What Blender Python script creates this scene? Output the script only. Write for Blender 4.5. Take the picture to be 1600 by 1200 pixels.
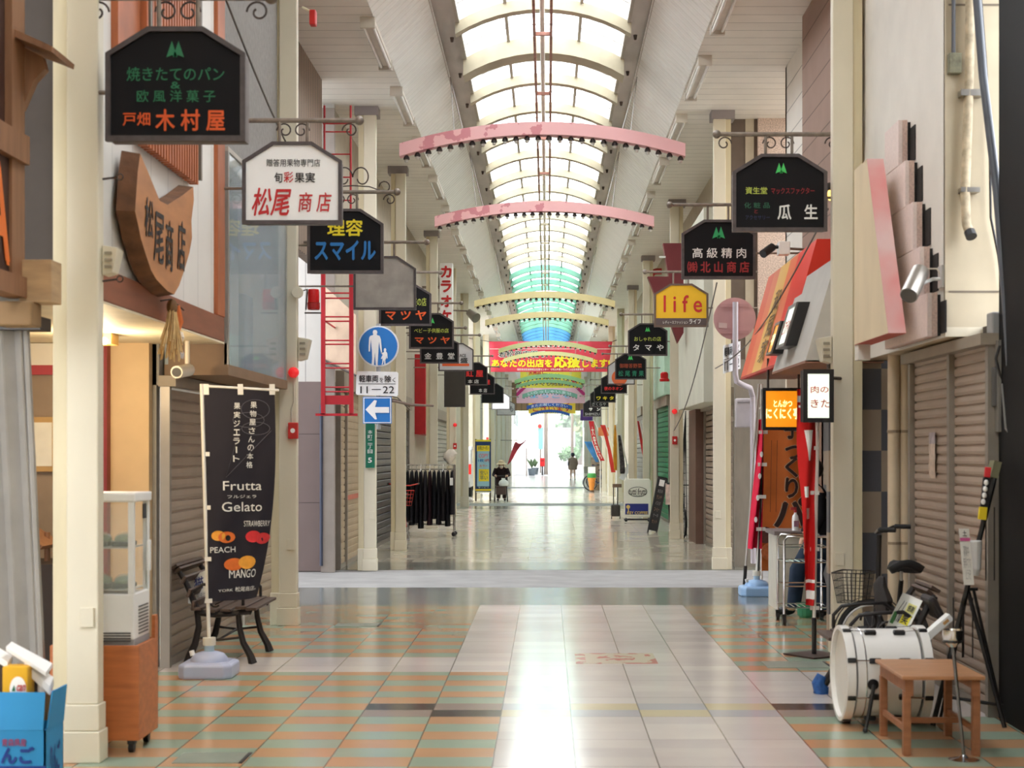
import bpy, bmesh, math, random
from mathutils import Vector, Matrix
for _o in list(bpy.data.objects): bpy.data.objects.remove(_o)
SC = bpy.context.scene; COL = SC.collection
F, CX, CY, H = 2400.0, 855.0, 707.0, 1.6      # focal length, vanishing point (1600x1200 frame), eye height
PI = math.pi; rnd = random.Random(7)
# ---- camera -------------------------------------------------------------
cam = bpy.data.cameras.new('camera'); co = bpy.data.objects.new('camera', cam); COL.objects.link(co)
co.location = (0, 0, H); co.rotation_euler = (PI/2, 0, 0)
cam.sensor_width = 36; cam.lens = 36*F/1600; cam.shift_x = (800-CX)/1600; cam.shift_y = (CY-600)/1600
cam.clip_start = .1; cam.clip_end = 800
cam.dof.use_dof = True; cam.dof.focus_distance = 28; cam.dof.aperture_fstop = 4.5
SC.camera = co
# ---- sky and exposure ---------------------------------------------------
wd = bpy.data.worlds.new('overcast_sky'); SC.world = wd; wd.use_nodes = True
bg = wd.node_tree.nodes['Background']; bg.inputs[0].default_value = (.90, .94, 1, 1); bg.inputs[1].default_value = 1.0
SC.view_settings.view_transform = 'Standard'; SC.view_settings.look = 'None'
SC.view_settings.gamma = 1; SC.view_settings.use_curve_mapping = False
SC.view_settings.exposure = 2.92
SC.cycles.max_bounces = 10; SC.cycles.diffuse_bounces = 6; SC.cycles.transparent_max_bounces = 12
SC.cycles.sample_clamp_indirect = 6; SC.cycles.caustics_reflective = False; SC.cycles.caustics_refractive = False
SC.cycles.use_denoising = True
# ---- pixel helpers (a photo pixel seen at a real distance -> a point in the street) --
def W(px, py, Y): return Vector(((px-CX)*Y/F, Y, H-(py-CY)*Y/F))
def WX(px, py, X):
    Y = X*F/(px-CX); return Vector((X, Y, H-(py-CY)*Y/F))
def WG(px, py):
    Y = H*F/(py-CY); return Vector(((px-CX)*Y/F, Y, 0))
def zz(py, Y): return H-(py-CY)*Y/F
def xx(px, Y): return (px-CX)*Y/F
# ---- materials ----------------------------------------------------------
def lin(c): return tuple(((v/255)/12.92 if v/255 <= .04045 else ((v/255+.055)/1.055)**2.4) for v in c)
MATS = {}
def mk(name, c, rough=.55, metal=0, var=.1, scale=6, bump=0, emit=0, alpha=1, spec=.5, stretch=(1,1,1), ior=None):
    if name in MATS: return MATS[name]
    m = bpy.data.materials.new(name); m.use_nodes = True; nt = m.node_tree; b = nt.nodes['Principled BSDF']
    L = lin(c)
    b.inputs['Roughness'].default_value = rough; b.inputs['Metallic'].default_value = metal
    b.inputs['Specular IOR Level'].default_value = spec
    b.inputs['Base Color'].default_value = (*L, 1)
    if var or bump:
        tc = nt.nodes.new('ShaderNodeTexCoord'); mp = nt.nodes.new('ShaderNodeMapping'); mp.inputs['Scale'].default_value = stretch
        nz = nt.nodes.new('ShaderNodeTexNoise'); nz.inputs['Scale'].default_value = scale; nz.inputs['Detail'].default_value = 5
        nt.links.new(tc.outputs['Object'], mp.inputs[0]); nt.links.new(mp.outputs[0], nz.inputs['Vector'])
        if var:
            mr = nt.nodes.new('ShaderNodeMapRange'); mr.inputs[1].default_value = .3; mr.inputs[2].default_value = .7
            mr.inputs[3].default_value = 1-var; mr.inputs[4].default_value = 1+var*.5
            mx = nt.nodes.new('ShaderNodeVectorMath'); mx.operation = 'SCALE'; mx.inputs[0].default_value = L
            nt.links.new(nz.outputs[0], mr.inputs[0]); nt.links.new(mr.outputs[0], mx.inputs['Scale']); nt.links.new(mx.outputs[0], b.inputs['Base Color'])
        if bump:
            bp = nt.nodes.new('ShaderNodeBump'); bp.inputs['Strength'].default_value = bump; bp.inputs['Distance'].default_value = .02
            nt.links.new(nz.outputs[0], bp.inputs['Height']); nt.links.new(bp.outputs[0], b.inputs['Normal'])
    if emit:
        b.inputs['Emission Color'].default_value = (*L, 1); b.inputs['Emission Strength'].default_value = emit
    if alpha < 1: b.inputs['Alpha'].default_value = alpha
    MATS[name] = m; return m
class NT:                                        # tiny node-graph writer
    def __init__(s, m): m.use_nodes = True; s.m = m; s.nt = m.node_tree; s.b = s.nt.nodes['Principled BSDF']
    def n(s, t): return s.nt.nodes.new('ShaderNode'+t)
    def put(s, v, sock):
        if hasattr(v, 'is_output'): s.nt.links.new(v, sock)
        else: sock.default_value = v
    def math(s, op, a, b=0.0, c=0.0):
        n = s.n('Math'); n.operation = op
        for i, v in enumerate((a, b, c)): s.put(v, n.inputs[i])
        return n.outputs[0]
    def mix(s, f, a, b):
        n = s.n('Mix'); n.data_type = 'RGBA'
        s.put(f, n.inputs[0]); s.put((*a, 1) if isinstance(a, tuple) and len(a) == 3 else a, n.inputs[6]); s.put((*b, 1) if isinstance(b, tuple) and len(b) == 3 else b, n.inputs[7])
        return n.outputs[2]
    def rng(s, x, lo, hi): return s.math('MULTIPLY', s.math('GREATER_THAN', x, lo), s.math('LESS_THAN', x, hi))
    def xyz(s, out='Object'):
        t = s.n('TexCoord'); q = s.n('SeparateXYZ'); s.nt.links.new(t.outputs[out], q.inputs[0]); return q.outputs[0], q.outputs[1], q.outputs[2], t.outputs[out]
    def noise(s, vec, scale, detail=4):
        n = s.n('TexNoise'); n.inputs['Scale'].default_value = scale; n.inputs['Detail'].default_value = detail; s.nt.links.new(vec, n.inputs['Vector']); return n.outputs[0]
    def white(s, a, b):
        c = s.n('CombineXYZ'); s.put(a, c.inputs[0]); s.put(b, c.inputs[1]); w = s.n('TexWhiteNoise'); w.noise_dimensions = '2D'; s.nt.links.new(c.outputs[0], w.inputs['Vector']); return w.outputs[0]
    def bump(s, h, strength=.5, dist=.01):
        n = s.n('Bump'); n.inputs['Strength'].default_value = strength; n.inputs['Distance'].default_value = dist; s.put(h, n.inputs['Height']); s.nt.links.new(n.outputs[0], s.b.inputs['Normal'])
    def scale(s, col, f):
        n = s.n('VectorMath'); n.operation = 'SCALE'; s.put(col, n.inputs[0]); s.put(f, n.inputs['Scale']); return n.outputs[0]
def grooves(name, c, axis, pitch, gap=.012, dark=.45, rough=.5, var=.1, soft=0, bumpd=.01, axis2=None, pitch2=1):   # boards / slats / panels with real-width joints
    if name in MATS: return MATS[name]
    m = bpy.data.materials.new(name); g = NT(m); x = g.xyz(); v = x[axis]
    fr = g.math('FRACT', g.math('DIVIDE', v, pitch)); j = g.math('LESS_THAN', fr, gap/pitch)
    if axis2 is not None:
        j = g.math('MAXIMUM', j, g.math('LESS_THAN', g.math('FRACT', g.math('DIVIDE', x[axis2], pitch2)), gap/pitch2))
    idx = g.math('FLOOR', g.math('DIVIDE', v, pitch)); w = g.white(idx, 3.0)
    k = g.math('ADD', g.math('MULTIPLY', w, var*.6), 1-var*.3)
    k = g.math('MULTIPLY', k, g.math('ADD', g.math('MULTIPLY', g.noise(x[3], 3), var*2), 1-var))
    k = g.math('MULTIPLY', k, g.math('SUBTRACT', 1.0, g.math('MULTIPLY', j, 1-dark)))
    col = g.scale(lin(c), k); g.nt.links.new(col, g.b.inputs['Base Color']); g.b.inputs['Roughness'].default_value = rough
    if soft: h = g.math('SINE', g.math('MULTIPLY', fr, 2*PI))
    else: h = g.math('SUBTRACT', 1.0, j)
    g.bump(h, .8, bumpd)
    MATS[name] = m; return m
# ---- mesh builder -------------------------------------------------------
class MB:
    def __init__(s): s.v = []; s.f = []
    def add(s, vs, fs):
        k = len(s.v); s.v += [Vector(q) for q in vs]; s.f += [tuple(i+k for i in f) for f in fs]; return s
    def box(s, x0, x1, y0, y1, z0, z1):
        return s.add([(x0,y0,z0),(x1,y0,z0),(x1,y1,z0),(x0,y1,z0),(x0,y0,z1),(x1,y0,z1),(x1,y1,z1),(x0,y1,z1)],
                     [(0,3,2,1),(4,5,6,7),(0,1,5,4),(1,2,6,5),(2,3,7,6),(3,0,4,7)])
    def obox(s, c, sz, M=None, rz=0, rx=0, ry=0):
        R = M or (Matrix.Rotation(rz,3,'Z') @ Matrix.Rotation(ry,3,'Y') @ Matrix.Rotation(rx,3,'X')); t = MB().box(-sz[0]/2,sz[0]/2,-sz[1]/2,sz[1]/2,-sz[2]/2,sz[2]/2)
        return s.add([Vector(c)+R@q for q in t.v], t.f)
    def quad(s, a, b, c, d): return s.add([a,b,c,d], [(0,1,2,3)])
    def tube(s, pts, r, n=8, closed=False, cap=True):
        pts = [Vector(p) for p in pts]; N = len(pts); rr = r if isinstance(r, (list, tuple)) else [r]*N
        up = None; rings = []
        for i, p in enumerate(pts):
            a = pts[i-1] if (i > 0 or closed) else p; b = pts[(i+1) % N] if (i < N-1 or closed) else p
            t = (b-a).normalized() if (b-a).length > 1e-9 else Vector((0,0,1))
            if up is None: up = t.cross(Vector((0,0,1)) if abs(t.z) < .9 else Vector((1,0,0))).normalized()
            u = (up - t*up.dot(t)); u = u.normalized() if u.length > 1e-6 else t.orthogonal().normalized(); up = u; w = t.cross(u)
            rings.append([p + (u*math.cos(2*PI*k/n) + w*math.sin(2*PI*k/n))*rr[i] for k in range(n)])
        k0 = len(s.v); 
        for q in rings: s.v += q
        for i in range(N if closed else N-1):
            j = (i+1) % N
            for k in range(n): s.f.append((k0+i*n+k, k0+i*n+(k+1) % n, k0+j*n+(k+1) % n, k0+j*n+k))
        if cap and not closed: s.f.append(tuple(k0+k for k in range(n))[::-1]); s.f.append(tuple(k0+(N-1)*n+k for k in range(n)))
        return s
    def cyl(s, a, b, r, r2=None, n=16): return s.tube([a, b], [r, r if r2 is None else r2], n)
    def prism(s, poly, fn, d0, d1):                # poly 2-D, fn(u,v,d) -> point
        n = len(poly); vs = [fn(u, v, d0) for u, v in poly] + [fn(u, v, d1) for u, v in poly]
        return s.add(vs, [tuple(range(n)), tuple(range(2*n-1, n-1, -1))] + [(i, i+n, (i+1) % n+n, (i+1) % n) for i in range(n)])
    def ring(s, po, pi_, fn, d0, d1):              # frame between two outlines with the same point count
        n = len(po); vs = [fn(*q, d0) for q in po]+[fn(*q, d0) for q in pi_]+[fn(*q, d1) for q in po]+[fn(*q, d1) for q in pi_]; fs = []
        for i in range(n):
            j = (i+1) % n; fs += [(i, j, n+j, n+i), (2*n+i, 3*n+i, 3*n+j, 2*n+j), (i, 2*n+i, 2*n+j, j), (n+i, n+j, 3*n+j, 3*n+i)]
        return s.add(vs, fs)
    def lathe(s, c, prof, n=20, ax='Z'):           # prof: (radius, height)
        c = Vector(c); k0 = len(s.v)
        for r, h in prof:
            for k in range(n):
                a = 2*PI*k/n; q = (r*math.cos(a), r*math.sin(a), h)
                s.v.append(c + Vector(q if ax == 'Z' else (h, q[0], q[1]) if ax == 'X' else (q[0], h, q[1])))
        for i in range(len(prof)-1):
            for k in range(n): s.f.append((k0+i*n+k, k0+i*n+(k+1) % n, k0+(i+1)*n+(k+1) % n, k0+(i+1)*n+k))
        s.f.append(tuple(k0+k for k in range(n))[::-1]); s.f.append(tuple(k0+(len(prof)-1)*n+k for k in range(n))); return s
    def ball(s, c, r, sc=(1,1,1), n=12, m=8):
        pr = [(max(1e-4, math.sin(PI*i/m))*1.0, -math.cos(PI*i/m)) for i in range(m+1)]
        t = MB().lathe((0,0,0), pr, n); return s.add([Vector(c)+Vector((q.x*r*sc[0], q.y*r*sc[1], q.z*r*sc[2])) for q in t.v], t.f)
    def loft(s, secs, n=14):                       # secs: (centre, rx, ry[, forward-lean]) elliptical sections stacked along z
        k0 = len(s.v)
        for c, rx, ry in secs:
            for k in range(n): s.v.append(Vector(c)+Vector((rx*math.cos(2*PI*k/n), ry*math.sin(2*PI*k/n), 0)))
        for i in range(len(secs)-1):
            for k in range(n): s.f.append((k0+i*n+k, k0+i*n+(k+1) % n, k0+(i+1)*n+(k+1) % n, k0+(i+1)*n+k))
        s.f.append(tuple(k0+k for k in range(n))[::-1]); s.f.append(tuple(k0+(len(secs)-1)*n+k for k in range(n))); return s
    def grid(s, fn, nu, nv):
        k0 = len(s.v)
        for j in range(nv+1):
            for i in range(nu+1): s.v.append(Vector(fn(i/nu, j/nv)))
        for j in range(nv):
            for i in range(nu):
                a = k0+j*(nu+1)+i; s.f.append((a, a+1, a+nu+2, a+nu+1))
        return s
    def build(s, name, mat, parent=None, smooth=False, bevel=0, solid=0, recalc=True):
        off = WL(parent) if parent else Vector((0,0,0))
        me = bpy.data.meshes.new(name); me.from_pydata([q-off for q in s.v], [], s.f); me.update()
        if recalc:
            b = bmesh.new(); b.from_mesh(me); bmesh.ops.recalc_face_normals(b, faces=b.faces); b.to_mesh(me); b.free()
        o = bpy.data.objects.new(name, me); COL.objects.link(o); me.materials.append(mat)
        if parent: o.parent = parent
        if smooth:
            for p in me.polygons: p.use_smooth = True
            if smooth != 'all':
                try: me.set_sharp_from_angle(angle=math.radians(40))
                except Exception: pass
        if solid: md = o.modifiers.new('thickness', 'SOLIDIFY'); md.thickness = solid; md.offset = 0
        if bevel: md = o.modifiers.new('edge', 'BEVEL'); md.width = bevel; md.segments = 2; md.limit_method = 'ANGLE'
        return o
def WL(o):
    v = Vector((0,0,0))
    while o: v = v + o.location; o = o.parent
    return v
def tag(o, label, cat, group=None):
    o['label'] = label; o['category'] = cat
    if group: o['group'] = group
    return o
def thing(name, label, cat, loc=(0,0,0), group=None):
    o = bpy.data.objects.new(name, None); o.empty_display_size = .1; COL.objects.link(o); o.location = loc; return tag(o, label, cat, group)
def struct(o): o['kind'] = 'structure'; return o
def B(name, mat, parent, *a, **k): return MB().box(*a).build(name, mat, parent, **k)
def copy_tree(o, parent=None):
    c = o.copy(); COL.objects.link(c)
    if parent: c.parent = parent
    for ch in list(o.children): copy_tree(ch, c)
    return c
ORD = ['first','second','third','fourth','fifth','sixth','seventh','eighth','ninth','tenth','eleventh','twelfth','thirteenth','fourteenth','fifteenth','sixteenth','seventeenth','eighteenth','nineteenth','twentieth']
# ---- lettering ----------------------------------------------------------
_TX = {}
def glyphs(txt, bold=0.0, shear=0.0, space=1.0, line=1.0):
    key = (txt, bold, shear, space, line)
    if key in _TX: return _TX[key]
    if space > 1.1: txt = '\n'.join((' '*max(1, round((space-1)/.27))).join(q) for q in txt.split('\n'))
    cu = bpy.data.curves.new('txt', 'FONT'); cu.body = txt; cu.size = 1; cu.align_x = 'CENTER'; cu.shear = shear; cu.space_line = line; cu.resolution_u = 3
    o = bpy.data.objects.new('txt', cu); COL.objects.link(o); dg = bpy.context.evaluated_depsgraph_get(); dg.update()
    me = bpy.data.meshes.new_from_object(o.evaluated_get(dg)); vs = [(q.co.x, q.co.y) for q in me.vertices]; fs = [tuple(p.vertices) for p in me.polygons]
    bpy.data.objects.remove(o); bpy.data.curves.remove(cu); bpy.data.meshes.remove(me)
    if vs and bold:                              # heavier strokes: the outline repeated with small shifts
        n = len(vs); sh = [(bold, 0), (-bold, 0), (0, bold), (0, -bold)] if bold > .008 else [(bold, bold), (-bold, -bold)]
        vs, fs = [(x+a, y+b) for a, b in sh for x, y in vs], [tuple(i+n*k for i in f) for k in range(len(sh)) for f in fs]
    if vs:
        x0 = min(q[0] for q in vs); x1 = max(q[0] for q in vs); y0 = min(q[1] for q in vs); y1 = max(q[1] for q in vs)
        vs = [((x-x0)/max(1e-6, x1-x0)-.5, (y-y0)/max(1e-6, y1-y0)-.5) for x, y in vs]
    _TX[key] = (vs, fs); return _TX[key]
def letters(parent, txt, fn, u0, u1, v0, v1, mat, bold=.012, name='lettering', **k):   # fn(u,v) -> point; text fills u0..u1, v0..v1
    vs, fs = glyphs(txt, bold, **k)
    if not vs: return None
    P = [Vector(fn((u0+u1)/2+x*(u1-u0), (v0+v1)/2+y*(v1-v0))) for x, y in vs]; nc = 4 if bold > .008 else 2 if bold else 1; e = .02
    uc, vc = (u0+u1)/2, (v0+v1)/2; c = Vector(fn(uc, vc)); nrm = (Vector(fn(uc+e*(u1-u0), vc))-c).cross(Vector(fn(uc, vc+e*(v1-v0)))-c).normalized()
    if nrm.dot(Vector((0, 0, H))-c) < 0: nrm = -nrm
    m = len(P)//nc
    return MB().add([p+nrm*(.0007*(i//m)) for i, p in enumerate(P)], fs).build(name, mat, parent, recalc=False)
def facing(Y): return lambda px, py: W(px, py, Y)          # upright plane that faces the camera end of the arcade
def ltr(parent, txt, px0, px1, py0, py1, Y, mat, bold=.012, name='lettering', **k):
    return letters(parent, txt, facing(Y), px0, px1, py1, py0, mat, bold, name, **k)
# ==== the setting: floor, road, roof, walls ==============================
ZC = 6.28                                         # soffit height
def floor_near_mat():
    m = bpy.data.materials.new('patterned_tiles'); g = NT(m); x, y, z, vec = g.xyz()
    cx = g.math('FLOOR', g.math('DIVIDE', g.math('ADD', x, .285), .4265)); fx = g.math('FRACT', g.math('DIVIDE', g.math('ADD', x, .285), .4265))
    yy = g.math('DIVIDE', g.math('SUBTRACT', y, 9.30), .2465); sy = g.math('FLOOR', yy)
    fy3 = g.math('FRACT', g.math('DIVIDE', yy, 3.0)); par = g.math('FLOORED_MODULO', g.math('ADD', cx, sy), 2.0)
    orange = g.math('SUBTRACT', 1.0, par)
    pat = g.mix(orange, lin((152,168,148)), lin((192,148,110)))
    n1 = g.white(cx, g.math('FLOOR', g.math('DIVIDE', yy, 3.0))); n2 = g.white(cx, sy)
    pink = g.mix(n1, lin((206,197,190)), lin((218,209,201))); pink = g.mix(g.math('MULTIPLY', n2, .35), pink, lin((178,172,172)))
    left = g.math('LESS_THAN', x, -.285); lfar = g.math('LESS_THAN', x, -.7115); right = g.math('GREATER_THAN', x, 1.421)
    near = g.math('LESS_THAN', y, 11.2)
    zl = g.math('MAXIMUM', g.math('MULTIPLY', left, near), g.math('MULTIPLY', lfar, g.math('GREATER_THAN', y, 12.0)))
    zr = g.math('MULTIPLY', right, g.math('SUBTRACT', 1.0, g.rng(y, 9.30, 11.2)))
    zone = g.math('MAXIMUM', zl, zr); zone = g.math('MULTIPLY', zone, g.math('LESS_THAN', y, 16.1))
    col = g.mix(zone, pink, pat)
    # dark accents and the yellow / blue-grey row
    par2 = g.math('FLOORED_MODULO', cx, 2.0); row0 = g.rng(y, 9.30, 9.5465); row1 = g.rng(y, 9.5465, 9.79)
    sel = g.math('ADD', g.math('MULTIPLY', row0, par2), g.math('MULTIPLY', row1, g.math('SUBTRACT', 1.0, par2)))
    rows = g.rng(y, 9.30, 9.79)
    cen = g.rng(x, -.285, 1.421); col = g.mix(g.math('MULTIPLY', cen, g.math('MULTIPLY', rows, .8)), col, g.mix(sel, lin((205,190,150)), lin((172,174,178))))
    acc = g.math('MAXIMUM', g.rng(x, -1.138, -.285), g.rng(x, 1.421, 2.2)); acc = g.math('MULTIPLY', acc, rows)
    col = g.mix(acc, col, g.mix(sel, lin((150,135,125)), lin((58,54,52))))
    dk = g.math('GREATER_THAN', y, 16.1); col = g.mix(dk, col, g.mix(g.white(cx, 5.0), lin((104,108,104)), lin((128,132,128))))
    jx = g.math('LESS_THAN', fx, .016); jy = g.math('MULTIPLY', g.math('LESS_THAN', fy3, .009), .6)
    j = g.math('MAXIMUM', jx, jy)
    nz = g.noise(vec, 1.6); k = g.math('ADD', g.math('MULTIPLY', nz, .28), .86)
    k = g.math('MULTIPLY', k, g.math('SUBTRACT', 1.0, g.math('MULTIPLY', j, .72)))
    g.nt.links.new(g.scale(col, k), g.b.inputs['Base Color'])
    ro = g.math('ADD', g.math('MULTIPLY', g.noise(vec, 2.3), .10), .10); g.nt.links.new(ro, g.b.inputs['Roughness'])
    g.bump(g.math('ADD', g.math('MULTIPLY', g.noise(vec, 5, 2), .25), g.math('SUBTRACT', 1.0, j)), .05, .003)
    return m
def floor_far_mat():
    m = bpy.data.materials.new('pale_tiles'); g = NT(m); x, y, z, vec = g.xyz()
    cx = g.math('FLOOR', g.math('DIVIDE', g.math('ADD', x, .285), .4265)); fx = g.math('FRACT', g.math('DIVIDE', g.math('ADD', x, .285), .4265))
    sy = g.math('FLOOR', g.math('DIVIDE', y, .74)); fy = g.math('FRACT', g.math('DIVIDE', y, .74)); w = g.white(cx, sy)
    side = g.mix(w, lin((190,182,162)), lin((204,196,178))); mid = g.mix(w, lin((196,186,174)), lin((206,196,184)))
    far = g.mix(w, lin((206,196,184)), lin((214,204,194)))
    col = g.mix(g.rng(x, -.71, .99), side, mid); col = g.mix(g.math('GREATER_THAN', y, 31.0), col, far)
    dk = g.math('MAXIMUM', g.math('LESS_THAN', y, 22.4), g.math('MAXIMUM', g.rng(y, 43.5, 45.6), g.rng(y, 65.5, 67.5)))
    col = g.mix(g.math('MULTIPLY', dk, .85), col, g.mix(w, lin((96,100,92)), lin((126,128,118))))
    j = g.math('MAXIMUM', g.math('LESS_THAN', fx, .016), g.math('LESS_THAN', fy, .012))
    k = g.math('MULTIPLY', g.math('ADD', g.math('MULTIPLY', g.noise(vec, 1.2), .3), .85), g.math('SUBTRACT', 1.0, g.math('MULTIPLY', j, .35)))
    g.nt.links.new(g.scale(col, k), g.b.inputs['Base Color'])
    g.put(g.math('ADD', g.math('MULTIPLY', g.noise(vec, 1.3), .10), .09), g.b.inputs['Roughness'])
    g.bump(g.noise(vec, 3, 2), .04, .003); return m
fl = struct(MB().box(-5.2, 6, -32, 18.2, -.06, 0).build('floor', floor_near_mat()))
ff = floor_far_mat()
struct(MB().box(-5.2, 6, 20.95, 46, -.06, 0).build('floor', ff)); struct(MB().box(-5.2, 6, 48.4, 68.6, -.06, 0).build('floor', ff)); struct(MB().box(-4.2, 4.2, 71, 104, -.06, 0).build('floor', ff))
road = mk('road_concrete', (140,138,136), .75, var=.18, scale=2.5, bump=.15)
struct(MB().box(-40, 40, 18.2, 20.95, -.06, -.004).build('floor', road)); struct(MB().box(-40, 40, 46, 48.4, -.06, -.004).build('floor', road)); struct(MB().box(-40, 40, 68.6, 71, -.06, -.004).build('floor', road))
struct(MB().box(-60, 60, 104, 210, -.06, -.004).build('floor', mk('street_asphalt', (150,150,150), .85, var=.12, scale=2)))
struct(MB().box(-60,-5.2, 21, 104, -.06, -.008).box(-60,-5.2,-32,18.2,-.06,-.008).box(6,60,21,104,-.06,-.008).box(6,60,-32,18.2,-.06,-.008).build('floor', mk('street_asphalt', (150,150,150), .85)))
# roof: flat soffits, corrugated coves, gutters
CEIL = grooves('soffit_boards', (238,235,226), 1, .304, .014, .5, .45, .08, bumpd=.012)
Y0, Y1 = -32.0, 103.0
XL, XR = -1.87, 1.77
cs = MB().box(-3.6, XL, Y0, Y1, ZC, ZC+.05)
struct(cs.build('ceiling', CEIL)); struct(MB().box(XR, 3.6, Y0, Y1, ZC, ZC+.05).build('ceiling', CEIL))
COVE = grooves('cove_corrugated', (238,239,234), 1, .19, .03, .90, .4, .05, soft=1, bumpd=.010)
def cove(x0, x1, z1): return MB().add([(x0,Y0,ZC),(x0,Y1,ZC),(x1,Y1,z1),(x1,Y0,z1)], [(0,1,2,3)]).build('ceiling', COVE, solid=.02)
GZL, GZR = 6.80, 6.83
struct(cove(XL, -1.346, GZL)); struct(cove(XR, 1.22, GZR))
GUT = mk('gutter_steel', (200,192,184), .5, .1, var=.25, scale=3, stretch=(1,.25,1))
gl = MB().box(-1.36, -1.085, Y0, Y1, GZL+.03, GZL+.06).box(-1.39, -1.35, Y0, Y1, GZL-.03, GZL+.06).box(-1.10, -1.085, Y0, Y1, GZL+.03, GZL+.2)
gr = MB().box(.99, 1.23, Y0, Y1, GZR+.03, GZR+.06).box(1.225, 1.262, Y0, Y1, GZR-.03, GZR+.06).box(.985, 1.0, Y0, Y1, GZR+.03, GZR+.2)
struct(gl.build('trim_1', GUT)); struct(gr.build('trim_2', GUT))
hm = mk('gutter_bolt', (104,92,84), .6)
for xg, zg, t in ((-1.2, GZL, -1), (1.11, GZR, 1)):
    b = MB(); k = 0; y = 12.0
    while y < 80: b.cyl((xg, y, zg+.03), (xg, y, zg-.03), .026, .015, 8); y += 1.84
    struct(b.build('trim_3' if t < 0 else 'trim_4', hm))
# vault: arched ribs and purlins (children of the skylight), clear panes
xc, hw = -.047, 1.06; ZS = 6.78; RISE = .30
Rv = (hw*hw+RISE*RISE)/(2*RISE)
def vault(u, dz=0):                                # u -1..1
    a = math.asin(hw/Rv)*u; return xc+Rv*math.sin(a), ZS+RISE-Rv+Rv*math.cos(a)+dz
def glass_mat(name, c, tr):
    m = bpy.data.materials.new(name); m.use_nodes = True; nt = m.node_tree; nt.nodes.clear()
    o = nt.nodes.new('ShaderNodeOutputMaterial'); t = nt.nodes.new('ShaderNodeBsdfTransparent'); d = nt.nodes.new('ShaderNodeBsdfTranslucent'); mx = nt.nodes.new('ShaderNodeMixShader')
    t.inputs[0].default_value = (*lin(c), 1); d.inputs[0].default_value = (*lin(c), 1); mx.inputs[0].default_value = tr
    nt.links.new(t.outputs[0], mx.inputs[1]); nt.links.new(d.outputs[0], mx.inputs[2]); nt.links.new(mx.outputs[0], o.inputs[0]); return m
sky_obj = None
secs = [(-32, 44, mk('rib_cream', (176,167,142), .6), glass_mat('pane_clear', (250,250,248), .45), (248,240,215)),
        (44, 66, mk('rib_green', (116,158,138), .5), glass_mat('pane_green', (222,248,238), .45), None),
        (66, 103, mk('rib_blue', (76,134,172), .5), glass_mat('pane_pale', (215,240,250), .4), None)]
for a, b, rm, gm, _ in secs:
    w = struct(MB().grid(lambda u, v: (*((lambda q: (q[0],))(vault(u*2-1, .07))), a+(b-a)*v, vault(u*2-1, .07)[1]), 14, 1).build('window_%d' % (1+secs.index((a,b,rm,gm,_))), gm, recalc=False))
    y = a+.9
    while y < b:
        big = abs((y+32-.9) % 12.88) < .5
        t = .20 if big else .085
        r = MB(); U = [i/12*2-1 for i in range(13)]
        for i in range(12):
            p, q = vault(U[i]), vault(U[i+1]); hh = (.22 if a < 40 else .28) if big else (.14 if a < 40 else .15)
            r.add([(p[0],y-t,p[1]),(q[0],y-t,q[1]),(q[0],y-t,q[1]-hh),(p[0],y-t,p[1]-hh),(p[0],y+t,p[1]),(q[0],y+t,q[1]),(q[0],y+t,q[1]-hh),(p[0],y+t,p[1]-hh)], [(0,1,2,3),(5,4,7,6),(0,4,5,1),(3,2,6,7),(0,3,7,4),(1,5,6,2)])
        r.build('rib', rm, w); y += 1.84
    pr = mk('purlin_grey', (176,170,156), .6)
    for u in (-.97, -.42, .42, .97):
        x, z = vault(u); MB().box(x-.02, x+.02, a, b, z-.02, z+.06).build('purlin', pr if a < 40 else rm, w)
    gb = mk('glazing_bar', (225,222,214), .5)
    n = int((b-a)/.61); g_ = MB()
    for k in range(n):
        if k % 3 == 0: continue
        y = a+.9+k*.6133; U = [i/8*2-1 for i in range(9)]
        g_.tube([(vault(u)[0], y, vault(u)[1]+.05) for u in U], .012, 4)
    g_.build('glazing_bars', gb, w)
# longitudinal service rails under the ridge (rust near, cream further on)
rl = thing('cable_rack', 'long ladder-like cable rack hanging below the ridge of the vault', 'cable rack', (-.06, 30, 6.5))
rust = mk('rusty_steel', (176,128,112), .7, var=.35, scale=12); cr = mk('rib_cream', (240,232,206))
for x in (-.15, .045):
    MB().box(x-.016, x+.016, 4, 29, 6.47, 6.56).build('rail', rust, rl); MB().box(x-.016, x+.016, 29, 100, 6.47, 6.56).build('rail', cr, rl)
for y in range(6, 60, 3): MB().box(-.15, .045, y, y+.04, 6.49, 6.53).build('rung', rust if y < 29 else cr, rl)
pm = mk('conduit_grey', (196,192,182), .5)
MB().cyl((-.06, 4, 6.78), (-.06, 100, 6.78), .03, n=8).build('conduit', pm, rl)
# ---- walls --------------------------------------------------------------
w_dark = mk('dark_plaster', (70,62,56), .8); w_tan = mk('tan_wall', (214,186,146), .7, var=.05); w_cream = mk('cream_panel', (222,212,190), .6)
w_grey = mk('grey_render', (150,148,144), .85, var=.12, scale=20, bump=.3); w_white = mk('white_render', (226,221,212), .7, var=.06, scale=3)
struct(MB().box(-3.0,-2.85,Y0,6.2,0,ZC).build('wall_left', w_cream)); struct(MB().box(2.75,2.9,Y0,6.5,0,ZC).build('wall_right', w_cream))
struct(MB().box(-3.4, 3.4, Y0-.1, Y0, 0, ZC).build('wall_back', w_cream))
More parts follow.
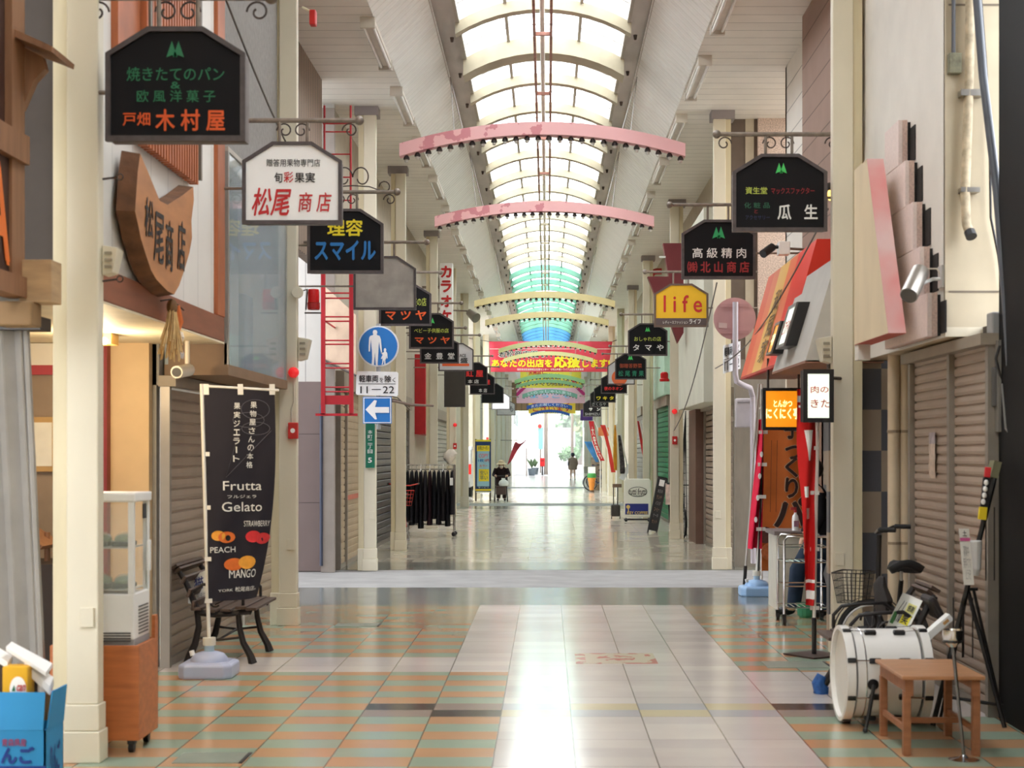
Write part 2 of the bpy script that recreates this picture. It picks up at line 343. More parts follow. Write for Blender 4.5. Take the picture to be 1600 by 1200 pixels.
# left: open shop between the near column and the first shutter
struct(MB().box(-4.75,-4.6,5.5,11.4,0,6.3).build('wall_left', w_cream)); struct(MB().box(-4.6,-3.22,11.3,11.4,0,2.6).build('wall_left', mk('brown_grey_wall', (150,132,116), .8)))
struct(MB().box(-3.22,-2.93,11.3,11.4,0,2.6).build('wall_left', w_tan))
struct(MB().box(-4.6,-2.397,8.3,11.4,2.405,2.418).build('ceiling', mk('shop_soffit', (232,220,190), .6)))
struct(MB().box(-4.6,-2.52,8.0,8.3,2.5,6.28).build('wall_left', w_dark)); struct(MB().box(-4.6,-4.55,5.4,5.5,0,6.28).build('wall_left', w_dark))
struct(MB().box(-3.0,-2.88,11.4,16.3,2.1,6.28).build('wall_left', w_grey)); struct(MB().box(-4.6,-2.9,11.4,11.5,0,6.28).build('wall_left', w_grey))
struct(MB().box(-9,-2.88,16.2,16.35,0,6.28).build('wall_left', w_grey))
struct(MB().box(-2.95,-2.5,11.5,14.25,3.9,6.28).build('wall_left', w_grey)); 
SLAT = grooves('brown_louvre', (150,128,108), 1, .14, .05, .35, .6, .1, bumpd=.02)
struct(MB().box(-2.95,-2.83,14.3,19.3,3.92,6.28).build('wall_left', SLAT))
# left beyond the side street
purple = grooves('purple_grey_panel', (120,104,100), 2, .92, .012, .5, .55, .1)
struct(MB().box(-9,-2.86,20.6,20.75,0,2.55).build('wall_left', purple)); struct(MB().box(-9,-2.86,20.62,20.75,2.55,8).build('wall_left', grooves('pale_cladding', (205,202,196), 0, .25, .012, .6)))
wl = MB().box(-3.0,-2.9,20.75,52,0,ZC).box(-9,-2.9,51.9,52.05,0,ZC); struct(wl.build('wall_left', mk('shop_wall', (186,176,158), .7)))
struct(MB().box(-3.0,-2.9,62,103,0,ZC).box(-9,-2.9,62,62.1,0,ZC).build('wall_left', mk('shop_wall', (186,176,158), .7)))
# right near
struct(MB().box(2.72,2.95,6.5,9.25,0,ZC).build('wall_right', mk('black_cladding', (15,15,16), .6, var=.2, spec=.2)))
struct(MB().box(2.78,2.95,9.2,12.5,0,2.4).build('wall_right', w_dark))
chk = bpy.data.materials.new('checker_tile'); g = NT(chk); x, y, z, vec = g.xyz()
par = g.math('FLOORED_MODULO', g.math('ADD', g.math('FLOOR', g.math('DIVIDE', g.math('ADD', x, .27), .30)), g.math('FLOOR', g.math('DIVIDE', g.math('ADD', z, .06), .335))), 2.0)
g.nt.links.new(g.mix(par, lin((168,150,130)), lin((92,92,98))), g.b.inputs['Base Color']); g.b.inputs['Roughness'].default_value = .4
struct(MB().box(2.30,3.4,12.55,12.65,0,2.4).build('wall_right', chk))
struct(MB().box(2.75,2.9,12.65,15.4,0,3.2).build('wall_right', chk)); struct(MB().box(3.22,3.36,15.3,18.7,0,3.2).build('wall_right', mk('recess_wall', (150,120,100), .7))); struct(MB().box(2.75,3.36,15.3,15.4,0,3.2).build('wall_right', mk('recess_wall', (150,120,100), .7))); struct(MB().box(2.9,3.22,15.4,18.6,3.0,3.1).build('ceiling', w_cream)); struct(MB().box(2.9,9,18.6,18.7,0,8).build('wall_right', w_cream))
SID = grooves('siding', (232,226,216), 2, .30, .014, .45, .5, .05)
struct(MB().box(2.9,3.05,16.5,18.7,3.0,7).build('wall_right', SID)); BRK = grooves('brown_brick', (158,130,116), 2, .30, .015, .5, .7, .12, axis2=0, pitch2=.5)
struct(MB().box(2.74,3.05,12.4,16.5,3.2,7).build('wall_right', BRK))
gran = mk('pink_granite', (206,184,170), .6, var=.45, scale=60)
struct(MB().box(2.55,2.96,21.56,21.62,2.9,6.28).build('wall_right', mk('recess_brown', (104,90,80), .7))); struct(MB().box(2.95,9,21.5,21.6,2.9,8).build('wall_right', gran)); struct(MB().box(2.62,9,21.45,21.55,0,2.9).build('wall_right', mk('taupe_panel', (132,124,114), .6, var=.12, scale=3, stretch=(4,1,1))))
wr = MB().box(2.78,2.9,21.55,103,0,ZC); struct(wr.build('wall_right', mk('shop_wall', (186,176,158), .7)))
struct(MB().box(-3.4,3.4,102.8,103,4.4,9).build('wall_far', grooves('brown_gable', (140,112,80), 0, .35, .06, .6)))

# thin bright haze in the open street past the end of the roof
hz = bpy.data.materials.new('street_haze'); hz.use_nodes = True; hz.node_tree.nodes.clear(); _o = hz.node_tree.nodes.new('ShaderNodeOutputMaterial'); _v = hz.node_tree.nodes.new('ShaderNodeVolumeScatter'); _v.inputs['Density'].default_value = .0022; hz.node_tree.links.new(_v.outputs[0], _o.inputs['Volume'])
h_ = MB().box(-60,60,106,204,.0,16).build('haze', hz); h_['kind'] = 'stuff'; tag(h_, 'thin bright haze filling the open street beyond the far end', 'haze')
# ==== columns ============================================================
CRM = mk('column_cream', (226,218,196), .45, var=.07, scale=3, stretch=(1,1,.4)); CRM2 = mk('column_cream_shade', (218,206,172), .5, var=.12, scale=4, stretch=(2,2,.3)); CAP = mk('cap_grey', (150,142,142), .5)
def column(Y, s, label, z1=ZC, simple=False):       # s=-1 left, +1 right; inner face at |x|=2.29
    xi = 2.315 if s < 0 else 2.275
    X = lambda a, b: (min(s*a, s*b), max(s*a, s*b))
    t = thing('arcade_column', label, 'column', (s*(xi+.1), Y+.12, 0), 'cream columns along the arcade')
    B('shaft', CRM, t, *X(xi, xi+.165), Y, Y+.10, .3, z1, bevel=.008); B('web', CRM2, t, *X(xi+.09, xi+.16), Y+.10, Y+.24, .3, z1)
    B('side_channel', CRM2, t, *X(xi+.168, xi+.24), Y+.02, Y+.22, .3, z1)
    m = MB().box(*X(xi-.006, xi+.175), Y-.012, Y+.12, .165, .3).box(*X(xi+.17, xi+.25), Y+.01, Y+.24, 0, .3); m.build('plinth', CRM, t, bevel=.006)
    MB().box(*X(xi-.014, xi+.185), Y-.024, Y+.13, 0, .163).build('plinth_foot', CRM, t, bevel=.006)
    if not simple:
        MB().box(*X(xi-.03, xi+.29), Y-.02, Y+.27, z1-.12, z1).build('cap_plate', CAP, t)
        MB().box(*X(xi+.02, xi+.09), Y-.014, Y, .70, .80).build('cover_plate', CRM, t, bevel=.003)
    return t
LY = [7.92, 14.2, 20.76, 25.1, 32.4, 39, 45.2, 53, 61, 67.5, 76, 84, 92, 100]
RY = [12.24, 21, 28.4, 36.5, 43, 50, 57, 64, 72, 79, 87, 95]
LL = {0: 'nearest cream column on the left, between the blue apple box and the orange wood cart', 1: 'cream column on the left behind the bench, with a red alarm box on it', 2: 'cream column on the left behind the blue round pedestrian sign', 3: 'cream column on the left beside the rack of black clothes'}
RL = {0: 'nearest cream column on the right, behind the bicycle and the white drum', 1: 'cream column on the right across the side street, beside the back of the round road sign', 2: 'cream column on the right between white tiled wall and the leaning blackboard'}
for i, Y in enumerate(LY): column(Y, -1, LL.get(i, ORD[i]+' cream arcade column from the camera along the left side'), simple=i > 4)
for i, Y in enumerate(RY): column(Y, 1, RL.get(i, ORD[i]+' cream arcade column from the camera along the right side'), simple=i > 4)
# ==== roller shutters ====================================================
def shutter(s, X, ya, yb, z1, label, c=(176,160,140), pitch=.085, rails=(), tape=None, hood=.22, name='roller_shutter', grp=None):
    t = thing(name, label, 'shutter', (X, (ya+yb)/2, 0), grp)
    pr = []; n = int(z1/pitch)
    for k in range(n):
        z = .05+k*pitch; pr += [(.0, z), (.011, z+.004), (.015, z+pitch*.35), (.013, z+pitch*.8), (.0, z+pitch-.014)]
    m = MB().grid(lambda u, v: (X-s*pr[min(len(pr)-1, int(round(v*(len(pr)-1))))][0], ya+(yb-ya)*u, pr[min(len(pr)-1, int(round(v*(len(pr)-1))))][1]), 1, len(pr)-1)
    m.build('slat_curtain', mk('shutter_%d_%d_%d' % c, c, .5, .2, var=.10, scale=2.2, stretch=(1,1,.6)), t)
    rm = mk('shutter_rail', (150,142,132), .4, .4)
    for y in [ya, yb]+list(rails): MB().box(min(X+s*.02, X-s*.05), max(X+s*.02, X-s*.05), y-.03, y+.03, 0, z1).build('guide_rail', rm, t)
    MB().box(min(X+s*.03, X-s*.03), max(X+s*.03, X-s*.03), ya, yb, 0, .06).build('bottom_bar', rm, t)
    MB().box(min(X+s*.03, X-s*.10), max(X+s*.03, X-s*.10), ya-.05, yb+.05, z1-.03, z1+hood).build('hood', mk('shutter_hood', (150,138,122), .5), t)
    if tape: MB().box(min(X-s*.021, X-s*.026), max(X-s*.021, X-s*.026), tape[0], tape[1], tape[2], tape[2]+.07).build('warning_tape', mk('tape_red', (206,120,100), .6), t)
    return t
shutter(-1, -2.85, 11.42, 14.1, 2.12, 'brown-grey roller shutter on the left behind the bench and black gelato flag', (170,154,136), hood=.05)
shutter(-1, -2.85, 14.25, 16.1, 2.12, 'narrow roller shutter with red tape on the left, at the side-street corner', (186,170,142), tape=(15.2,16.0,.92))
shutter(-1, -2.87, 21.0, 23.4, 2.5, 'tan roller shutter on the left just past the side street and purple-grey wall', (190,170,140), pitch=.10, rails=(21.7,), tape=(21.8,23.3,.92))
shutter(1, 2.71, 9.3, 11.3, 2.28, 'brown-grey roller shutter on the right behind the black easel and bicycle', (176,158,142), pitch=.064, rails=(10.2,), hood=.04)
# ==== box signs ==========================================================
SB = mk('sign_black', (30,29,31), .6, var=.05, spec=.12); SF = mk('sign_frame', (88,80,80), .5, .2, var=.3, scale=14); SH = mk('sign_housing', (120,112,110), .5, .3, var=.3, scale=14)
TG = mk('letter_green', (38,116,78), .5, var=0); TGL = mk('letter_bright_green', (70,200,100), .5, var=0); TO = mk('letter_orange', (226,92,36), .5, var=0); TW = mk('letter_white', (232,232,228), .5, var=0); TY = mk('letter_yellow', (238,216,40), .5, var=0)
TR = mk('letter_red', (196,38,40), .5, var=0); TB = mk('letter_blue', (40,120,190), .5, var=0); TK = mk('letter_black', (30,28,30), .5, var=0); TLY = mk('letter_lime', (196,210,90), .5, var=0); TDG = mk('letter_dull_green', (40,104,74), .5, var=0); TDR = mk('letter_dull_red', (150,36,40), .5, var=0)
IRON = mk('wrought_iron', (74,62,56), .6, .3, var=.3, scale=20); PIPE = mk('bracket_pipe', (140,128,116), .5, .3, var=.3, scale=15)
def hexo(x0, x1, y0, y1, cx=.30, cy=.23):
    w, h = x1-x0, y1-y0; return [(x0,y1),(x0,y0+h*cy),(x0+w*cx,y0),(x1-w*cx,y0),(x1,y0+h*cy),(x1,y1)]
def recto(x0, x1, y0, y1): return [(x0,y1),(x0,y0),(x1,y0),(x1,y1)]
def box_sign(x0, x1, y0, y1, Y, label, panel=SB, texts=(), peaks=None, frame=SF, shape=hexo, depth=.15, bracket=1, side=-1, name='shop_sign', grp='hanging box signs along the arcade', pm=None):
    base = W((x0+x1)/2, y1, Y); t = thing(name, label, 'sign', base, grp)
    fn = lambda u, v, d: W(u, v, Y)+Vector((0, d, 0)); w = x1-x0; e = w*.028
    o = shape(x0, x1, y0, y1); o2 = shape(x0+e*.5, x1-e*.5, y0+e*.5, y1-e*.5); i = shape(x0+e*1.3, x1-e*1.3, y0+e*1.2, y1-e*1.4)
    MB().prism(o2, fn, .02, depth).build('housing', SH, t); MB().ring(o, i, fn, 0, .035).build('frame', frame, t); MB().prism(i, fn, .014, .03).build('panel', panel, t)
    for tx in texts:
        s, a, b, c, d, m = tx[:6]; k = tx[6] if len(tx) > 6 else {}
        letters(t, s, lambda u, v: W(u, v, Y)+Vector((0, .009, 0)), a, b, d, c, m, **{'bold': .012, **k})
    if peaks:
        cx_, cy_, r, m = peaks; mb = MB(); f2 = lambda u, v: W(u, v, Y)+Vector((0, .009, 0))
        for sg in (-1, 1): mb.add([f2(cx_+sg*r*.37, cy_-r), f2(cx_+sg*r*.37+r*.62, cy_+r*.85), f2(cx_+sg*r*.37, cy_+r*.6), f2(cx_+sg*r*.37-r*.62, cy_+r*.85)], [(0,1,2,3)])
        mb.build('emblem', m, t)
    if bracket:
        px = Y/F; zt = H-(y0-CY)*px; zb = zt+.17; yb = Y+depth/2; held = any(abs(yb-(q+.12)) < .12 for q in (LY if side < 0 else RY)); xa = side*(2.42 if held else 2.93); xb = x1*px-CX*px+.12 if side < 0 else x0*px-CX*px-.12
        xl, xr = (x0-CX)*px, (x1-CX)*px
        MB().cyl((xa, yb, zb), (xb, yb, zb), .018, n=8).ball((xb, yb, zb), .035).build('bracket_bar', PIPE, t, smooth=True)
        for f in (.36, .64): MB().cyl((xl+(xr-xl)*f, yb, zb), (xl+(xr-xl)*f, yb, zt-.01), .013, n=6).build('hanger', PIPE, t)
        zm = H-((y0*.45+y1*.55)-CY)*px; MB().cyl((xa, yb, zm), ((xl if side < 0 else xr), yb, zm), .012, n=6).build('tie_bar', PIPE, t)
        if bracket > 1:
            for k in range(4):
                c = xl+(xr-xl)*(.0+.33*k); dr = 1 if k % 2 else -1; pts = []
                for q in range(22):
                    a = q/21*2*PI*1.15; r = .06*(1-q/30); pts.append((c+dr*(.06-r*math.cos(a)), yb, zb-.075+r*math.sin(a)))
                MB().tube(pts, .006, 5).build('scroll', IRON, t, smooth=True)
        if bracket > 2:
            mb = MB(); c = (xl+xr)/2+.06
            for sg in (-1, 1):
                pts = []
                for q in range(26):
                    a = q/25*PI*1.9; r = .085*(1-.5*q/25); pts.append((c+sg*(.075-r*math.cos(a)+.01), yb, zb+.14+r*math.sin(a)*1.25))
                mb.tube(pts, .007, 5); mb.tube([(c, yb, zb+.06), (c+sg*.16, yb, zb+.05), (c+sg*.3, yb, zb-.0)], .006, 5)
                mb.tube([(c+sg*(.30-.05*math.cos(a)), yb, zb+.05+.05*math.sin(a)) for a in [k*.5 for k in range(11)]], .006, 5)
            mb.build('heart_scroll', IRON, t, smooth=True)
    return t
bd = lambda v, **k: {'bold': v, **k}
box_sign(164, 383, 41, 220, 7.86, 'black box sign with green and orange lettering, nearest on the left', texts=[('焼きたてのパン',197,350,104,126,TG,bd(.006)),('&',266,281,127,138,TG),('欧風洋菓子',213,336,140,159,TG,bd(.005,space=1.35)),('戸畑',191,234,175,196,TO,bd(.012)),('木村屋',242,351,170,204,TO,bd(.022,space=1.25))], peaks=(273,77,14,TG), bracket=2)
MATW = mk('sign_white', (250,250,248), .4, var=.03)
box_sign(378, 534, 221, 350, 11.3, 'white box sign with red brush lettering, second on the left', panel=MATW, texts=[('贈答用果物専門店',416,500,248,260,TK,bd(.004)),('旬',428,441,269,285,TK),('彩',443,458,268,285,TR),('果実',460,492,269,285,TK),('松尾',393,455,293,337,TR,bd(.016,shear=.25)),('商店',466,518,300,331,TR,bd(.010,shear=.15,space=1.2))], bracket=2)
box_sign(480, 599, 326, 427, 14.5, 'black box sign with yellow characters over large blue katakana', texts=[('理容',511,567,342,369,TY,bd(.025)),('スマイル',491,587,375,407,TB,bd(.035))], bracket=3)
box_sign(552, 650, 400, 484, 17.8, 'blank weathered grey box sign hanging beside the black ones', panel=mk('sign_faded', (168,162,154), .6, var=.25, scale=5))
box_sign(592, 674, 444, 509, 20.9, 'black box sign with orange katakana, directly behind the blank grey sign', texts=[('ベビー子供服の店',606,666,465,478,TLY,bd(.006)),('マツヤ',602,666,485,500,TO,bd(.03,space=1.4))])
box_sign(639, 709, 489, 545, 25.4, 'black box sign with lime line above orange katakana, above small white-lettered sign', texts=[('ベビー子供服の店',647,701,513,520,TLY,bd(.006)),('マツヤ',648,703,526,537,TO,bd(.03,space=1.4))], peaks=(674,501,5,TGL))
box_sign(656, 717, 526, 568, 28.6, 'small black box sign with three white characters', texts=[('金豊堂',663,710,551,561,TW,bd(.006,space=1.5))])
box_sign(685, 740, 536, 580, 31.8, 'grey-white box sign with an orange stripe along its foot', panel=mk('sign_pale_grey', (206,204,206), .5), texts=[('ACE',718,728,553,558,TK),('盛',719,731,559,567,TK,bd(.02))])
MB().quad(*[W(a, b, 31.8)+Vector((0,.008,0)) for a, b in ((691,572),(733,572),(733,568),(691,568))]).build('orange_stripe', TO, bpy.data.objects['shop_sign.007'])
box_sign(694, 727, 572, 636, 33.3, 'dark blank upright board hanging below the orange-striped sign', shape=recto, bracket=0, depth=.08, panel=mk('board_dark', (62,58,54), .4))
box_sign(720, 762, 566, 602, 40.5, 'black box sign with two red characters above two white ones', texts=[('紅屋',728,755,578,589,mk('letter_bright_red', (226,44,44), .5, var=0),bd(.03,space=1.2)),('本店',731,748,593,599,TW,bd(.006,space=1.3))])
box_sign(734, 773, 582, 616, 44.5, 'black box sign with a red mark and two white characters at its foot', texts=[('紅屋',742,766,593,601,mk('letter_bright_red', (226,44,44)),bd(.03)),('本店',748,761,607,613,TW,bd(.006,space=1.3))])
box_sign(752, 787, 599, 630, 50.5, 'plain black box sign with no visible lettering, on the far left side')
box_sign(768, 797, 614, 640, 60.98, 'pale blank box sign far along the left side', panel=mk('sign_pale_grey', (206,204,206)))
box_sign(776, 805, 626, 649, 66, 'grey box sign with dark script, last visible on the left', panel=mk('sign_mid_grey', (160,160,162), .5), texts=[('も',796,802,634,643,TK)])
# right side
box_sign(1145, 1293, 240, 361, 12.3, 'large black box sign with white characters, nearest on the right', texts=[('資生堂',1165,1199,292,303,TLY,bd(.01)),('マックスファクター',1205,1273,293,303,TDR,bd(.012)),('化粧品',1163,1203,316,325,TDG,bd(.01,space=1.3)),('と',1179,1184,327,333,TDR),('アクセサリー',1165,1203,336,343,mk('letter_dim_blue', (36,46,84), .5, var=0),bd(.01)),('瓜生',1215,1278,319,343,TW,bd(.02,space=1.9))], peaks=(1221,263,9,TGL), side=1, bracket=2)
box_sign(1065, 1181, 343, 436, 16.4, 'black box sign with white characters above dark red ones', texts=[('高級精肉',1082,1166,387,403,TW,bd(.012,space=1.25)),('㈱北山商店',1074,1171,408,426,TDR,bd(.03,space=1.15))], peaks=(1123,364,10,mk('letter_green2', (40,160,96), .5, var=0)), side=1)
YEL = mk('sign_yellow', (240,190,36), .45, var=.05)
s_ = box_sign(1022, 1107, 443, 511, 21.3, 'yellow box sign with the red word life over a brown strip', panel=YEL, texts=[('life',1037,1097,461,488,TR,bd(.012,space=1.35)),], frame=mk('sign_brown_frame', (104,84,72), .5), side=1)
MB().quad(*[W(a, b, 21.3)+Vector((0,.011,0)) for a, b in ((1025,509),(1104,509),(1104,497),(1025,497))]).build('name_strip', mk('strip_brown', (92,78,78), .5), s_)
letters(s_, 'レディースファッション', lambda u, v: W(u, v, 21.3)+Vector((0,.007,0)), 1036, 1075, 506, 501, TW, .004); letters(s_, 'ライフ', lambda u, v: W(u, v, 21.3)+Vector((0,.007,0)), 1077, 1095, 506, 498.5, TW, .02)
box_sign(981, 1043, 505, 556, 28.6, 'black box sign with lime line and three white kana on the right', texts=[('おしゃれの店',991,1033,526,533,TLY,bd(.006)),('タマや',989,1037,538,548,TW,bd(.02,space=1.5))], peaks=(1012,515,4,TGL), side=1)
box_sign(961, 1010, 552, 593, 35.5, 'black box sign with orange line above green characters on the right', texts=[('御贈答野菜',968,1003,568,575,mk('letter_dim_orange', (170,70,40), .5, var=0),bd(.01)),('松尾青果',966,1006,579,588,mk('letter_teal', (30,130,100), .5, var=0),bd(.012,space=1.2))], peaks=(985,559,4,TGL), side=1)
g_ = box_sign(949, 992, 563, 601, 39, 'grey box sign with an orange disc, behind the green-lettered sign', panel=mk('sign_pale_grey', (206,204,206)), side=1)
MB().lathe(W(968, 590, 39)+Vector((0,.008,0)), [(.001,-.002),(.2,-.002),(.2,.004)], 20, 'Y').build('disc', mk('disc_orange', (230,110,60), .5), g_)
box_sign(939, 980, 584, 615, 43.5, 'black box sign with red neon-style lettering on the right', texts=[('夜のネオン',944,973,604,610,mk('letter_bright_red', (226,44,44)),bd(.03))], side=1)
box_sign(928, 962, 601, 629, 51, 'black box sign with three yellow katakana on the right', texts=[('ワキタ',932,959,619,625,TY,bd(.04,space=1.3))], side=1)
box_sign(922, 951, 609, 636, 56, 'black box sign with faint white lettering behind the yellow-lettered one', texts=[('さくらや',925,947,629,634,mk('letter_grey', (150,150,150), .5, var=0))], side=1)
box_sign(911, 939, 625, 651, 62, 'black box sign with two white katakana, last on the right', texts=[('サン',920,938,637,642,TW,bd(.03,space=1.8)),('SHIMIZU',914,937,645,649,mk('letter_grey', (150,150,150)))], side=1)
# ==== lamp arches ========================================================
BK = mk('bulb_socket', (62,56,54), .5); BG = mk('bulb_glass', (226,226,220), .2)
def arch(px0, px1, yc, ye, th, Y, m, nb, label, cables=True, txt=None, grp='lamp arches over the walkway'):
    mid = W((px0+px1)/2, yc, Y); t = thing('lamp_arch', label, 'arch', mid, grp); N = 28
    fn = lambda u: ((px0+px1)/2+(px1-px0)/2*u, yc+(ye-yc)*u*u)
    mb = MB(); dpt = .14
    for i in range(N):
        a, b = fn(i/N*2-1), fn((i+1)/N*2-1)
        P = [W(a[0], a[1], Y), W(b[0], b[1], Y), W(b[0], b[1]+th, Y), W(a[0], a[1]+th, Y)]; D = Vector((0, dpt, 0))
        fs = [(0,1,2,3),(5,4,7,6),(0,4,5,1),(3,2,6,7)] + ([(0,3,7,4)] if i == 0 else []) + ([(1,5,6,2)] if i == N-1 else [])
        mb.add(P+[q+D for q in P], fs)
    mb.build('arch_beam', m, t)
    if nb:
        proto = None; r = .032
        for k in range(nb):
            u = (k+.6)/nb*2-1+.0; x, y = fn(u); p = W(x, y+th, Y)+Vector((0, dpt/2, 0))
            if proto is None:
                b = MB().lathe(p, [(.016, 0), (.03, -.02), (.036, -.045)], 10).build('lamp_socket', BK, t); g2 = MB().ball(p+Vector((0,0,-.06)), .022, n=8, m=6).build('bulb', BG, b, smooth=True); proto = b; p0 = p
            else:
                c = proto.copy(); COL.objects.link(c); c.location = p-p0; c.parent = t
                for ch in proto.children: d = ch.copy(); COL.objects.link(d); d.parent = c
    if cables:
        for u in ((-.62, -.56, .56, .62) if Y < 30 else (-.6, .6)):
            x, y = fn(u); p = W(x, y, Y); s = -1 if u < 0 else 1
            MB().cyl(p+Vector((0,.07,0)), (1.3*s+(-.05), min(102.5, Y+3.2+abs(u)*2), 6.82), .006, n=5).build('cable', mk('cable_grey', (120,112,104), .5), t)
    if txt: 
        letters(t, txt, lambda u, v: W(fn(u)[0], fn(u)[1]+th*(.5-v), Y)+Vector((0,-.01,0)), -.8, .8, -.35, .35, TW, .01)
    return t
PK = bpy.data.materials.new('flaking_pink'); g = NT(PK); x, y, z, vec = g.xyz(); nz = g.noise(vec, 4.5, 8)
ed = g.math('GREATER_THAN', g.math('SUBTRACT', nz, g.math('MULTIPLY', x, .06)), .60); g.nt.links.new(g.mix(ed, lin((240,186,186)), lin((212,138,144))), g.b.inputs['Base Color']); g.b.inputs['Roughness'].default_value = .6
PK2 = mk('pale_yellow_paint', (236,222,164), .6, var=.05)
arch(624, 1071, 190, 224, 20, 17, PK, 26, 'flaking pink lamp arch nearest the camera, hung high over the walkway')
arch(679, 1022, 314, 338, 16, 22.3, PK, 26, 'second flaking pink lamp arch, lower in the photo than the first')
arch(741, 961, 455, 470, 10, 34.5, PK2, 24, 'pale yellow lamp arch, the higher of the pair in front of the green vault')
arch(758, 951, 487, 500, 9, 39.6, PK2, 24, 'pale yellow lamp arch below and beyond the first yellow one')
arch(779, 933, 532, 545, 7, 50, PK2, 20, 'pale yellow lamp arch crossing the top of the red banner')
arch(787, 927, 549, 560, 6, 54, PK2, 20, 'pale yellow lamp arch crossing the middle of the red banner')
GA = mk('arch_green', (140,178,120), .6)
arch(804, 914, 584, 594, 6, 68, GA, 18, 'green lamp arch, the upper one in front of the yellow banner')
arch(806, 910, 593, 602, 5, 73, GA, 18, 'green lamp arch, the lower one at the foot of the yellow banner')
arch(816, 902, 608, 616, 6.5, 84, mk('arch_sage', (130,170,140), .6), 18, 'sage green arch with white lettering on the pink hanging', txt='いらっしゃいませ')
arch(823, 894, 629, 634, 6, 95, mk('arch_blue', (40,84,158), .6), 18, 'blue lettered arch in front of the far yellow banner', txt='またお越しください')
arch(829, 890, 640, 646, 4, 100, mk('arch_blue', (40,84,158)), 18, 'slim blue arch under the lettered blue one at the far end')
# ==== twin-tube ceiling lamps ============================================
HS = mk('lamp_housing', (214,208,196), .5); TU = mk('lamp_tube', (240,240,236), .25)
def batten(x, y, label):
    t = thing('ceiling_lamp', label, 'lamp', (x, y+.92, ZC), 'twin-tube battens along the soffit edges')
    MB().box(x-.07, x+.07, y, y+1.85, ZC-.05, ZC).box(x-.03, x+.03, y, y+1.85, ZC-.075, ZC-.05).build('housing', HS, t)
    for s in (-1, 1): MB().cyl((x+s*.05, y+.05, ZC-.085), (x+s*.05, y+1.8, ZC-.085), .019, n=8).build('tube', TU, t, smooth=True)
    [MB().box(x-.08, x+.08, q, q+.05, ZC-.12, ZC).build('end_cap', HS, t) for q in (y-.01, y+1.81)]
for k in range(15):
    batten(-1.93, 16.5+3.14*k, ORD[k]+' twin-tube ceiling lamp from the camera on the left soffit'); batten(1.86, 14.95+3.14*k, ORD[k]+' twin-tube ceiling lamp from the camera on the right soffit')
# ==== left foreground ====================================================
WOODD = mk('dark_wood', (66,36,25), .55, var=.25, scale=4, stretch=(6,6,.6)); WOODL = mk('wood_trim', (146,104,74), .55, var=.2, scale=4, stretch=(6,6,.6)); WOODO = mk('cedar_orange', (178,100,58), .5, var=.2, scale=5, stretch=(6,1,.8)); WOODB = mk('fascia_beam', (146,88,62), .5, var=.2, scale=4, stretch=(4,.5,4))
# wooden shop board at the left edge with its carved orange letter
t = thing('wooden_shop_board', 'tall brown wooden shop board at the left edge with an orange letter low down', 'sign', (-2.65, 7.0, 2.4))
MB().box(-2.72,-2.62,5.6,7.58,3.16,6.2).build('back_board', WOODD, t); MB().box(-2.64,-2.585,7.42,7.6,2.42,6.2).build('edge_post', WOODL, t)
MB().box(-2.72,-2.60,5.6,7.5,2.46,3.02).build('letter_panel', WOODD, t); MB().box(-2.66,-2.56,5.6,7.6,3.02,3.16).build('shelf_rail', WOODL, t); MB().box(-2.66,-2.56,5.6,7.6,2.36,2.46).build('bottom_rail', WOODL, t)
letters(t, 'A', lambda u, v: Vector((-2.595, u, v)), 7.12, 7.42, 2.5, 2.98, mk('letter_amber', (240,120,40), .45, var=0), .03)
t = thing('bracket_shelf', 'little wooden shelf on a curved bracket beside the nearest left column', 'shelf', (-2.5, 7.7, 3.5))
MB().prism([(-2.62,3.67),(-2.40,3.57),(-2.405,3.545),(-2.62,3.63)], lambda u,v,d: Vector((u,d,v)), 7.45, 7.8).build('shelf_board', WOODL, t)
MB().prism([(-2.62,3.62),(-2.50,3.56),(-2.485,3.50),(-2.54,3.44),(-2.60,3.30),(-2.62,3.3)], lambda u,v,d: Vector((u,d,v)), 7.6, 7.66).build('bracket', WOODL, t)
tag(MB().box(-2.60,-2.44,7.56,7.72,2.34,2.55).build('wooden_block', mk('raw_wood', (190,158,118), .7, var=.2, scale=5, stretch=(1,1,5)), bevel=.004), 'pale raw wood block under the shop board beside the nearest left column', 'wood block')
tag(MB().box(-2.70,-2.52,7.5,7.66,2.22,2.34).build('wooden_bracket', mk('raw_wood2', (150,120,84), .75, var=.2), bevel=.01), 'small rough wooden bracket hanging beneath the raw wood block', 'bracket')
# folding gate
gm_ = mk('folding_gate_grey', (166,162,156), .45, .2, var=.1)
t = thing('folding_gate', 'grey pleated folding gate gathered at the left edge of the photo', 'gate', (-2.95, 8.2, 0))
mb = MB(); N = 12; zg = []
for k in range(N+1): zg.append((-3.35+.6*k/N+.0, 8.20+(.05 if k % 2 else 0)))
for k in range(N):
    a, b = zg[k], zg[k+1]; mb.quad((a[0]+.05, a[1], 0.02), (b[0]+.05, b[1], 0.02), (b[0]-.05, b[1]-.03, 2.25), (a[0]-.05, a[1]-.03, 2.25))
mb.build('pleats', gm_, t, solid=.01); MB().box(-3.4,-2.68,8.12,8.3,2.25,2.32).build('head_rail', mk('dark_metal', (60,58,58), .5), t)
MB().tube([(-2.685,8.22,.02),(-2.785,8.2,2.25)], .022, 8).build('leading_post', gm_, t)
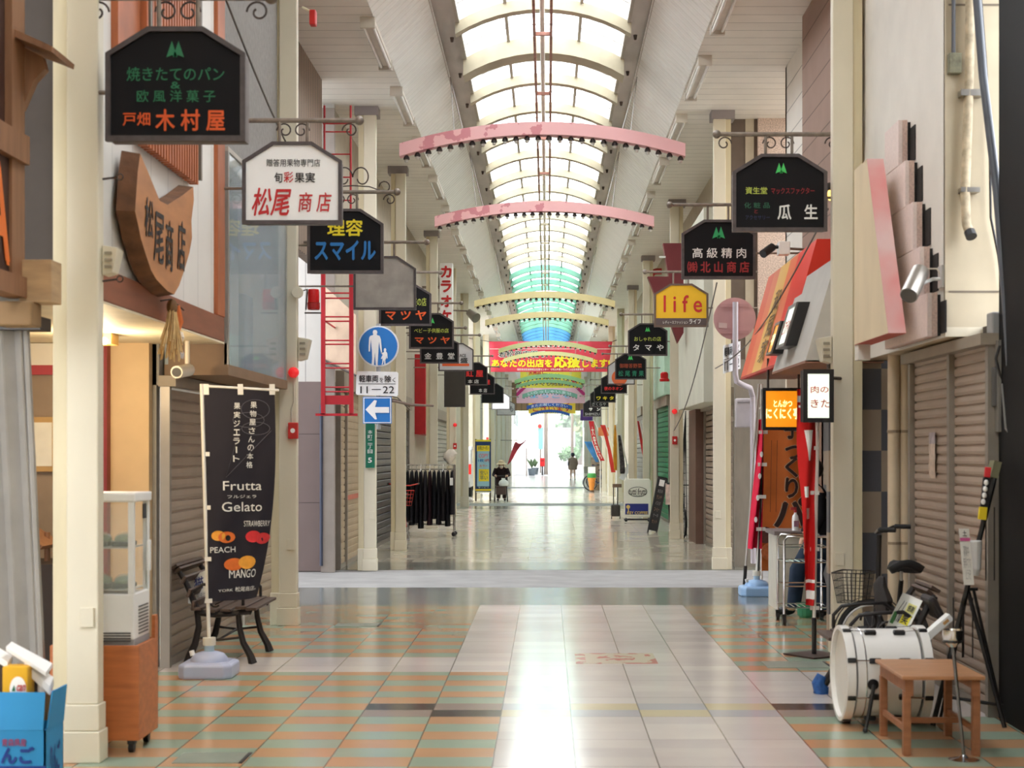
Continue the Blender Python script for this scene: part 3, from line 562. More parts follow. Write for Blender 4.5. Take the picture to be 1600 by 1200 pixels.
# shop interior
t = thing('interior_header', 'white wall band over a red strip inside the open shop at far left', 'wall panel', (-3.9, 11.28, 2.3)); MB().box(-4.5,-3.28,11.26,11.3,2.24,2.4).build('white_band', w_white, t); MB().box(-4.5,-3.24,11.25,11.3,2.17,2.24).build('red_strip', mk('strip_red', (170,60,70), .5), t)
t = thing('framed_notice', 'pale framed notice on the brown wall inside the shop at far left', 'picture frame', (-3.7, 11.28, 1.5)); MB().box(-3.80,-3.60,11.26,11.29,1.46,1.86).build('frame', mk('frame_oak', (186,150,96), .5), t); MB().box(-3.77,-3.63,11.255,11.262,1.5,1.82).build('sheet', mk('paper', (232,230,222), .7), t)
t = thing('shop_counter', 'dark shelf unit with a slanted wooden tray inside the shop at far left', 'counter', (-3.7, 10.6, 0)); MB().box(-3.95,-3.25,10.3,10.9,0,.85).build('body', mk('dark_box', (52,40,34), .6), t); MB().obox((-3.6,10.5,1.1),(.5,.4,.03), ry=.6).build('tray', WOODL, t)
MB().cyl((-3.45,10.6,.85),(-3.45,10.6,1.05),.02).build('tray_leg', WOODL, t)
tag(MB().box(-3.27,-3.21,11.2,11.29,0,2.4).build('red_post', mk('post_red', (130,32,34), .5)), 'dark red post beside the tan wall inside the shop doorway', 'post')
t = thing('wall_lamp', 'small glowing warm lamp under the shop canopy beside the nearest column', 'lamp', (-3.0, 10.4, 2.36)); MB().box(-3.09,-2.93,10.32,10.5,2.33,2.42).build('lamp_body', mk('lamp_brass', (200,160,90), .4), t); MB().ball((-3.0,10.34,2.355),.05,(1.4,.6,.6)).build('bulb', mk('glow_warm', (255,226,160), .5, emit=2.2, var=0), t, smooth=True)
lp = bpy.data.lights.new('shop_lamp_light', 'POINT'); lp.energy = 4.5; lp.color = (1,.78,.5); lp.shadow_soft_size = .08; lo = bpy.data.objects.new('shop_lamp_light', lp); COL.objects.link(lo); lo.location = (-3.0, 10.2, 2.2)
# fascia of the fruit shop
FWH = grooves('fascia_white_boards', (232,229,222), 1, .42, .008, .6, .55, .05)
t = thing('shop_fascia', 'white boarded shop fascia framed in orange-brown wood behind the carved wooden sign', 'shop front', (-2.45, 9.8, 2.42))
MB().box(-2.52,-2.42,8.3,11.15,2.6,6.27).build('boarding', FWH, t); MB().box(-2.54,-2.395,8.25,11.4,2.42,2.6).build('bottom_beam', WOODB, t, bevel=.006); MB().box(-2.54,-2.39,11.15,11.4,2.6,6.27).build('end_post', WOODO, t, bevel=.006)
MB().box(-2.44,-2.38,8.52,8.98,3.45,6.2).build('side_post', WOODO, t)
t = thing('wooden_lattice', 'brown vertical-slat wooden lattice on the fascia behind the nearest black sign', 'lattice', (-2.37, 9.6, 3.4))
for k in range(20): MB().box(-2.40,-2.345,9.0+k*.068,9.0+k*.068+.036,3.40,6.2).build('slat', WOODO, t)
MB().box(-2.405,-2.385,8.98,10.38,3.42,6.2).build('backing', WOODD, t)
for y in (9.05, 10.36): MB().box(-2.36,-2.335,y,y+.04,3.44,6.2).build('iron_strap', mk('strap_grey', (120,112,100), .5), t)
# live-edge sign slab
t = thing('carved_wood_sign', 'thick live-edge wooden slab sign with black brush characters on the white fascia', 'sign', (-2.35, 9.3, 2.6))
ol = [(219,240),(232,270),(244,300),(250,314),(262,320),(274,312),(284,306),(302,292),(303,312),(299,345),(300,372),(296,395),(288,422),(280,446),(272,460),(262,455),(254,447),(244,436),(236,422),(228,398),(220,372),(216,352),(211,330),(213,300),(215,270)]
pts = [WX(a, b, -2.29) for a, b in ol]; n = len(pts)
SLB = mk('slab_face', (188,130,84), .5, var=.28, scale=3, stretch=(1,.6,2.5)); BARK = mk('slab_bark', (110,72,44), .75, var=.4, scale=9, bump=.6)
MB().add(pts+[p+Vector((-.02,0,0)) for p in pts], [tuple(range(n))]).build('face', SLB, t)
ex = [p+Vector((-.10, (p.y-9.35)*.03, (p.z-2.95)*.04)) for p in pts]
MB().add(pts+ex, [(i, (i+1) % n, n+(i+1) % n, n+i) for i in range(n)]+[tuple(range(n, 2*n))]).build('bark_edge', BARK, t, smooth=True)
for ch, (a, b, c, d) in zip('松尾商店', ((226,240,310,372),(240,256,332,412),(259,271,344,424),(277,290,344,424))):
    y0_, y1_ = -2.287*F/(a-CX), -2.287*F/(b-CX); zc_ = lambda py: H-(py-CY)*((y0_+y1_)/2)/F
    letters(t, ch, lambda u, v: Vector((-2.287, u, v)), y0_, y1_, zc_(d), zc_(c), TK, .012, shear=.1)
# straw rope ornament
t = thing('straw_ornament', 'dried straw tassel ornament with orange twist hanging from the fascia beam', 'ornament', (-2.33, 9.55, 2.55))
st = mk('straw', (206,170,112), .8, var=.3, scale=20); mb = MB(); r2 = random.Random(3)
for k in range(46):
    a = r2.uniform(0, 2*PI); r = r2.uniform(.02, .11); x0_, y0_ = -2.325+.02*math.cos(a), 9.52+.02*math.sin(a); dz = r2.uniform(.2, .34)
    mb.tube([(x0_, y0_, 2.50), (x0_+r*.4*math.cos(a)*.5, y0_+r*.5*math.sin(a), 2.5-dz*.5), (x0_+r*math.cos(a)*.5, y0_+r*1.2*math.sin(a)-.03, 2.5-dz)], .0045, 4)
o = mb.build('straw', st, t); o['kind'] = 'stuff'
MB().ball((-2.325,9.52,2.5),.035,(1,1,1.5)).build('knot', mk('straw_dark', (120,86,52), .8), t, smooth=True)
MB().tube([(-2.32,9.62,2.52),(-2.31,9.64,2.42),(-2.315,9.61,2.33)], [.02,.028,.01], 8).build('orange_twist', mk('twist_orange', (214,112,50), .5), t, smooth=True)
MB().grid(lambda u, v: (-2.30+.01*math.sin(v*9), 9.6+.10*u, 2.36-.17*v), 3, 5).build('plastic_wrap', mk('clear_plastic', (236,236,236), .2, alpha=.55), t)
MB().tube([(-2.37,9.42,2.53),(-2.33,9.52,2.55),(-2.30,9.72,2.50)], .005, 5).build('wire', IRON, t)
# camera under canopy
t = thing('security_camera', 'small white security camera under the canopy above the left shutter', 'camera', (-2.62, 11.0, 2.3)); MB().cyl((-2.60,11.15,2.2),(-2.63,10.9,2.17),.045,n=14).build('body', mk('cam_white', (226,218,204), .4), t, smooth=True); MB().cyl((-2.63,10.9,2.17),(-2.631,10.892,2.169),.033,n=14).build('lens', TK, t); MB().cyl((-2.60,11.1,2.24),(-2.60,11.1,2.42),.018).build('mount', mk('cam_white', (226,218,204)), t)
# glass display case above the shutter
t = thing('display_case', 'large glass display case with pale blue haze jutting out above the left shutter', 'display case', (-2.6, 12.8, 2.2))
gp = bpy.data.materials.new('case_glass'); g = NT(gp); g.b.inputs['Base Color'].default_value = (*lin((205,220,228)),1); g.b.inputs['Roughness'].default_value = .03; g.b.inputs['Alpha'].default_value = .38
MB().box(-2.405,-2.40,11.52,14.12,2.26,3.86).build('front_glass', gp, t); MB().box(-2.84,-2.405,14.10,14.11,2.26,3.86).build('side_glass', gp, t)
MB().box(-2.87,-2.39,11.51,14.13,2.18,2.26).build('base', mk('case_base', (140,112,86), .6), t); MB().box(-2.87,-2.39,11.51,14.13,3.86,3.895).build('top', mk('case_top', (196,190,180), .6), t)
MB().box(-2.84,-2.40,11.51,11.53,2.26,2.42).build('near_end', mk('case_base', (140,112,86)), t); MB().box(-2.87,-2.84,11.52,14.1,2.26,3.86).build('back', mk('case_back', (176,188,196), .7, var=.1), t)
for y in (11.53, 14.09): MB().box(-2.42,-2.39,y-.02,y+.02,2.26,3.86).build('corner_post', mk('case_metal', (168,166,160), .4, .4), t)
for (y, z, w_, h_, c) in ((12.2, 2.3, .5, .8, (120,150,176)), (12.9, 2.3, .35, 1.0, (200,206,206)), (13.5, 2.3, .4, .7, (96,130,168))):
    tag(MB().box(-2.8,-2.66,y,y+w_,z-.03,z+h_).build('display_board', mk('board_%d' % c[0], c, .6), bevel=.01), {120:'grey-blue board', 200:'pale white board', 96:'deeper blue board'}[c[0]]+' standing inside the glass display case', 'board')
# showcase fridge on wooden cart
CW = mk('cart_wood', (186,108,58), .45, var=.22, scale=5, stretch=(.8,3,6))
t = thing('wooden_cart', 'orange wooden cart on black castors holding the small glass fridge', 'cart', (-2.4, 8.35, 0))
cx0, cx1, cy0, cy1 = -2.64, -2.167, 8.15, 8.55
MB().box(cx0,cx1,cy0,cy0+.02,.07,.575).build('front_panel', CW, t, bevel=.004); MB().box(cx1-.02,cx1,cy0+.02,cy1,.07,.575).box(cx1-.02,cx1,cy1-.06,cy1,.575,.70).build('side_panel', CW, t); MB().box(cx0,cx0+.02,cy0+.02,cy1,.07,.575).build('side_panel', CW, t); MB().box(cx0+.02,cx1-.02,cy1-.02,cy1,.07,.575).build('back_panel', CW, t)
MB().box(cx0+.02,cx1-.02,cy0+.02,cy1-.02,.48,.50).build('shelf', CW, t); MB().box(cx0+.02,cx1-.02,cy0+.02,cy1-.02,.07,.09).build('bottom', CW, t)
for x in (cx0+.06, cx1-.05):
    for y in (cy0+.05, cy1-.05): c = MB().box(x-.02,x+.02,y-.02,y+.02,.045,.07).build('castor', TK, t); MB().cyl((x-.014,y,.026),(x+.014,y,.026),.026,n=14).build('wheel', TK, c)
FW_ = mk('fridge_white', (236,236,234), .3, var=.03); t = thing('glass_fridge', 'small white glass-sided display fridge with green food packs, standing in the orange cart', 'fridge', (-2.4, 8.35, .5))
fx0, fx1, fy0, fy1 = -2.62, -2.205, 8.19, 8.52
MB().box(fx0,fx1,fy0,fy1,.60,.845).build('base_unit', FW_, t, bevel=.006)
for k in range(4): MB().box(fx0+.02,fx1-.015,fy0-.004,fy0,.61-.0+k*.014-.02,.61+k*.014-.012).build('front_vent', mk('vent_dark', (90,90,90), .5), t)
MB().box(fx0,fx1,fy0+.01,fy1,.503,.60).build('plinth', mk('fridge_grey', (170,170,170), .4), t)
for k in range(9): MB().box(fx1-.001,fx1+.003,fy0+.10,fy1-.04,.62+k*.018,.628+k*.018).build('side_vent', mk('vent_dark', (90,90,90)), t)
for x in (fx0, fx1-.03):
    for y in (fy0, fy1-.03): MB().box(x,x+.03,y,y+.03,.845,1.36).build('frame_post', FW_, t)
MB().box(fx0-.01,fx1+.01,fy0-.01,fy1+.01,1.335,1.385).build('top', FW_, t, bevel=.008)
fg = mk('fridge_glass', (225,232,226), .03, var=0, alpha=.16)
MB().box(fx0+.03,fx1-.03,fy0+.005,fy0+.009,.85,1.335).build('front_pane', fg, t); MB().box(fx1-.012,fx1-.008,fy0+.03,fy1-.03,.85,1.335).build('side_pane', fg, t); MB().box(fx0+.008,fx0+.012,fy0+.03,fy1-.03,.85,1.335).build('side_pane', fg, t)
MB().box(fx1+.003,fx1+.02,fy1-.09,fy1-.04,.95,1.12).build('handle', FW_, t, bevel=.006)
MB().box(fx1-.006,fx1-.002,fy0+.2,fy0+.27,1.24,1.32).build('sticker', mk('sticker_dark', (50,56,60), .5), t)
for z in (.86, 1.085): MB().box(fx0+.03,fx1-.03,fy0+.03,fy1-.03,z,z+.008).build('shelf', mk('shelf_steel', (200,202,200), .3, .6), t)
gf = mk('leafy_green', (90,120,60), .6, var=.5, scale=40, bump=.5)
for z, w in ((.87, 'lower'), (1.095, 'upper')):
    for k in range(3):
        x = fx0+.09+k*.12
        p = thing('salad_pack', 'clear lidded pack of green salad, %s on the %s fridge shelf' % (('leftmost','middle','rightmost')[k], w), 'food pack', (x, fy0+.13, z), 'salad packs in the glass fridge')
        MB().box(x-.05,x+.05,fy0+.06,fy0+.2,z,z+.025).build('tray', mk('tray_dark', (50,56,44), .5), p, bevel=.004); MB().ball((x,fy0+.13,z+.035),.05,(1,1.3,.6)).build('salad', gf, p, smooth=True); MB().ball((x,fy0+.13,z+.035),.056,(1,1.3,.75)).build('lid', mk('pack_lid', (235,240,235), .05, var=0, alpha=.25), p, smooth=True)
# gelato flag
PLB = mk('flag_base_plastic', (170,178,204), .4, var=.04); POLE = mk('pole_white', (232,230,224), .35, var=.03)
def flag_base(name, label, x, y, c=PLB, w=.38):
    t = thing(name, label, 'flag base', (x, y, 0)); h = w/2; q = .05
    oc = [(-h+q,-h),(-.06,-h),(.06,-h),(h-q,-h),(h,-h+q),(h,h-q),(h-q,h),(-h+q,h),(-h,h-q),(-h,-h+q)]
    m = MB(); k = len(oc); L = []
    for s_, z in ((.98, 0), (1.0, .02), (1.0, .085), (.96, .10), (.80, .11)): L.append([(x+a*s_, y+b*s_, z if z > .01 or abs(a) > .07 else .0) for a, b in oc])
    vs = [p for r in L for p in r]
    fs = [(i*k+j, i*k+(j+1) % k, (i+1)*k+(j+1) % k, (i+1)*k+j) for i in range(len(L)-1) for j in range(k)]+[tuple(range((len(L)-1)*k, len(L)*k)), tuple(range(k))[::-1]]
    m.add(vs, fs).build('tank', c, t, bevel=.008); MB().lathe((x, y, .10), [(.135,0),(.13,.03),(.105,.06),(.06,.075),(.04,.078)], 20).build('dome', c, t, smooth=True)
    MB().cyl((x,y,.16),(x,y,.24),.035,n=14).build('neck', mk('neck_blue', (170,196,214), .4), t); MB().cyl((x,y,.22),(x,y,.275),.046,n=14).build('collar', mk('collar_cream', (224,220,206), .4), t); MB().cyl((x-.11,y-.03,.15),(x-.12,y-.03,.185),.018,n=10).build('filler_cap', POLE, t)
    return t
fbx, fby = xx(327, 11.0), 11.0
flag_base('water_tank_stand', 'lavender-grey plastic water-tank base holding the black gelato flag', fbx, fby)
t = thing('gelato_flag', 'black vertical gelato flag with white lettering and painted fruit on a white pole', 'flag', (fbx, fby, .2))
MB().tube([(fbx,fby,.2),W(315,600,fby)], .013, 10).build('pole', POLE, t); tp = W(315,603,fby); MB().tube([tp, tp+Vector((.55,.02,-.03))], .009, 8).build('top_bar', POLE, t)
def gelato(u, v, o=0.0):                           # u across 0..1, v down 0..1
    pl = W(319+8*v, 606+334*v, fby); th = .05+.95*max(0,v)**1.3; w = .5
    x = w*u; r = Vector((x*math.cos(th*(.4+.6*u)), x*math.sin(th*(.4+.6*u))*.8+.025*math.sin(u*9+v*5)*v, -.0*u)); 
    return pl+r+Vector((0, -o, 0))
MB().grid(lambda u, v: gelato(u, v), 16, 40).build('cloth', mk('flag_black', (46,44,52), .8, var=.06, spec=.2), t, smooth='all')
ft = lambda s, u0, u1, v0, v1, m, b=.012, **k: letters(t, s, lambda u, v: gelato(u, v, .006), u0, u1, v1, v0, m, b, **k)
for i, ch in enumerate('果物屋さんの本格'): ft(ch, .655-.012*i, .745-.012*i, .065+i*.040, .095+i*.040, TW)
for i, ch in enumerate('果実ジェラ｜ト'): e_ = .035 if ch == '｜' else 0; ft(ch, .42-.005*i+e_, .51-.005*i-e_, .07+i*.041, .10+i*.041, TW)
ft('Frutta', .24, .80, .437, .480, TW, .003); ft('フルジェラ', .30, .72, .502, .517, TW, .004); ft('Gelato', .22, .82, .535, .580, TW, .003)
ft('STRAWBERRY', .53, .98, .625, .652, TW, .0); 
for s, u0, u1, v0, v1 in (('PEACH', .04, .40, .745, .772), ('MANGO', .30, .82, .855, .895), ('YORK', .14, .36, .945, .957), ('松尾商店。', .40, .88, .937, .960)): ft(s, u0, u1, v0, v1, TW, .006)
def blob(u0, v0, ru, rv, m, nm='painted_fruit', o=.007): MB().add([gelato(u0+ru*math.cos(a), v0+rv*math.sin(a), o) for a in [k*2*PI/18 for k in range(18)]], [tuple(range(18))]).build(nm, m, t, recalc=False)
fo, fyw, fr = mk('fruit_orange', (236,120,48), .6, var=.1, scale=30), mk('fruit_yellow', (244,170,60), .6, var=.1, scale=30), mk('fruit_red', (222,50,56), .6, var=.1, scale=30)
blob(.16,.692,.10,.024,fyw); blob(.28,.70,.12,.027,fo,o=.009); blob(.30,.704,.035,.014,TK,'painted_stone',.011); blob(.70,.70,.14,.028,fr); blob(.88,.71,.14,.027,fr,o=.009); blob(.38,.83,.15,.03,fo); blob(.62,.822,.17,.032,fyw,o=.009)
go = mk('chalk_grey', (96,94,104), .8, var=0)
for c in ((.72,.10,.2,.045),(.62,.15,.22,.035),(.72,.19,.2,.03)): MB().tube([gelato(min(.99,c[0]+c[2]*math.cos(a)), c[1]+c[3]*math.sin(a), .004) for a in [k*2*PI/20 for k in range(20)]], .0022, 4, closed=True).build('chalk_outline', go, t)
MB().tube([gelato(.5,.19,.004),gelato(.28,.42,.004),gelato(.94,.2,.004)], .0022, 4).build('chalk_outline', go, t)
for u in (.03, .52, .97): MB().grid(lambda a, b: gelato(u-.04+.08*a, -.018+.05*b, .008), 1, 2).build('tab', POLE, t)
for v in (.3, .55, .79, .985): MB().grid(lambda a, b: gelato(-.045+.1*a, v+.02*b, .008), 1, 1).build('tab', POLE, t)
# slatted bench ----------------------------------------------------------
BI = mk('bench_iron', (42,38,38), .5, .3, var=.1); BSL = mk('bench_slat', (84,66,56), .55, var=.2, scale=6, stretch=(6,.5,6))
def bench(s, xf, xb, ya, yb, name, label):          # s: side of the street the back faces; legs at ya,yb
    t = thing(name, label, 'bench', ((xf+xb)/2, (ya+yb)/2, 0)); d = xf-xb
    X = lambda f: xb+d*f                           # 0 = back foot line, 1 = front foot
    seat = [(.12,.40),(.35,.385),(.6,.39),(.85,.41),(1.02,.40)]; back = [(.10,.43),(.03,.52),(-.06,.62),(-.16,.69),(-.22,.715)]
    for y in (ya, yb):
        e = MB().tube([(X(f), y, z) for f, z in [(-.20,.70),(-.1,.63),(.0,.53),(.08,.43),(.16,.385),(.4,.37),(.7,.38),(.95,.395),(1.0,.385)]], [.02,.022,.024,.026,.026,.022,.022,.022,.018], 8).build('end_frame', BI, t, smooth=True)
        MB().tube([(X(.10),y,.40),(X(.13),y,.28),(X(.07),y,.15),(X(-.02),y,.06),(X(-.06),y,.0)], [.022,.024,.026,.03,.032], 8).build('leg', BI, t, smooth=True)
        MB().tube([(X(.78),y,.38),(X(.80),y,.28),(X(.86),y,.16),(X(.98),y,.06),(X(1.02),y,.0)], [.02,.022,.024,.028,.034], 8).build('leg', BI, t, smooth=True)
        MB().tube([(X(.02),y,.54),(X(.2),y,.60),(X(.5),y,.595),(X(.75),y,.58),(X(.86),y,.52),(X(.86),y,.45),(X(.84),y,.39)], .012, 8).build('armrest', BI, t, smooth=True)
        MB().tube([(X(.4+.10*math.cos(a)),y,.485+.055*math.sin(a)) for a in [k*.45 for k in range(13)]], .008, 6).build('arm_scroll', BI, t, smooth=True)
    for f, z in seat: MB().obox((X(f),(ya+yb)/2,z+.02),(abs(d)*.17,yb-ya+.16,.022)).build('seat_slat', BSL, t, bevel=.004)
    for i, (f, z) in enumerate(back): MB().obox((X(f-.03),(ya+yb)/2,z+.02),(.022,yb-ya+.16,.065), ry=s*(-.15-.22*i)).build('back_slat', BSL, t, bevel=.004)
    MB().cyl((X(.45),ya,.18),(X(.45),yb,.18),.01,n=8).build('tie_rod', BI, t)
    for y in (ya, yb): MB().tube([(X(.11),y,.2),(X(.45),y,.18),(X(.84),y,.2)], .01, 6).build('cross_bar', BI, t)
    return t
bench(-1, -2.24, -2.70, 11.64, 12.35, 'park_bench', 'dark slatted iron bench on the left behind the gelato flag')
o = MB().grid(lambda u, v: W(293+36*u-0*v, 893+(1-u)*14+62*v*(1-.0*u), 11.75+.0*u), 3, 4)
o = thing('paper_notice', 'white paper with a blue drawing propped on the left bench', 'paper', W(312,940,11.8)); 
pf = lambda u, v: W(294+32*u, 903-14*u+22*v+30*v*(.6+.6*u), 12.0-.1*v)
MB().grid(pf, 2, 3).build('sheet', mk('paper', (232,230,222)), o, solid=.003)
letters(o, '猫', lambda u, v: pf(u, v)+Vector((0,-.008,0)), .3, .75, .5, .12, mk('ink_blue', (60,66,130), .6, var=0), .01)
letters(o, '招き猫', lambda u, v: pf(u, v)+Vector((0,-.008,0)), .45, .85, .85, .6, mk('ink_grey', (170,170,170), .6, var=0), .004)
# apple box --------------------------------------------------------------
BXB = mk('box_blue', (40,142,200), .65, var=.08, scale=4); BXI = mk('box_inside', (176,136,92), .8, var=.1)
t = thing('apple_box', 'open bright blue cardboard apple box with printed lettering at the lower left corner', 'box', (-2.5, 7.12, 0))
ax0, ax1, ay0, ay1, ah = -2.86, -2.287, 7.0, 7.26, .335
MB().box(ax0,ax1,ay0,ay0+.008,0,ah).box(ax1-.008,ax1,ay0,ay1,0,ah).box(ax0,ax0+.008,ay0,ay1,0,ah).box(ax0,ax1,ay1-.008,ay1,0,ah).box(ax0,ax1,ay0,ay1,0,.008).build('walls', BXB, t)
MB().quad((ax0,ay0,ah),(ax1-.01,ay0,ah),(ax1-.01,ay0+.03,ah+.168),(ax0,ay0+.03,ah+.168)).build('flap', BXB, t, solid=.006); MB().quad((ax1,ay0+.02,ah),(ax1,ay1,ah),(ax1+.015,ay1,ah+.17),(ax1+.015,ay0+.05,ah+.17)).build('flap', BXB, t, solid=.006)
MB().quad((ax0,ay1,ah),(ax1,ay1,ah),(ax1,ay1+.02,ah+.12),(ax0,ay1+.02,ah+.12)).build('flap', BXI, t, solid=.006)
NV = mk('print_navy', (26,60,140), .6, var=0); RDP = mk('print_red', (150,70,110), .6, var=0)
fb = lambda u, v: W(u, v, ay0-.004)
letters(t, '青森県産', fb, 3, 41, 1166, 1154, RDP, .02); letters(t, 'りんご', fb, -22, 54, 1194, 1166, NV, .05); MB().quad(fb(-20,1206),fb(72,1206),fb(72,1197),fb(-20,1197)).build('print_band', NV, t)
letters(t, 'りんご', lambda u, v: Vector((ax1+.003, u, v)), ay0+.06, ay0+.2, .12, .26, NV, .02)
t = thing('juice_carton', 'yellow drink carton with a white oval badge inside the blue apple box', 'carton', W(27,1084,7.06)); YC = mk('carton_yellow', (236,180,30), .5, var=.05)
q = W(27,1070,7.1); MB().box(q.x-.055,q.x+.06,7.06,7.16,.04,.615).build('body', YC, t, bevel=.003); fb2 = lambda u, v: W(u, v, 7.055); MB().add([fb2(28+13*math.cos(a), 1077+20*math.sin(a)) for a in [k*2*PI/18 for k in range(18)]], [tuple(range(18))]).build('badge', MATW, t, recalc=False); fb3 = lambda u, v: W(u, v, 7.052); letters(t, 'can', fb3, 26, 40, 1080, 1070, TR, .02, shear=.3); MB().add([fb3(18,1080),fb3(22,1070),fb3(24,1080)],[(0,1,2)]).build('leaf_mark', TG, t, recalc=False)
def flat_box(name, label, a, b, c, d, th, m1, m2, Y0_=7.1):
    t = thing(name, label, 'cardboard', W(*a, Y0_)); P = [W(*a, Y0_), W(*b, Y0_), W(*c, Y0_+.12), W(*d, Y0_+.12)]; dn = Vector((0,0,-th))
    MB().add(P+[p+dn for p in P], [(0,1,2,3),(7,6,5,4),(0,4,5,1),(1,5,6,2),(2,6,7,3),(3,7,4,0)]).build('panel', m1, t, bevel=.003); return t
WC = mk('white_card', (238,236,234), .6, var=.03)
flat_box('cardboard_sheet', 'white cardboard lid lying aslant on top of the blue apple box', (9,1010),(72,1050),(82,1036),(18,1002), .022, WC, BXI)
flat_box('cardboard_tray', 'folded white and brown card tray under the slanting lid in the apple box', (38,1034),(78,1072),(84,1058),(42,1026), .045, WC, BXI, 7.12)
flat_box('cardboard_flap', 'white card piece at the left edge above the blue apple box', (-14,1018),(12,1036),(20,1024),(-8,1008), .03, WC, BXI, 7.1)
tag(MB().box(-2.82,-2.40,7.12,7.24,.02,.60).build('brown_carton', mk('carton_dark', (70,52,40), .8), bevel=.004), 'dark brown carton at the back inside the blue apple box', 'carton')
# floor covers
def cover(a, b, label, c=(150,160,146)):
    t = thing('access_cover', label, 'floor hatch', (WG(*a)+WG(*b))/2, 'metal floor hatches'); p, q = WG(*a), WG(*b)
    MB().box(min(p.x,q.x),max(p.x,q.x),min(p.y,q.y),max(p.y,q.y),-.001,.004).build('plate', mk('plate_%d' % c[0], c, .3, .2), t); MB().box(max(p.x,q.x)-.012,max(p.x,q.x)+.006,min(p.y,q.y),max(p.y,q.y),0,.006).build('rim', TK, t)
cover((268,1193),(392,1177), 'pale green metal floor hatch near the foot of the orange cart'); cover((522,979),(596,974), 'thin metal floor hatch to the right of the second left column'); cover((1200,1044),(1287,1034), 'grey metal floor hatch to the left of the flag pole stand on the right', (150,146,136))
dt = thing('decorative_tile', 'cream floor tile panel with a red ornament in the middle of the walkway', 'floor tile', WG(962,1029)); p, q = WG(900,1037), WG(1020,1021)
m = bpy.data.materials.new('ornament_tile'); g = NT(m); x, y, z, vec = g.xyz(); nz = g.noise(vec, 9, 3); rr = g.math('SQRT', g.math('ADD', g.math('POWER', g.math('MULTIPLY', x, 2.2), 2.0), g.math('POWER', g.math('MULTIPLY', y, 1.9), 2.0)))
bdr = g.math('MAXIMUM', g.math('GREATER_THAN', g.math('ABSOLUTE', x), .235), g.math('GREATER_THAN', g.math('ABSOLUTE', y), .25))
ms = g.math('MULTIPLY', g.math('GREATER_THAN', nz, .52), g.math('MAXIMUM', g.math('LESS_THAN', rr, .33), bdr)); g.nt.links.new(g.mix(ms, lin((206,194,172)), lin((196,120,112))), g.b.inputs['Base Color']); g.b.inputs['Roughness'].default_value = .15
MB().box(p.x,q.x,p.y,q.y,-.001,.002).build('tile', m, dt)
# ==== right foreground ===================================================
RW = mk('cream_render', (196,182,156), .75, var=.14, scale=2.5, bump=.15)
t = thing('shop_hood', 'big plastered shop hood overhead on the right, white side and stained cream front', 'shop front', (2.8, 11, 2.34))
MB().box(2.54,2.56,9.82,12.4,2.34,6.27).build('white_side', w_white, t); MB().box(2.54,2.98,9.8,9.84,2.40,6.27).build('stained_front', RW, t); MB().box(2.54,2.98,9.8,9.83,2.34,2.40).build('front_lip', w_cream, t)
MB().box(2.56,2.98,9.83,12.4,2.34,2.38).build('underside', mk('hood_soffit', (206,186,156), .7), t); MB().box(2.56,2.98,12.36,12.4,2.34,6.27).build('back', w_cream, t)
for z in (4.45, 2.62): MB().box(2.56,2.98,9.797,9.80,z,z+.012).build('joint', mk('joint_dark', (120,108,94), .8), t)
# stepped stone slabs with black glue behind, and the pink fin
STN = mk('pink_stone', (232,214,208), .55, var=.08, scale=50); STE = mk('stone_edge', (212,184,172), .7, var=.25, scale=60); GLU = mk('black_glue', (26,24,24), .7)
for k, (yn, zt, zb) in enumerate(((10.72,3.92,3.6),(10.52,3.6,3.28),(10.30,3.28,2.955),(10.10,2.955,2.63),(9.90,2.63,2.345))):
    s = thing('stone_slab', 'pinkish stone slab on the white hood side, %s of the five stepped slabs' % ('topmost','second from the top','middle','second from the bottom','lowest')[k], 'stone slab', (2.48, yn+.4, zb), 'stepped stone slabs on the hood')
    MB().box(2.45,2.48,yn,11.15,zb+.004,zt).build('face', STN, s, bevel=.003); MB().box(2.48,2.515,yn,11.15,zb+.004,zt).build('edge', STE, s)
    MB().box(2.515,2.54,yn+.02,11.1,zb+.01,zt-.01).build('backing', GLU, s)
    MB().box(2.532,2.539,yn-.14,yn,zb+.02,zt-.06).build('glue_patch', GLU, s)
t = thing('pink_fin', 'leaning cream fin with a faded pink front edge, overhead on the right', 'sign fin', (2.3, 10.7, 2.38))
PKF = bpy.data.materials.new('faded_pink'); g = NT(PKF); x, y, z, vec = g.xyz(); nz = g.noise(vec, 2.0, 3); g.nt.links.new(g.mix(g.math('MULTIPLY', g.math('SUBTRACT', nz, .3), 2.2), lin((222,190,186)), lin((226,116,112))), g.b.inputs['Base Color']); g.b.inputs['Roughness'].default_value = .6
zt_, zb_ = 3.66, 2.385; a0, a1 = 10.78, 10.1
P = lambda x, y, z: Vector((x, y, z))
MB().add([P(2.243,a0,zt_),P(2.36,a0,zt_),P(2.36,a1,zb_),P(2.243,a1,zb_)], [(0,1,2,3)]).build('pink_edge', PKF, t, solid=.004)
MB().add([P(2.243,a0,zt_),P(2.243,11.22,zt_),P(2.243,11.22,zb_),P(2.243,a1,zb_),P(2.36,a0,zt_),P(2.36,11.22,zt_),P(2.36,11.22,zb_),P(2.36,a1,zb_)], [(0,1,2,3),(7,6,5,4),(0,4,5,1),(1,5,6,2)]).build('body', mk('fin_cream', (226,208,176), .6, var=.1, scale=3, stretch=(1,1,.3)), t)
MB().add([P(2.243,11.22,zb_),P(2.36,11.22,zb_),P(2.36,a1,zb_),P(2.243,a1,zb_)], [(0,1,2,3)]).build('bottom', mk('fin_red', (196,96,84), .6), t, solid=.004)
MB().box(2.36,2.45,10.75,11.15,2.5,2.56).build('spacer', STE, t)
tag(MB().box(2.25,2.34,11.12,11.24,2.27,2.39).build('white_box', w_white, bevel=.004), 'small white box fixed under the far foot of the pink fin', 'box')
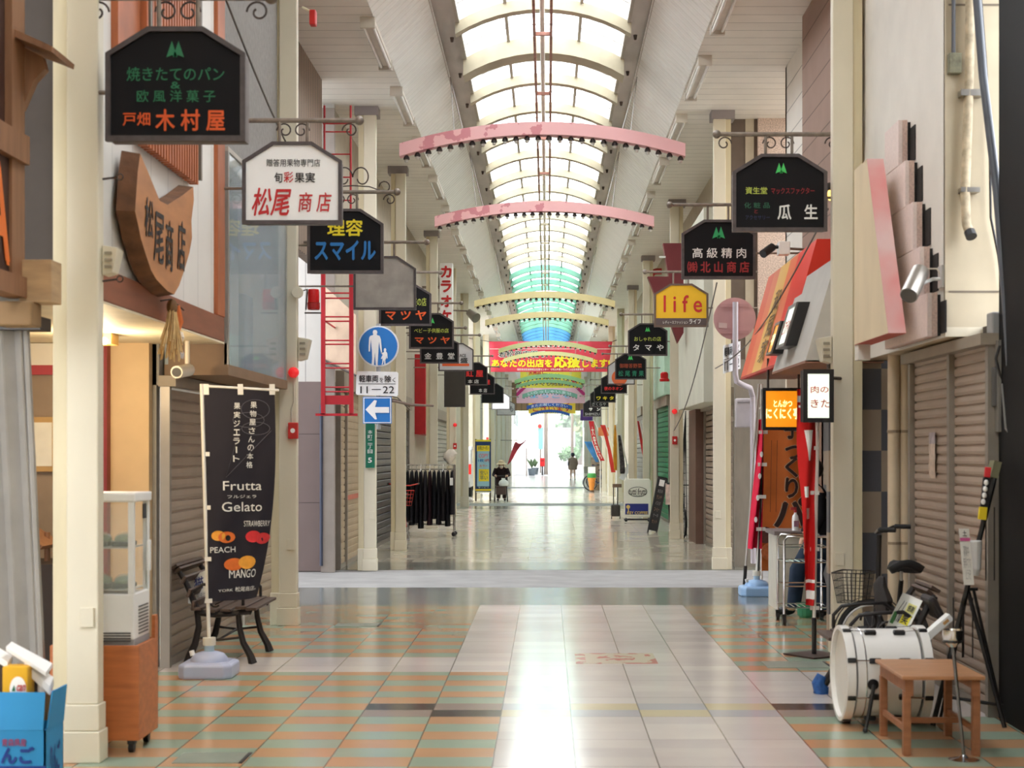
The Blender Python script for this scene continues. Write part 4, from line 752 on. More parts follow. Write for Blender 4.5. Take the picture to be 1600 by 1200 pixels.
# spotlight
t = thing('spotlight', 'steel cylinder spotlight aimed down at the stone slabs on the right', 'spotlight', (2.4, 9.8, 2.7)); STL = mk('brushed_steel', (170,164,156), .3, .8, var=.1)
c1, c2 = W(1438,424,9.9), W(1420,462,9.75); MB().cyl(c1, c2, .058, n=20).build('barrel', STL, t, smooth=True); MB().cyl(c2, c2+(c2-c1).normalized()*.006, .052, n=20).build('lens', mk('lens_dark', (90,86,80), .2), t)
MB().tube([(c1+c2)/2+Vector((.05,0,0)), W(1458,436,9.9), W(1474,436,9.87)], .012, 8).build('arm', mk('galvanised', (214,214,210), .4, .5), t); MB().box(2.525,2.54,9.83,9.93,2.66,2.80).build('mount_plate', mk('galvanised', (214,214,210)), t)
MB().tube([c1, W(1452,420,9.9), W(1464,420,9.9), W(1470,430,9.88)], .006, 6).build('cord', mk('cord_cream', (214,204,186), .6), t)
# pipes on the stained front
t = thing('conduit_box', 'weathered greenish outlet box and thin conduit high on the stained cream front', 'junction box', (2.58, 9.78, 4.1)); a = W(1490,101,9.79); MB().box(a.x-.04,a.x+.04,9.74,9.8,a.z-.065,a.z+.065).build('box', mk('box_verdigris', (120,116,92), .7, var=.5, scale=25), t, bevel=.005); MB().cyl((a.x-.005,9.775,a.z+.06),(a.x-.005,9.775,6.2),.013,n=8).build('conduit', mk('conduit_dark', (84,84,88), .5), t)
t = thing('lagged_pipe', 'peeling lagged pipe with a black open end on the stained cream front', 'pipe', (2.68, 9.75, 3)); MB().tube([W(1516,-60,9.75),W(1515,100,9.75),W(1511,220,9.75),W(1508,300,9.75),W(1510,350,9.74),W(1516,366,9.71)], [.03,.03,.031,.031,.03,.03], 12).build('pipe', mk('lagging', (196,180,152), .8, var=.4, scale=14, bump=.5), t, smooth=True); MB().cyl(W(1515,362,9.715),W(1518,370,9.69),.036,n=14).build('open_end', TK, t)
MB().box(2.62,2.76,9.72,9.80,3.86,3.9).build('clip', STL, t); MB().box(2.62,2.74,9.72,9.80,3.25,3.28).build('clip', STL, t)
t = thing('drain_pipe', 'dark grey slanting drainpipe down the black wall at the right edge', 'pipe', (2.75, 9.3, 2)); MB().tube([W(1522,-60,9.6),W(1536,120,9.5),W(1558,300,9.3),W(1572,470,9.15),W(1578,560,9.1),W(1584,640,9.1)], .026, 10).build('pipe', mk('pipe_slate', (88,92,100), .4), t, smooth=True)
t = thing('black_cable', 'thin black cable hanging beside the slanting drainpipe on the right', 'cable', (2.75, 9.7, 3)); MB().tube([W(1533,0,9.74),W(1540,90,9.74),W(1546,200,9.74),W(1548,340,9.74),W(1560,400,9.74),W(1568,470,9.74),W(1568,520,9.74)], .008, 6).build('cable', TK, t)
t = thing('meter_box', 'grey electric meter box with loose cables on the right edge wall', 'meter box', (2.78, 9.2, 2.3)); a, b = W(1547,488,9.3), W(1576,533,9.3); MB().box(a.x,b.x,9.26,9.38,b.z,a.z).build('box', mk('meter_grey', (150,150,150), .4), t, bevel=.01); MB().box(a.x+.02,a.x+.05,9.2,9.3,b.z-.55,b.z).build('trunking', mk('trunk_grey', (120,116,110), .5), t); MB().box(a.x-.0,b.x+.02,9.23,9.33,b.z-.4,b.z-.16).build('lower_box', mk('meter_dark', (84,82,80), .5), t, bevel=.01)
MB().tube([W(1562,540,9.2),W(1556,560,9.2),W(1562,585,9.2),W(1570,600,9.2)], .008, 6).build('loop', TK, t); MB().tube([W(1566,600,9.18),W(1572,670,9.1),W(1590,692,9.0),W(1612,690,8.9)], .009, 6).build('loop', mk('cord_grey', (110,108,104), .5), t)
# twin downpipes
for x, l in ((1397, 'left'), (1415, 'right')):
    t = thing('downpipe', 'beige downpipe beside the right shutter, the %s one of the pair' % l, 'pipe', (xx(x,11.7), 11.7, 0)); X_ = xx(x, 11.7); MB().cyl((X_,11.7,0),(X_,11.7,2.34),.048,n=14).build('pipe', mk('pipe_beige', (206,188,160), .5), t, smooth=True)
    for z in (.9, 1.75): MB().cyl((X_,11.7,z),(X_,11.7,z+.02),.053,n=14).build('clamp', mk('clamp_brown', (150,132,110), .5), t)
t = thing('torn_poster', 'torn faded paper strips stuck on the right shutter', 'poster', (2.68, 10.7, 1.7)); 
for k, (z0_, z1_, c) in enumerate(((1.74,1.66,(176,166,170)),(1.66,1.55,(206,188,172)),(1.55,1.42,(200,180,162)))): MB().grid(lambda u, v: (2.682+.004*math.sin(u*9), 10.62+.18*u+.01*math.sin(v*5), z0_+(z1_-z0_)*v), 4, 3).build('strip', mk('torn_%d' % k, c, .8, var=.2, scale=20), t)
# bass drum --------------------------------------------------------------
DW = mk('drum_white', (236,234,230), .25, var=.02); DB = mk('drum_black', (28,27,29), .35, var=.05); CHR = mk('chrome', (220,220,220), .15, 1, var=0)
dcx, dcy, dcz, dr_ = 1.97, 9.12, .292, .275
t = thing('bass_drum', 'white bass drum lying on its side with black lugs beside the brown table', 'drum', (dcx, dcy, 0))
cpt = Vector((0, dcy, dcz)); x0_, x1_ = 1.745, 2.215
MB().lathe(cpt, [(.262,x0_+.05),(.262,x1_-.05)], 48, 'X').build('shell', DW, t, smooth=True)
for xa_, xb_, inn in ((x0_-.015, x0_+.035, .27), (x1_-.035, x1_+.015, .27)):
    m = MB(); n = 48; pr = [(.258,xa_),(.282,xa_),(.282,xb_),(.263,xb_),(.258,xa_)]
    for i in range(4):
        pass
    k0 = 0; vs = []; fs = []
    for r, h in pr[:4]:
        for k in range(n): a = 2*PI*k/n; vs.append((h, dcy+r*math.cos(a), dcz+r*math.sin(a)))
    for i in range(4):
        j = (i+1) % 4
        for k in range(n): fs.append((i*n+k, i*n+(k+1) % n, j*n+(k+1) % n, j*n+k))
    m.add(vs, fs).build('hoop', DW, t, smooth=True)
MB().lathe(cpt, [(.258,x0_+.012),(.258,x0_+.016)], 48, 'X').build('drum_head', mk('drum_skin', (228,226,220), .45, var=.04), t); MB().lathe(cpt, [(.258,x1_-.016),(.258,x1_-.012)], 48, 'X').build('drum_head', mk('drum_skin', (228,226,220)), t)
MB().tube([(x0_+.10, dcy+.263*math.cos(a), dcz+.263*math.sin(a)) for a in [k*2*PI/48 for k in range(48)]], .004, 6, closed=True).build('seam_ring', CHR, t)
for k in range(8):
    a = PI/8+k*PI/4; ca, sa = math.cos(a), math.sin(a); R_ = Matrix.Rotation(a, 3, 'X')
    for s, xe in ((-1, x0_), (1, x1_)):
        lug = MB().obox((xe-s*.15, dcy+.272*ca, dcz+.272*sa), (.07,.026,.032), M=R_).build('lug', DB, t, bevel=.008); MB().cyl((xe-s*.12, dcy+.279*ca, dcz+.279*sa),(xe-s*.03, dcy+.285*ca, dcz+.285*sa),.004,n=6).build('tension_rod', CHR, lug)
        MB().obox((xe-s*.012, dcy+.286*ca, dcz+.286*sa), (.05,.014,.028), M=R_).build('claw', DB, t, bevel=.005)
for s in (-1, 1):
    q = MB().lathe((1.88, dcy+s*.262, dcz-.03), [(.035,-.012*s),(.03,.012*s)], 18, 'Y').build('spur_mount', DB, t); MB().tube([(1.88, dcy+s*.285, dcz-.03),(1.84, dcy+s*.33, .10),(1.815, dcy+s*.36, .015)], [.012,.012,.010], 8).build('spur', DB, t); MB().ball((1.815, dcy+s*.36, .016), .016).build('rubber_tip', DB, t, smooth=True)
MB().box(1.74,1.79,dcy-.05,dcy+.05,0,.02).box(2.17,2.22,dcy-.05,dcy+.05,0,.02).build('floor_pad', DB, t)
# small table -------------------------------------------------------------
TW_ = mk('table_wood', (160,106,72), .5, var=.2, scale=5, stretch=(1,5,5)); TWT = mk('table_top_wood', (184,132,92), .4, var=.2, scale=5, stretch=(1,8,1))
t = thing('side_table', 'low brown wooden table in front of the white bass drum', 'table', (2.08, 8.42, 0))
MB().box(1.865,2.30,8.06,8.74,.405,.425).build('table_top', TWT, t, bevel=.004)
for x in (1.90, 2.265):
    for y in (8.12, 8.68): MB().box(x-.02,x+.02,y-.02,y+.02,0,.34).build('leg', TW_, t, bevel=.003)
MB().box(1.885,1.90,8.10,8.70,.34,.405).build('side_apron', TW_, t); MB().box(2.265,2.28,8.10,8.70,.34,.405).build('side_apron', TW_, t); MB().box(1.885,1.93,8.09,8.105,.315,.405).build('apron_block', TW_, t); MB().box(2.235,2.28,8.09,8.105,.315,.405).build('apron_block', TW_, t)
MB().box(1.90,2.265,8.675,8.69,.345,.405).build('back_apron', TW_, t); MB().box(1.89,1.91,8.14,8.66,.12,.15).build('stretcher', TW_, t); MB().box(2.255,2.275,8.14,8.66,.12,.15).build('stretcher', TW_, t); MB().box(1.90,2.265,8.40,8.42,.12,.15).build('cross_stretcher', TW_, t)
# ash stand ---------------------------------------------------------------
t = thing('ashtray_stand', 'chrome ashtray stand on a round foot in front of the brown table', 'ashtray stand', (2.165, 7.98, 0)); tp = Vector((2.105, 7.98, .62))
MB().lathe((2.165,7.98,0), [(.078,0),(.08,.006),(.03,.014),(.012,.03)], 24).build('foot', CHR, t, smooth=True); MB().cyl((2.165,7.98,.02), tp, .0095, n=12).build('pole', mk('steel_pole', (130,130,132), .25, .9, var=0), t, smooth=True); MB().lathe(tp, [(.02,-.03),(.045,.0),(.052,.02),(.052,.058),(.045,.06),(.04,.04)], 20).build('cup', CHR, t, smooth=True); MB().lathe(tp, [(.05,-.006),(.052,.002)], 20).build('bottom_band', DB, t)
# bench, paper sign, carton, bag ------------------------------------------
bn = bench(1, 1.83, 2.33, 10.2, 9.62, 'park_bench', 'dark iron bench on the right behind the white bass drum')
tag(MB().tube([(1.818,10.2,.0),(1.82,10.2,.03),(1.80,10.2,.07),(1.825,10.2,.12)], [.05,.052,.045,.034], 16).build('foot_wrap', mk('wrap_blue', (40,92,160), .6, var=.3, scale=30, bump=.6), smooth=True), 'blue cloth wrapped around the front foot of the right bench', 'wrap')
t = thing('paper_sign', 'white curled paper sign with yellow and green print on the right bench back', 'paper sign', W(1405,960,9.75))
def ps(u, v): return W(1409+31*u-28*v, 925+13*u+55*v+3*v*v, 9.66-.06*v)+Vector((0,.03*math.sin(u*PI)-.03,0))
MB().grid(ps, 6, 8).build('sheet', mk('paper_white', (240,240,234), .5, var=.03), t, smooth=True)
def psq(u0,u1,v0,v1,m,nm): MB().grid(lambda a,b: ps(u0+(u1-u0)*a, v0+(v1-v0)*b)+Vector((-.001,-.005,0)), 3, 3).build(nm, m, t)
psq(.52,.9,.18,.42,mk('print_pale_yellow', (238,232,150), .5, var=0),'print_block'); psq(.5,.88,.45,.72,mk('print_yellow', (244,230,40), .5, var=0),'print_block'); psq(.05,.25,.5,.8,mk('print_green', (80,140,80), .5, var=0),'print_block'); psq(.12,.85,.88,.98,mk('print_gold', (226,190,90), .5, var=0),'print_block')
psl = lambda u, v: ps(u, v)+Vector((-.002,-.008,0)); letters(t, '笑', psl, .55, .82, .70, .48, TK, .02); letters(t, '感謝', psl, .58, .86, .38, .22, TK, .01); letters(t, 'くん', psl, .2, .48, .75, .15, TK, .02, shear=.2)
tag(MB().obox(W(1452,948,9.6)+Vector((.02,.0,0)), (.05,.26,.16), ry=-.5).build('black_bag', mk('bag_black', (44,38,38), .6, var=.2), bevel=.03), 'dark padded bag hooked on the near end of the right bench back', 'bag')
t = thing('white_carton', 'long narrow white carton leaning between the drum and ashtray stand', 'carton', W(1463,985,9.3)); a, b = Vector((2.27,9.30,.45)), Vector((2.45,9.3,.605)); d = (b-a).normalized(); up = Vector((-d.z,0,d.x))*.022; yy = Vector((0,.09,0))
MB().add([a-up,b-up,b+up,a+up,a-up+yy,b-up+yy,b+up+yy,a+up+yy], [(0,1,2,3),(7,6,5,4),(0,4,5,1),(1,5,6,2),(2,6,7,3),(3,7,4,0)]).build('box', MATW, t, bevel=.003); e = Vector((0,-.003,0)); MB().add([a+d*.17-up*.4+e,a+d*.21-up*.4+e,a+d*.21+up*.4+e,a+d*.17+up*.4+e], [(0,1,2,3)]).build('label', mk('label_tan', (206,160,100), .5), t)
# easel -------------------------------------------------------------------
t = thing('folding_easel', 'tall black folding easel with flyers, leaning in front of the right shutter', 'easel', (2.5, 9.05, 0)); EB = mk('easel_black', (34,33,34), .4, .3)
def bar(pts, r, nm, m=EB): MB().tube(pts, r, 8).build(nm, m, t)
A1, A2 = Vector((2.66,9.05,1.545)), Vector((2.66,9.12,1.545))
bar([A1, Vector((2.26,9.0,0))], .016, 'leg'); bar([A2, Vector((2.33,9.12,0))], .010, 'leg'); bar([Vector((2.49,9.1,.79)), Vector((2.66,8.93,0))], .014, 'leg'); bar([Vector((2.53,9.12,.79)), Vector((2.70,9.08,0))], .010, 'leg'); bar([Vector((2.32,9.02,.17)), Vector((2.665,8.98,.12))], .010, 'cross_bar'); bar([Vector((2.49,9.1,.79)), Vector((2.55,9.1,.79))], .010, 'hinge_bar')
MB().obox((2.64,9.08,1.5),(.045,.1,.10), ry=.25).build('head_board', mk('board_olive', (120,118,90), .6), t)
for x in (2.38, 2.44):
    bar([Vector((x,9.0,.75)), Vector((x,9.0,.40)), Vector((x+.05,8.99,.40)), Vector((x+.05,8.99,.75))], .004, 'wire_holder')
bar([Vector((2.57,9.0,1.28)), Vector((2.57,9.0,.85)), Vector((2.62,9.0,.85)), Vector((2.62,9.0,1.28))], .004, 'wire_holder')
f1 = thing('flyer_sheet', 'tall white flyer with a pink band in the black easel', 'flyer', W(1508,900,8.96)); ff1 = lambda u, v: W(1498+16*u+8*v, 826+88*v, 8.96); MB().grid(ff1, 1, 2).build('sheet', mk('paper', (232,230,222)), f1, solid=.003); MB().grid(lambda u,v: ff1(u,.16+.06*v)+Vector((0,-.005,0)),1,1).build('band', mk('band_pink', (200,90,150), .5, var=0), f1); letters(f1, '土', lambda u,v: ff1(u,v)+Vector((0,-.006,0)), .3,.7,.13,.03, TK, .01); letters(f1, '募集中\n無料です\nどうぞ', lambda u,v: ff1(u,v)+Vector((0,-.006,0)), .15,.85,.9,.3, mk('letter_grey', (150,150,150)), .0)
f2 = thing('bunting_strip', 'red, black and yellow ornament strip hung near the top of the easel', 'ornament', W(1540,780,8.97))
for k, (y0_, y1_, m, h) in enumerate(((730,746,fr,.022),(746,792,TK,.026),(792,812,mk('strip_yellow', (232,206,40), .5),.03))): a, b = W(1544-.12*(y0_-730),y0_,8.97), W(1544-.12*(y1_-730),y1_,8.97); MB().obox((a+b)/2, (h*1.6,.02,(a-b).length), ry=.1).build('segment', m, f2, bevel=.004)
for k in range(4): MB().ball(W(1541-1.5*k,754+10*k,8.95), .014, (1,.5,1.2)).build('white_bead', MATW, f2, smooth=True)
tag(MB().lathe(W(1524,862,8.99), [(.02,-.14),(.034,-.1),(.04,.06),(.036,.065)], 12).build('paper_cup', mk('cup_grey', (200,200,198), .5)), 'pale grey tapered cup holder beside the flyer in the easel', 'holder')
# bicycle -----------------------------------------------------------------
BKF = mk('bike_black', (32,31,33), .3, .2, var=.05); RUB = mk('tyre', (24,24,24), .7); SPK = mk('spoke_steel', (180,180,180), .3, .8, var=0)
def bicycle(name, label, rear, front, R, frame, basket=None, saddle_z=.80, bar_z=1.0, steer=0.0, bmat=None, detail=True):
    rear, front = Vector(rear), Vector(front); ax = (front-rear).normalized(); side = Vector((ax.y, -ax.x, 0)); t = thing(name, label, 'bicycle', ((rear+front)/2)*Vector((1,1,0)) if False else Vector(((rear.x+front.x)/2, (rear.y+front.y)/2, 0)))
    L = (front-rear).length; at = lambda f, z, s=0: rear+ax*(L*f)+side*s+Vector((0,0,z))
    for nm, c, dvec in (('rear_wheel', rear, ax), ('front_wheel', front, (Matrix.Rotation(steer,3,'Z')@ax))):
        cc = c+Vector((0,0,R)); w = MB().tube([cc+dvec*(R-.02)*math.cos(a)+Vector((0,0,(R-.02)*math.sin(a))) for a in [k*2*PI/32 for k in range(32)]], .02, 8, closed=True).build(nm, RUB, t, smooth=True)
        MB().tube([cc+dvec*(R-.045)*math.cos(a)+Vector((0,0,(R-.045)*math.sin(a))) for a in [k*2*PI/32 for k in range(32)]], .009, 6, closed=True).build('rim', SPK, w)
        sd = Vector((dvec.y,-dvec.x,0)); hub = MB().cyl(cc-sd*.04, cc+sd*.04, .02, n=10).build('hub', SPK, w)
        m = MB()
        for k in range(16): a = k*PI/8; m.tube([cc+sd*(.02 if k % 2 else -.02), cc+dvec*(R-.045)*math.cos(a)+Vector((0,0,(R-.045)*math.sin(a)))], .0015, 3)
        m.build('spokes', SPK, w)
        MB().grid(lambda u, v: cc+dvec*(R+.018)*math.cos(-.2+u*(PI*.85))+Vector((0,0,(R+.018)*math.sin(-.2+u*PI*.85)))+sd*(.035*(v-.5)) if nm == 'front_wheel' else cc-dvec*(R+.018)*math.cos(-.3+u*PI*.9)+Vector((0,0,(R+.018)*math.sin(-.3+u*PI*.9)))+sd*(.04*(v-.5)), 14, 2).build('mudguard', frame, t, solid=.004)
    bb = at(.42, R*.95); st = at(.27, saddle_z-.08); hd = at(.86, R+.36); hl = at(.90, R+.22)
    m = MB().tube([hl, at(.62, R+.02), bb], .02, 8).tube([bb, st], .017, 8).tube([at(0,R,.04), bb, at(0,R,-.04)], .009, 6).tube([at(0,R,.04), at(.24, saddle_z-.22), at(0,R,-.04)], .008, 6).tube([hl, hd], .021, 8).tube([hd, at(.3, R+.2)], .012, 6)
    m.build('frame', frame, t, smooth=True)
    fd = Matrix.Rotation(steer,3,'Z')@ax; fs_ = Vector((fd.y,-fd.x,0)); fc = front+Vector((0,0,R))
    MB().tube([fc+fs_*.045, hl+fs_*.03, hl-fs_*.03, fc-fs_*.045], .011, 6).build('fork', frame, t); MB().tube([hd, at(.82, bar_z-.02)], .018, 8).build('stem', frame, t)
    hb = at(.82, bar_z); pts = [hb+fs_*.27-fd*.17+Vector((0,0,.03)), hb+fs_*.25-fd*.05+Vector((0,0,.03)), hb+fs_*.12, hb, hb-fs_*.12, hb-fs_*.25-fd*.05+Vector((0,0,.03)), hb-fs_*.27-fd*.17+Vector((0,0,.03))]
    MB().tube(pts, .011, 8).build('handlebar', SPK if not detail else frame, t, smooth=True)
    for s in (0, -1): g = MB().tube([pts[s], pts[s]+(pts[s+1 if s == 0 else s-1]-pts[s])*.95], .017, 8).build('grip', RUB, t)
    MB().tube([st+Vector((0,0,-.02)), st+Vector((0,0,.06))], .012, 8).build('seat_post', SPK, t)
    sv = [];
    MB().grid(lambda u, v: st+Vector((0,0,.07))+ax*(.15-.27*u)+side*((v-.5)*2*(.025+.085*min(1, max(0,u-.25)*1.9)))+Vector((0,0,.055*math.cos((v-.5)*PI*.9)+.02*u*u-.02)), 8, 6).build('saddle', RUB, t, smooth=True, solid=.05)
    MB().cyl(bb-side*.06, bb+side*.06, .018, n=8).build('crank_axle', SPK, t); MB().lathe(bb+Vector((0,0,0)), [(.07,-.002),(.07,.002)], 18, 'X').build('chain_ring', SPK, t)
    for s in (-1, 1): MB().tube([bb+side*s*.06, bb+side*s*.07+ax*.10*s+Vector((0,0,-.08*s))], .009, 6).build('crank', SPK, t); MB().obox(bb+side*s*.11+ax*.10*s+Vector((0,0,-.08*s)), (.09,.07,.02)).build('pedal', RUB, t)
    if basket:
        bw, bh, bd = basket; c = fc+fd*(.02+bd/2)+Vector((0,0,R+(-.03 if detail and basket[0] < .33 else .08))); bm = bmat or BKF
        P = lambda f, s, z: c+fd*((f-.5)*bd*(.75+.25*z))+fs_*((s-.5)*bw*(.72+.28*z))+Vector((0,0,bh*z))
        MB().tube([P(0,0,1),P(1,0,1),P(1,1,1),P(0,1,1)], .006, 6, closed=True).build('basket_rim', bm, t)
        m = MB()
        for z in (0, .25, .5, .75): m.tube([P(0,0,z),P(1,0,z),P(1,1,z),P(0,1,z)], .0028, 4, closed=True)
        for k in range(8):
            q = k/7
            for (a, b) in (((q,0),None), ((q,1),None), ((0,q),None), ((1,q),None)): m.tube([P(a[0],a[1],0), P(a[0],a[1],1)], .0026, 4)
            m.tube([P(q,0,0), P(q,1,0)], .0026, 4)
        m.build('basket_mesh', bm, t)
    MB().tube([at(0,R,-.05), at(-.06,.02,-.12), at(-.06,.02,.12), at(0,R,.05)], .008, 6).build('kickstand', SPK, t)
    return t
bicycle('bicycle', 'black bicycle with wire basket parked behind the right bench', (2.47,10.38,0), (2.36,11.14,0), .27, BKF, (.32,.22,.24), .80, 1.03, steer=1.0)
tag(MB().loft([((2.37,10.88,.46),.04,.10),((2.38,10.86,.56),.06,.12),((2.36,10.9,.66),.045,.10),((2.37,10.88,.72),.02,.05)], 12).build('wheel_cover', mk('cover_grey', (52,49,49), .7, var=.3, scale=10, bump=.5), smooth=True), 'dark grey crumpled cloth draped over the black bicycle frame', 'cover')
# ---- awnings and lit boxes at the right corner shops ----------------------
def sloped(name, label, cat, ya, yb, xt, zt, xb, zb, m, th=.10, xback=2.74):
    t = thing(name, label, cat, ((xt+xb)/2, (ya+yb)/2, zb)); n = 2
    MB().add([P(xt,ya,zt),P(xt,yb,zt),P(xb,yb,zb),P(xb,ya,zb),P(xback,ya,zt),P(xback,yb,zt),P(xback,yb,zb),P(xback,ya,zb)], [(0,1,2,3),(0,4,5,1),(1,5,6,2),(0,3,7,4)]).build('fascia', m, t)
    MB().add([P(xb,ya,zb),P(xb,yb,zb),P(xback,yb,zb),P(xback,ya,zb)], [(0,1,2,3)]).build('underside', mk('awning_under', (150,104,84), .7), t, solid=.02); return t
t = sloped('grey_awning', 'sloping pale grey shop fascia on the right with two small lit boxes', 'awning', 12.5, 14.35, 2.36, 3.2, 2.10, 2.34, mk('awning_grey', (196,192,184), .6, var=.1, scale=3))
R3 = bpy.data.materials.new('striped_awning'); g = NT(R3); x, y, z, vec = g.xyz(); yl = g.math('ADD', y, 0.0)
def stripe(c0, *st):
    c = lin(c0)
    for lo, hi, col in st: c = g.mix(g.rng(yl, lo, hi), c, lin(col))
    return c
g.nt.links.new(stripe((226,118,72), (-2.0,-.55,(222,52,30)), (-.05,.62,(226,176,92)), (1.05,1.6,(222,96,60))), g.b.inputs['Base Color']); g.b.inputs['Roughness'].default_value = .55
t = sloped('striped_awning', 'sloping orange, red and yellow striped shop fascia at the right corner', 'awning', 13.95, 17.0, 2.45, 3.54, 2.14, 2.42, R3)
MB().add([P(2.14,14.4,2.415),P(2.14,17.0,2.415),P(2.6,17.0,2.45),P(2.6,14.4,2.45)], [(0,1,2,3)]).build('red_underside', mk('under_red', (206,40,34), .6), t, solid=.02)
slp = lambda u, v: Vector((2.45-.31*v-.012, u, 3.54-1.12*v))
letters(t, '和\n風\n家', slp, 15.8, 15.35, .92, .25, mk('awning_ink', (120,90,50), .6, var=0), .01)
def lit_box(name, label, x0, x1, y0, y1, Y, c, e, texts, depth=.16, fr_=.012):
    t = thing(name, label, 'lit sign', W((x0+x1)/2, y1, Y)); fn = lambda u, v, d: W(u, v, Y)+Vector((0,d,0)); w = x1-x0; ex = fr_*F/Y
    o = recto(x0,x1,y0,y1); i = recto(x0+ex,x1-ex,y0+ex,y1-ex); MB().prism(recto(x0+1,x1-1,y0+1,y1-1), fn, .02, depth).build('housing', TK, t); MB().ring(o, i, fn, 0, .03).build('frame', DB, t); MB().prism(i, fn, .012, .02).build('panel', mk('lit_%d_%d' % (c[0], c[2]), c, .4, emit=e, var=.06), t)
    for s, a, b, cc, d, m, bo in texts: letters(t, s, lambda u, v: W(u, v, Y)+Vector((0,.008,0)), a, b, d, cc, m, bo)
    return t
GLW = mk('letter_glow', (255,236,170), .5, emit=.2, var=0); INK = mk('ink_red', (196,60,50), .5, var=0)
t = lit_box('lit_sign', 'glowing orange box sign with pale lettering, hung above the brown banner on the right', 1192,1258,606,672,14.9,(250,150,24),.10,[('とんかつ',1209,1238,625,636,GLW,.03),('にくにく亭',1197,1250,637,655,GLW,.035)], fr_=.03)
MB().cyl(W(1200,606,14.97),W(1200,560,14.97),.012,n=6).cyl(W(1248,606,14.97),W(1248,560,14.97),.012,n=6).build('hanger', IRON, t)
t = lit_box('lit_sign', 'glowing white box sign with red characters beside the nearest right column', 1255,1303,577,660,11.9,(236,246,226),.13,[('肉の',1267,1295,603,614,INK,.012),('きた',1267,1297,624,637,INK,.012)], fr_=.035)
MB().cyl(W(1290,590,12.03),Vector((2.34,12.25,zz(590,12.1))),.014,n=6).build('bracket_arm', IRON, t)
def side_box(label, ya, yb, zt, zb, c, e, txt, tm):
    X_ = lambda z: 2.10+(z-2.34)*(.26/.86)-.10; t = thing('lit_sign', label, 'lit sign', (X_(zb), (ya+yb)/2, zb)); d = .10
    a = [P(X_(zt),ya,zt),P(X_(zt),yb,zt),P(X_(zb),yb,zb),P(X_(zb),ya,zb)]; b = [q+Vector((d+.03,0,0)) for q in a]
    MB().add(a+b, [(4,5,6,7),(0,4,5,1),(1,5,6,2),(2,6,7,3),(3,7,4,0)]).build('housing', DB, t)
    lp_ = lambda u, v: Vector((X_(zt+(zb-zt)*v)-.004, ya+(yb-ya)*u, zt+(zb-zt)*v)); MB().add([lp_(.07,.08),lp_(.93,.08),lp_(.93,.92),lp_(.07,.92)], [(0,1,2,3)]).build('panel', mk('lit_%d_%d' % (c[0], c[2]), c, .4, emit=e, var=.06), t)
    MB().ring([(0,0),(1,0),(1,1),(0,1)], [(.07,.08),(.93,.08),(.93,.92),(.07,.92)], lambda u, v, d_: lp_(u, v)+Vector((d_,0,0)), -.012, .005).build('frame', mk('frame_grey', (110,104,100), .4), t)
    letters(t, txt, lambda u, v: lp_(u, v)+Vector((-.005,0,0)), .85, .15, .7, .35, tm, .02); return t
side_box('small glowing orange box on the grey fascia, the farther of two', 14.0, 14.3, 2.80, 2.50, (250,160,60), .1, '亭', GLW); side_box('small glowing white box on the grey fascia, the nearer of two', 13.25, 13.72, 2.90, 2.52, (226,240,226), .12, 'ビフテキ', INK)
# banner, counter, trolley, flags ------------------------------------------
t = thing('bread_banner', 'large brown-orange bread banner with dark brush kana behind the red flags', 'banner', W(1230,890,18.3)); BBR = mk('banner_orange', (222,126,64), .7, var=.25, scale=1.5, spec=.2); BY = 18.3
MB().grid(lambda u, v: W(1190+74*u, 640+252*v, BY)+Vector((0,.03*math.sin(u*7),0)), 8, 12).build('cloth', BBR, t, smooth='all')
INB = mk('ink_brown', (62,40,36), .7, var=0); INP = mk('ink_pale', (226,196,160), .7, var=0)
for ch, a, b, c, d in (('手',1224,1250,648,686),('づ',1226,1252,690,718),('く',1226,1246,714,746),('り',1226,1246,746,778),('パ',1208,1262,776,824),('ン',1214,1256,826,866)):
    letters(t, ch, lambda u, v: W(u, v, BY)+Vector((0,-.04,0)), a-1.5, b+1.5, d+1.5, c-1.5, INP, .05, 'letter_outline'); letters(t, ch, lambda u, v: W(u, v, BY)+Vector((0,-.05,0)), a, b, d, c, INB, .03, 'letter')
for k in range(2): MB().quad(W(1205+9*k,688,BY-.04),W(1206+9*k,688,BY-.04),W(1204+9*k,800,BY-.04),W(1203+9*k,800,BY-.04)).build('small_print', mk('ink_rust', (140,72,36), .7, var=0), t)
for (a, b, r, m) in ((1196,836,13,mk('bun_dark', (90,50,36), .6, var=.3, scale=20)),(1203,862,14,mk('bun_brown', (200,110,60), .5, var=.3, scale=20))): MB().add([W(a+r*math.cos(q), b+r*math.sin(q), BY-.045) for q in [k*2*PI/16 for k in range(16)]], [tuple(range(16))]).build('printed_bun', m, t, recalc=False)
MB().tube([W(1186,638,BY),W(1268,638,BY)], .012, 6).build('top_bar', POLE, t); MB().tube([W(1190,600,BY+.03),W(1190,916.5,BY+.03)], .014, 6).build('pole', POLE, t)
t = thing('counter_box', 'pale grey counter with a dark top behind the chrome trolley', 'counter', (2.55, 15.9, 0)); CT = mk('counter_grey', (196,192,178), .6); a = xx(1214, 15.6)
MB().box(a,a+.40,15.6,16.2,0,.76).build('body', CT, t); MB().box(a-.03,a+.40,15.57,16.23,.76,.80).build('top', mk('counter_top', (128,116,112), .5), t)
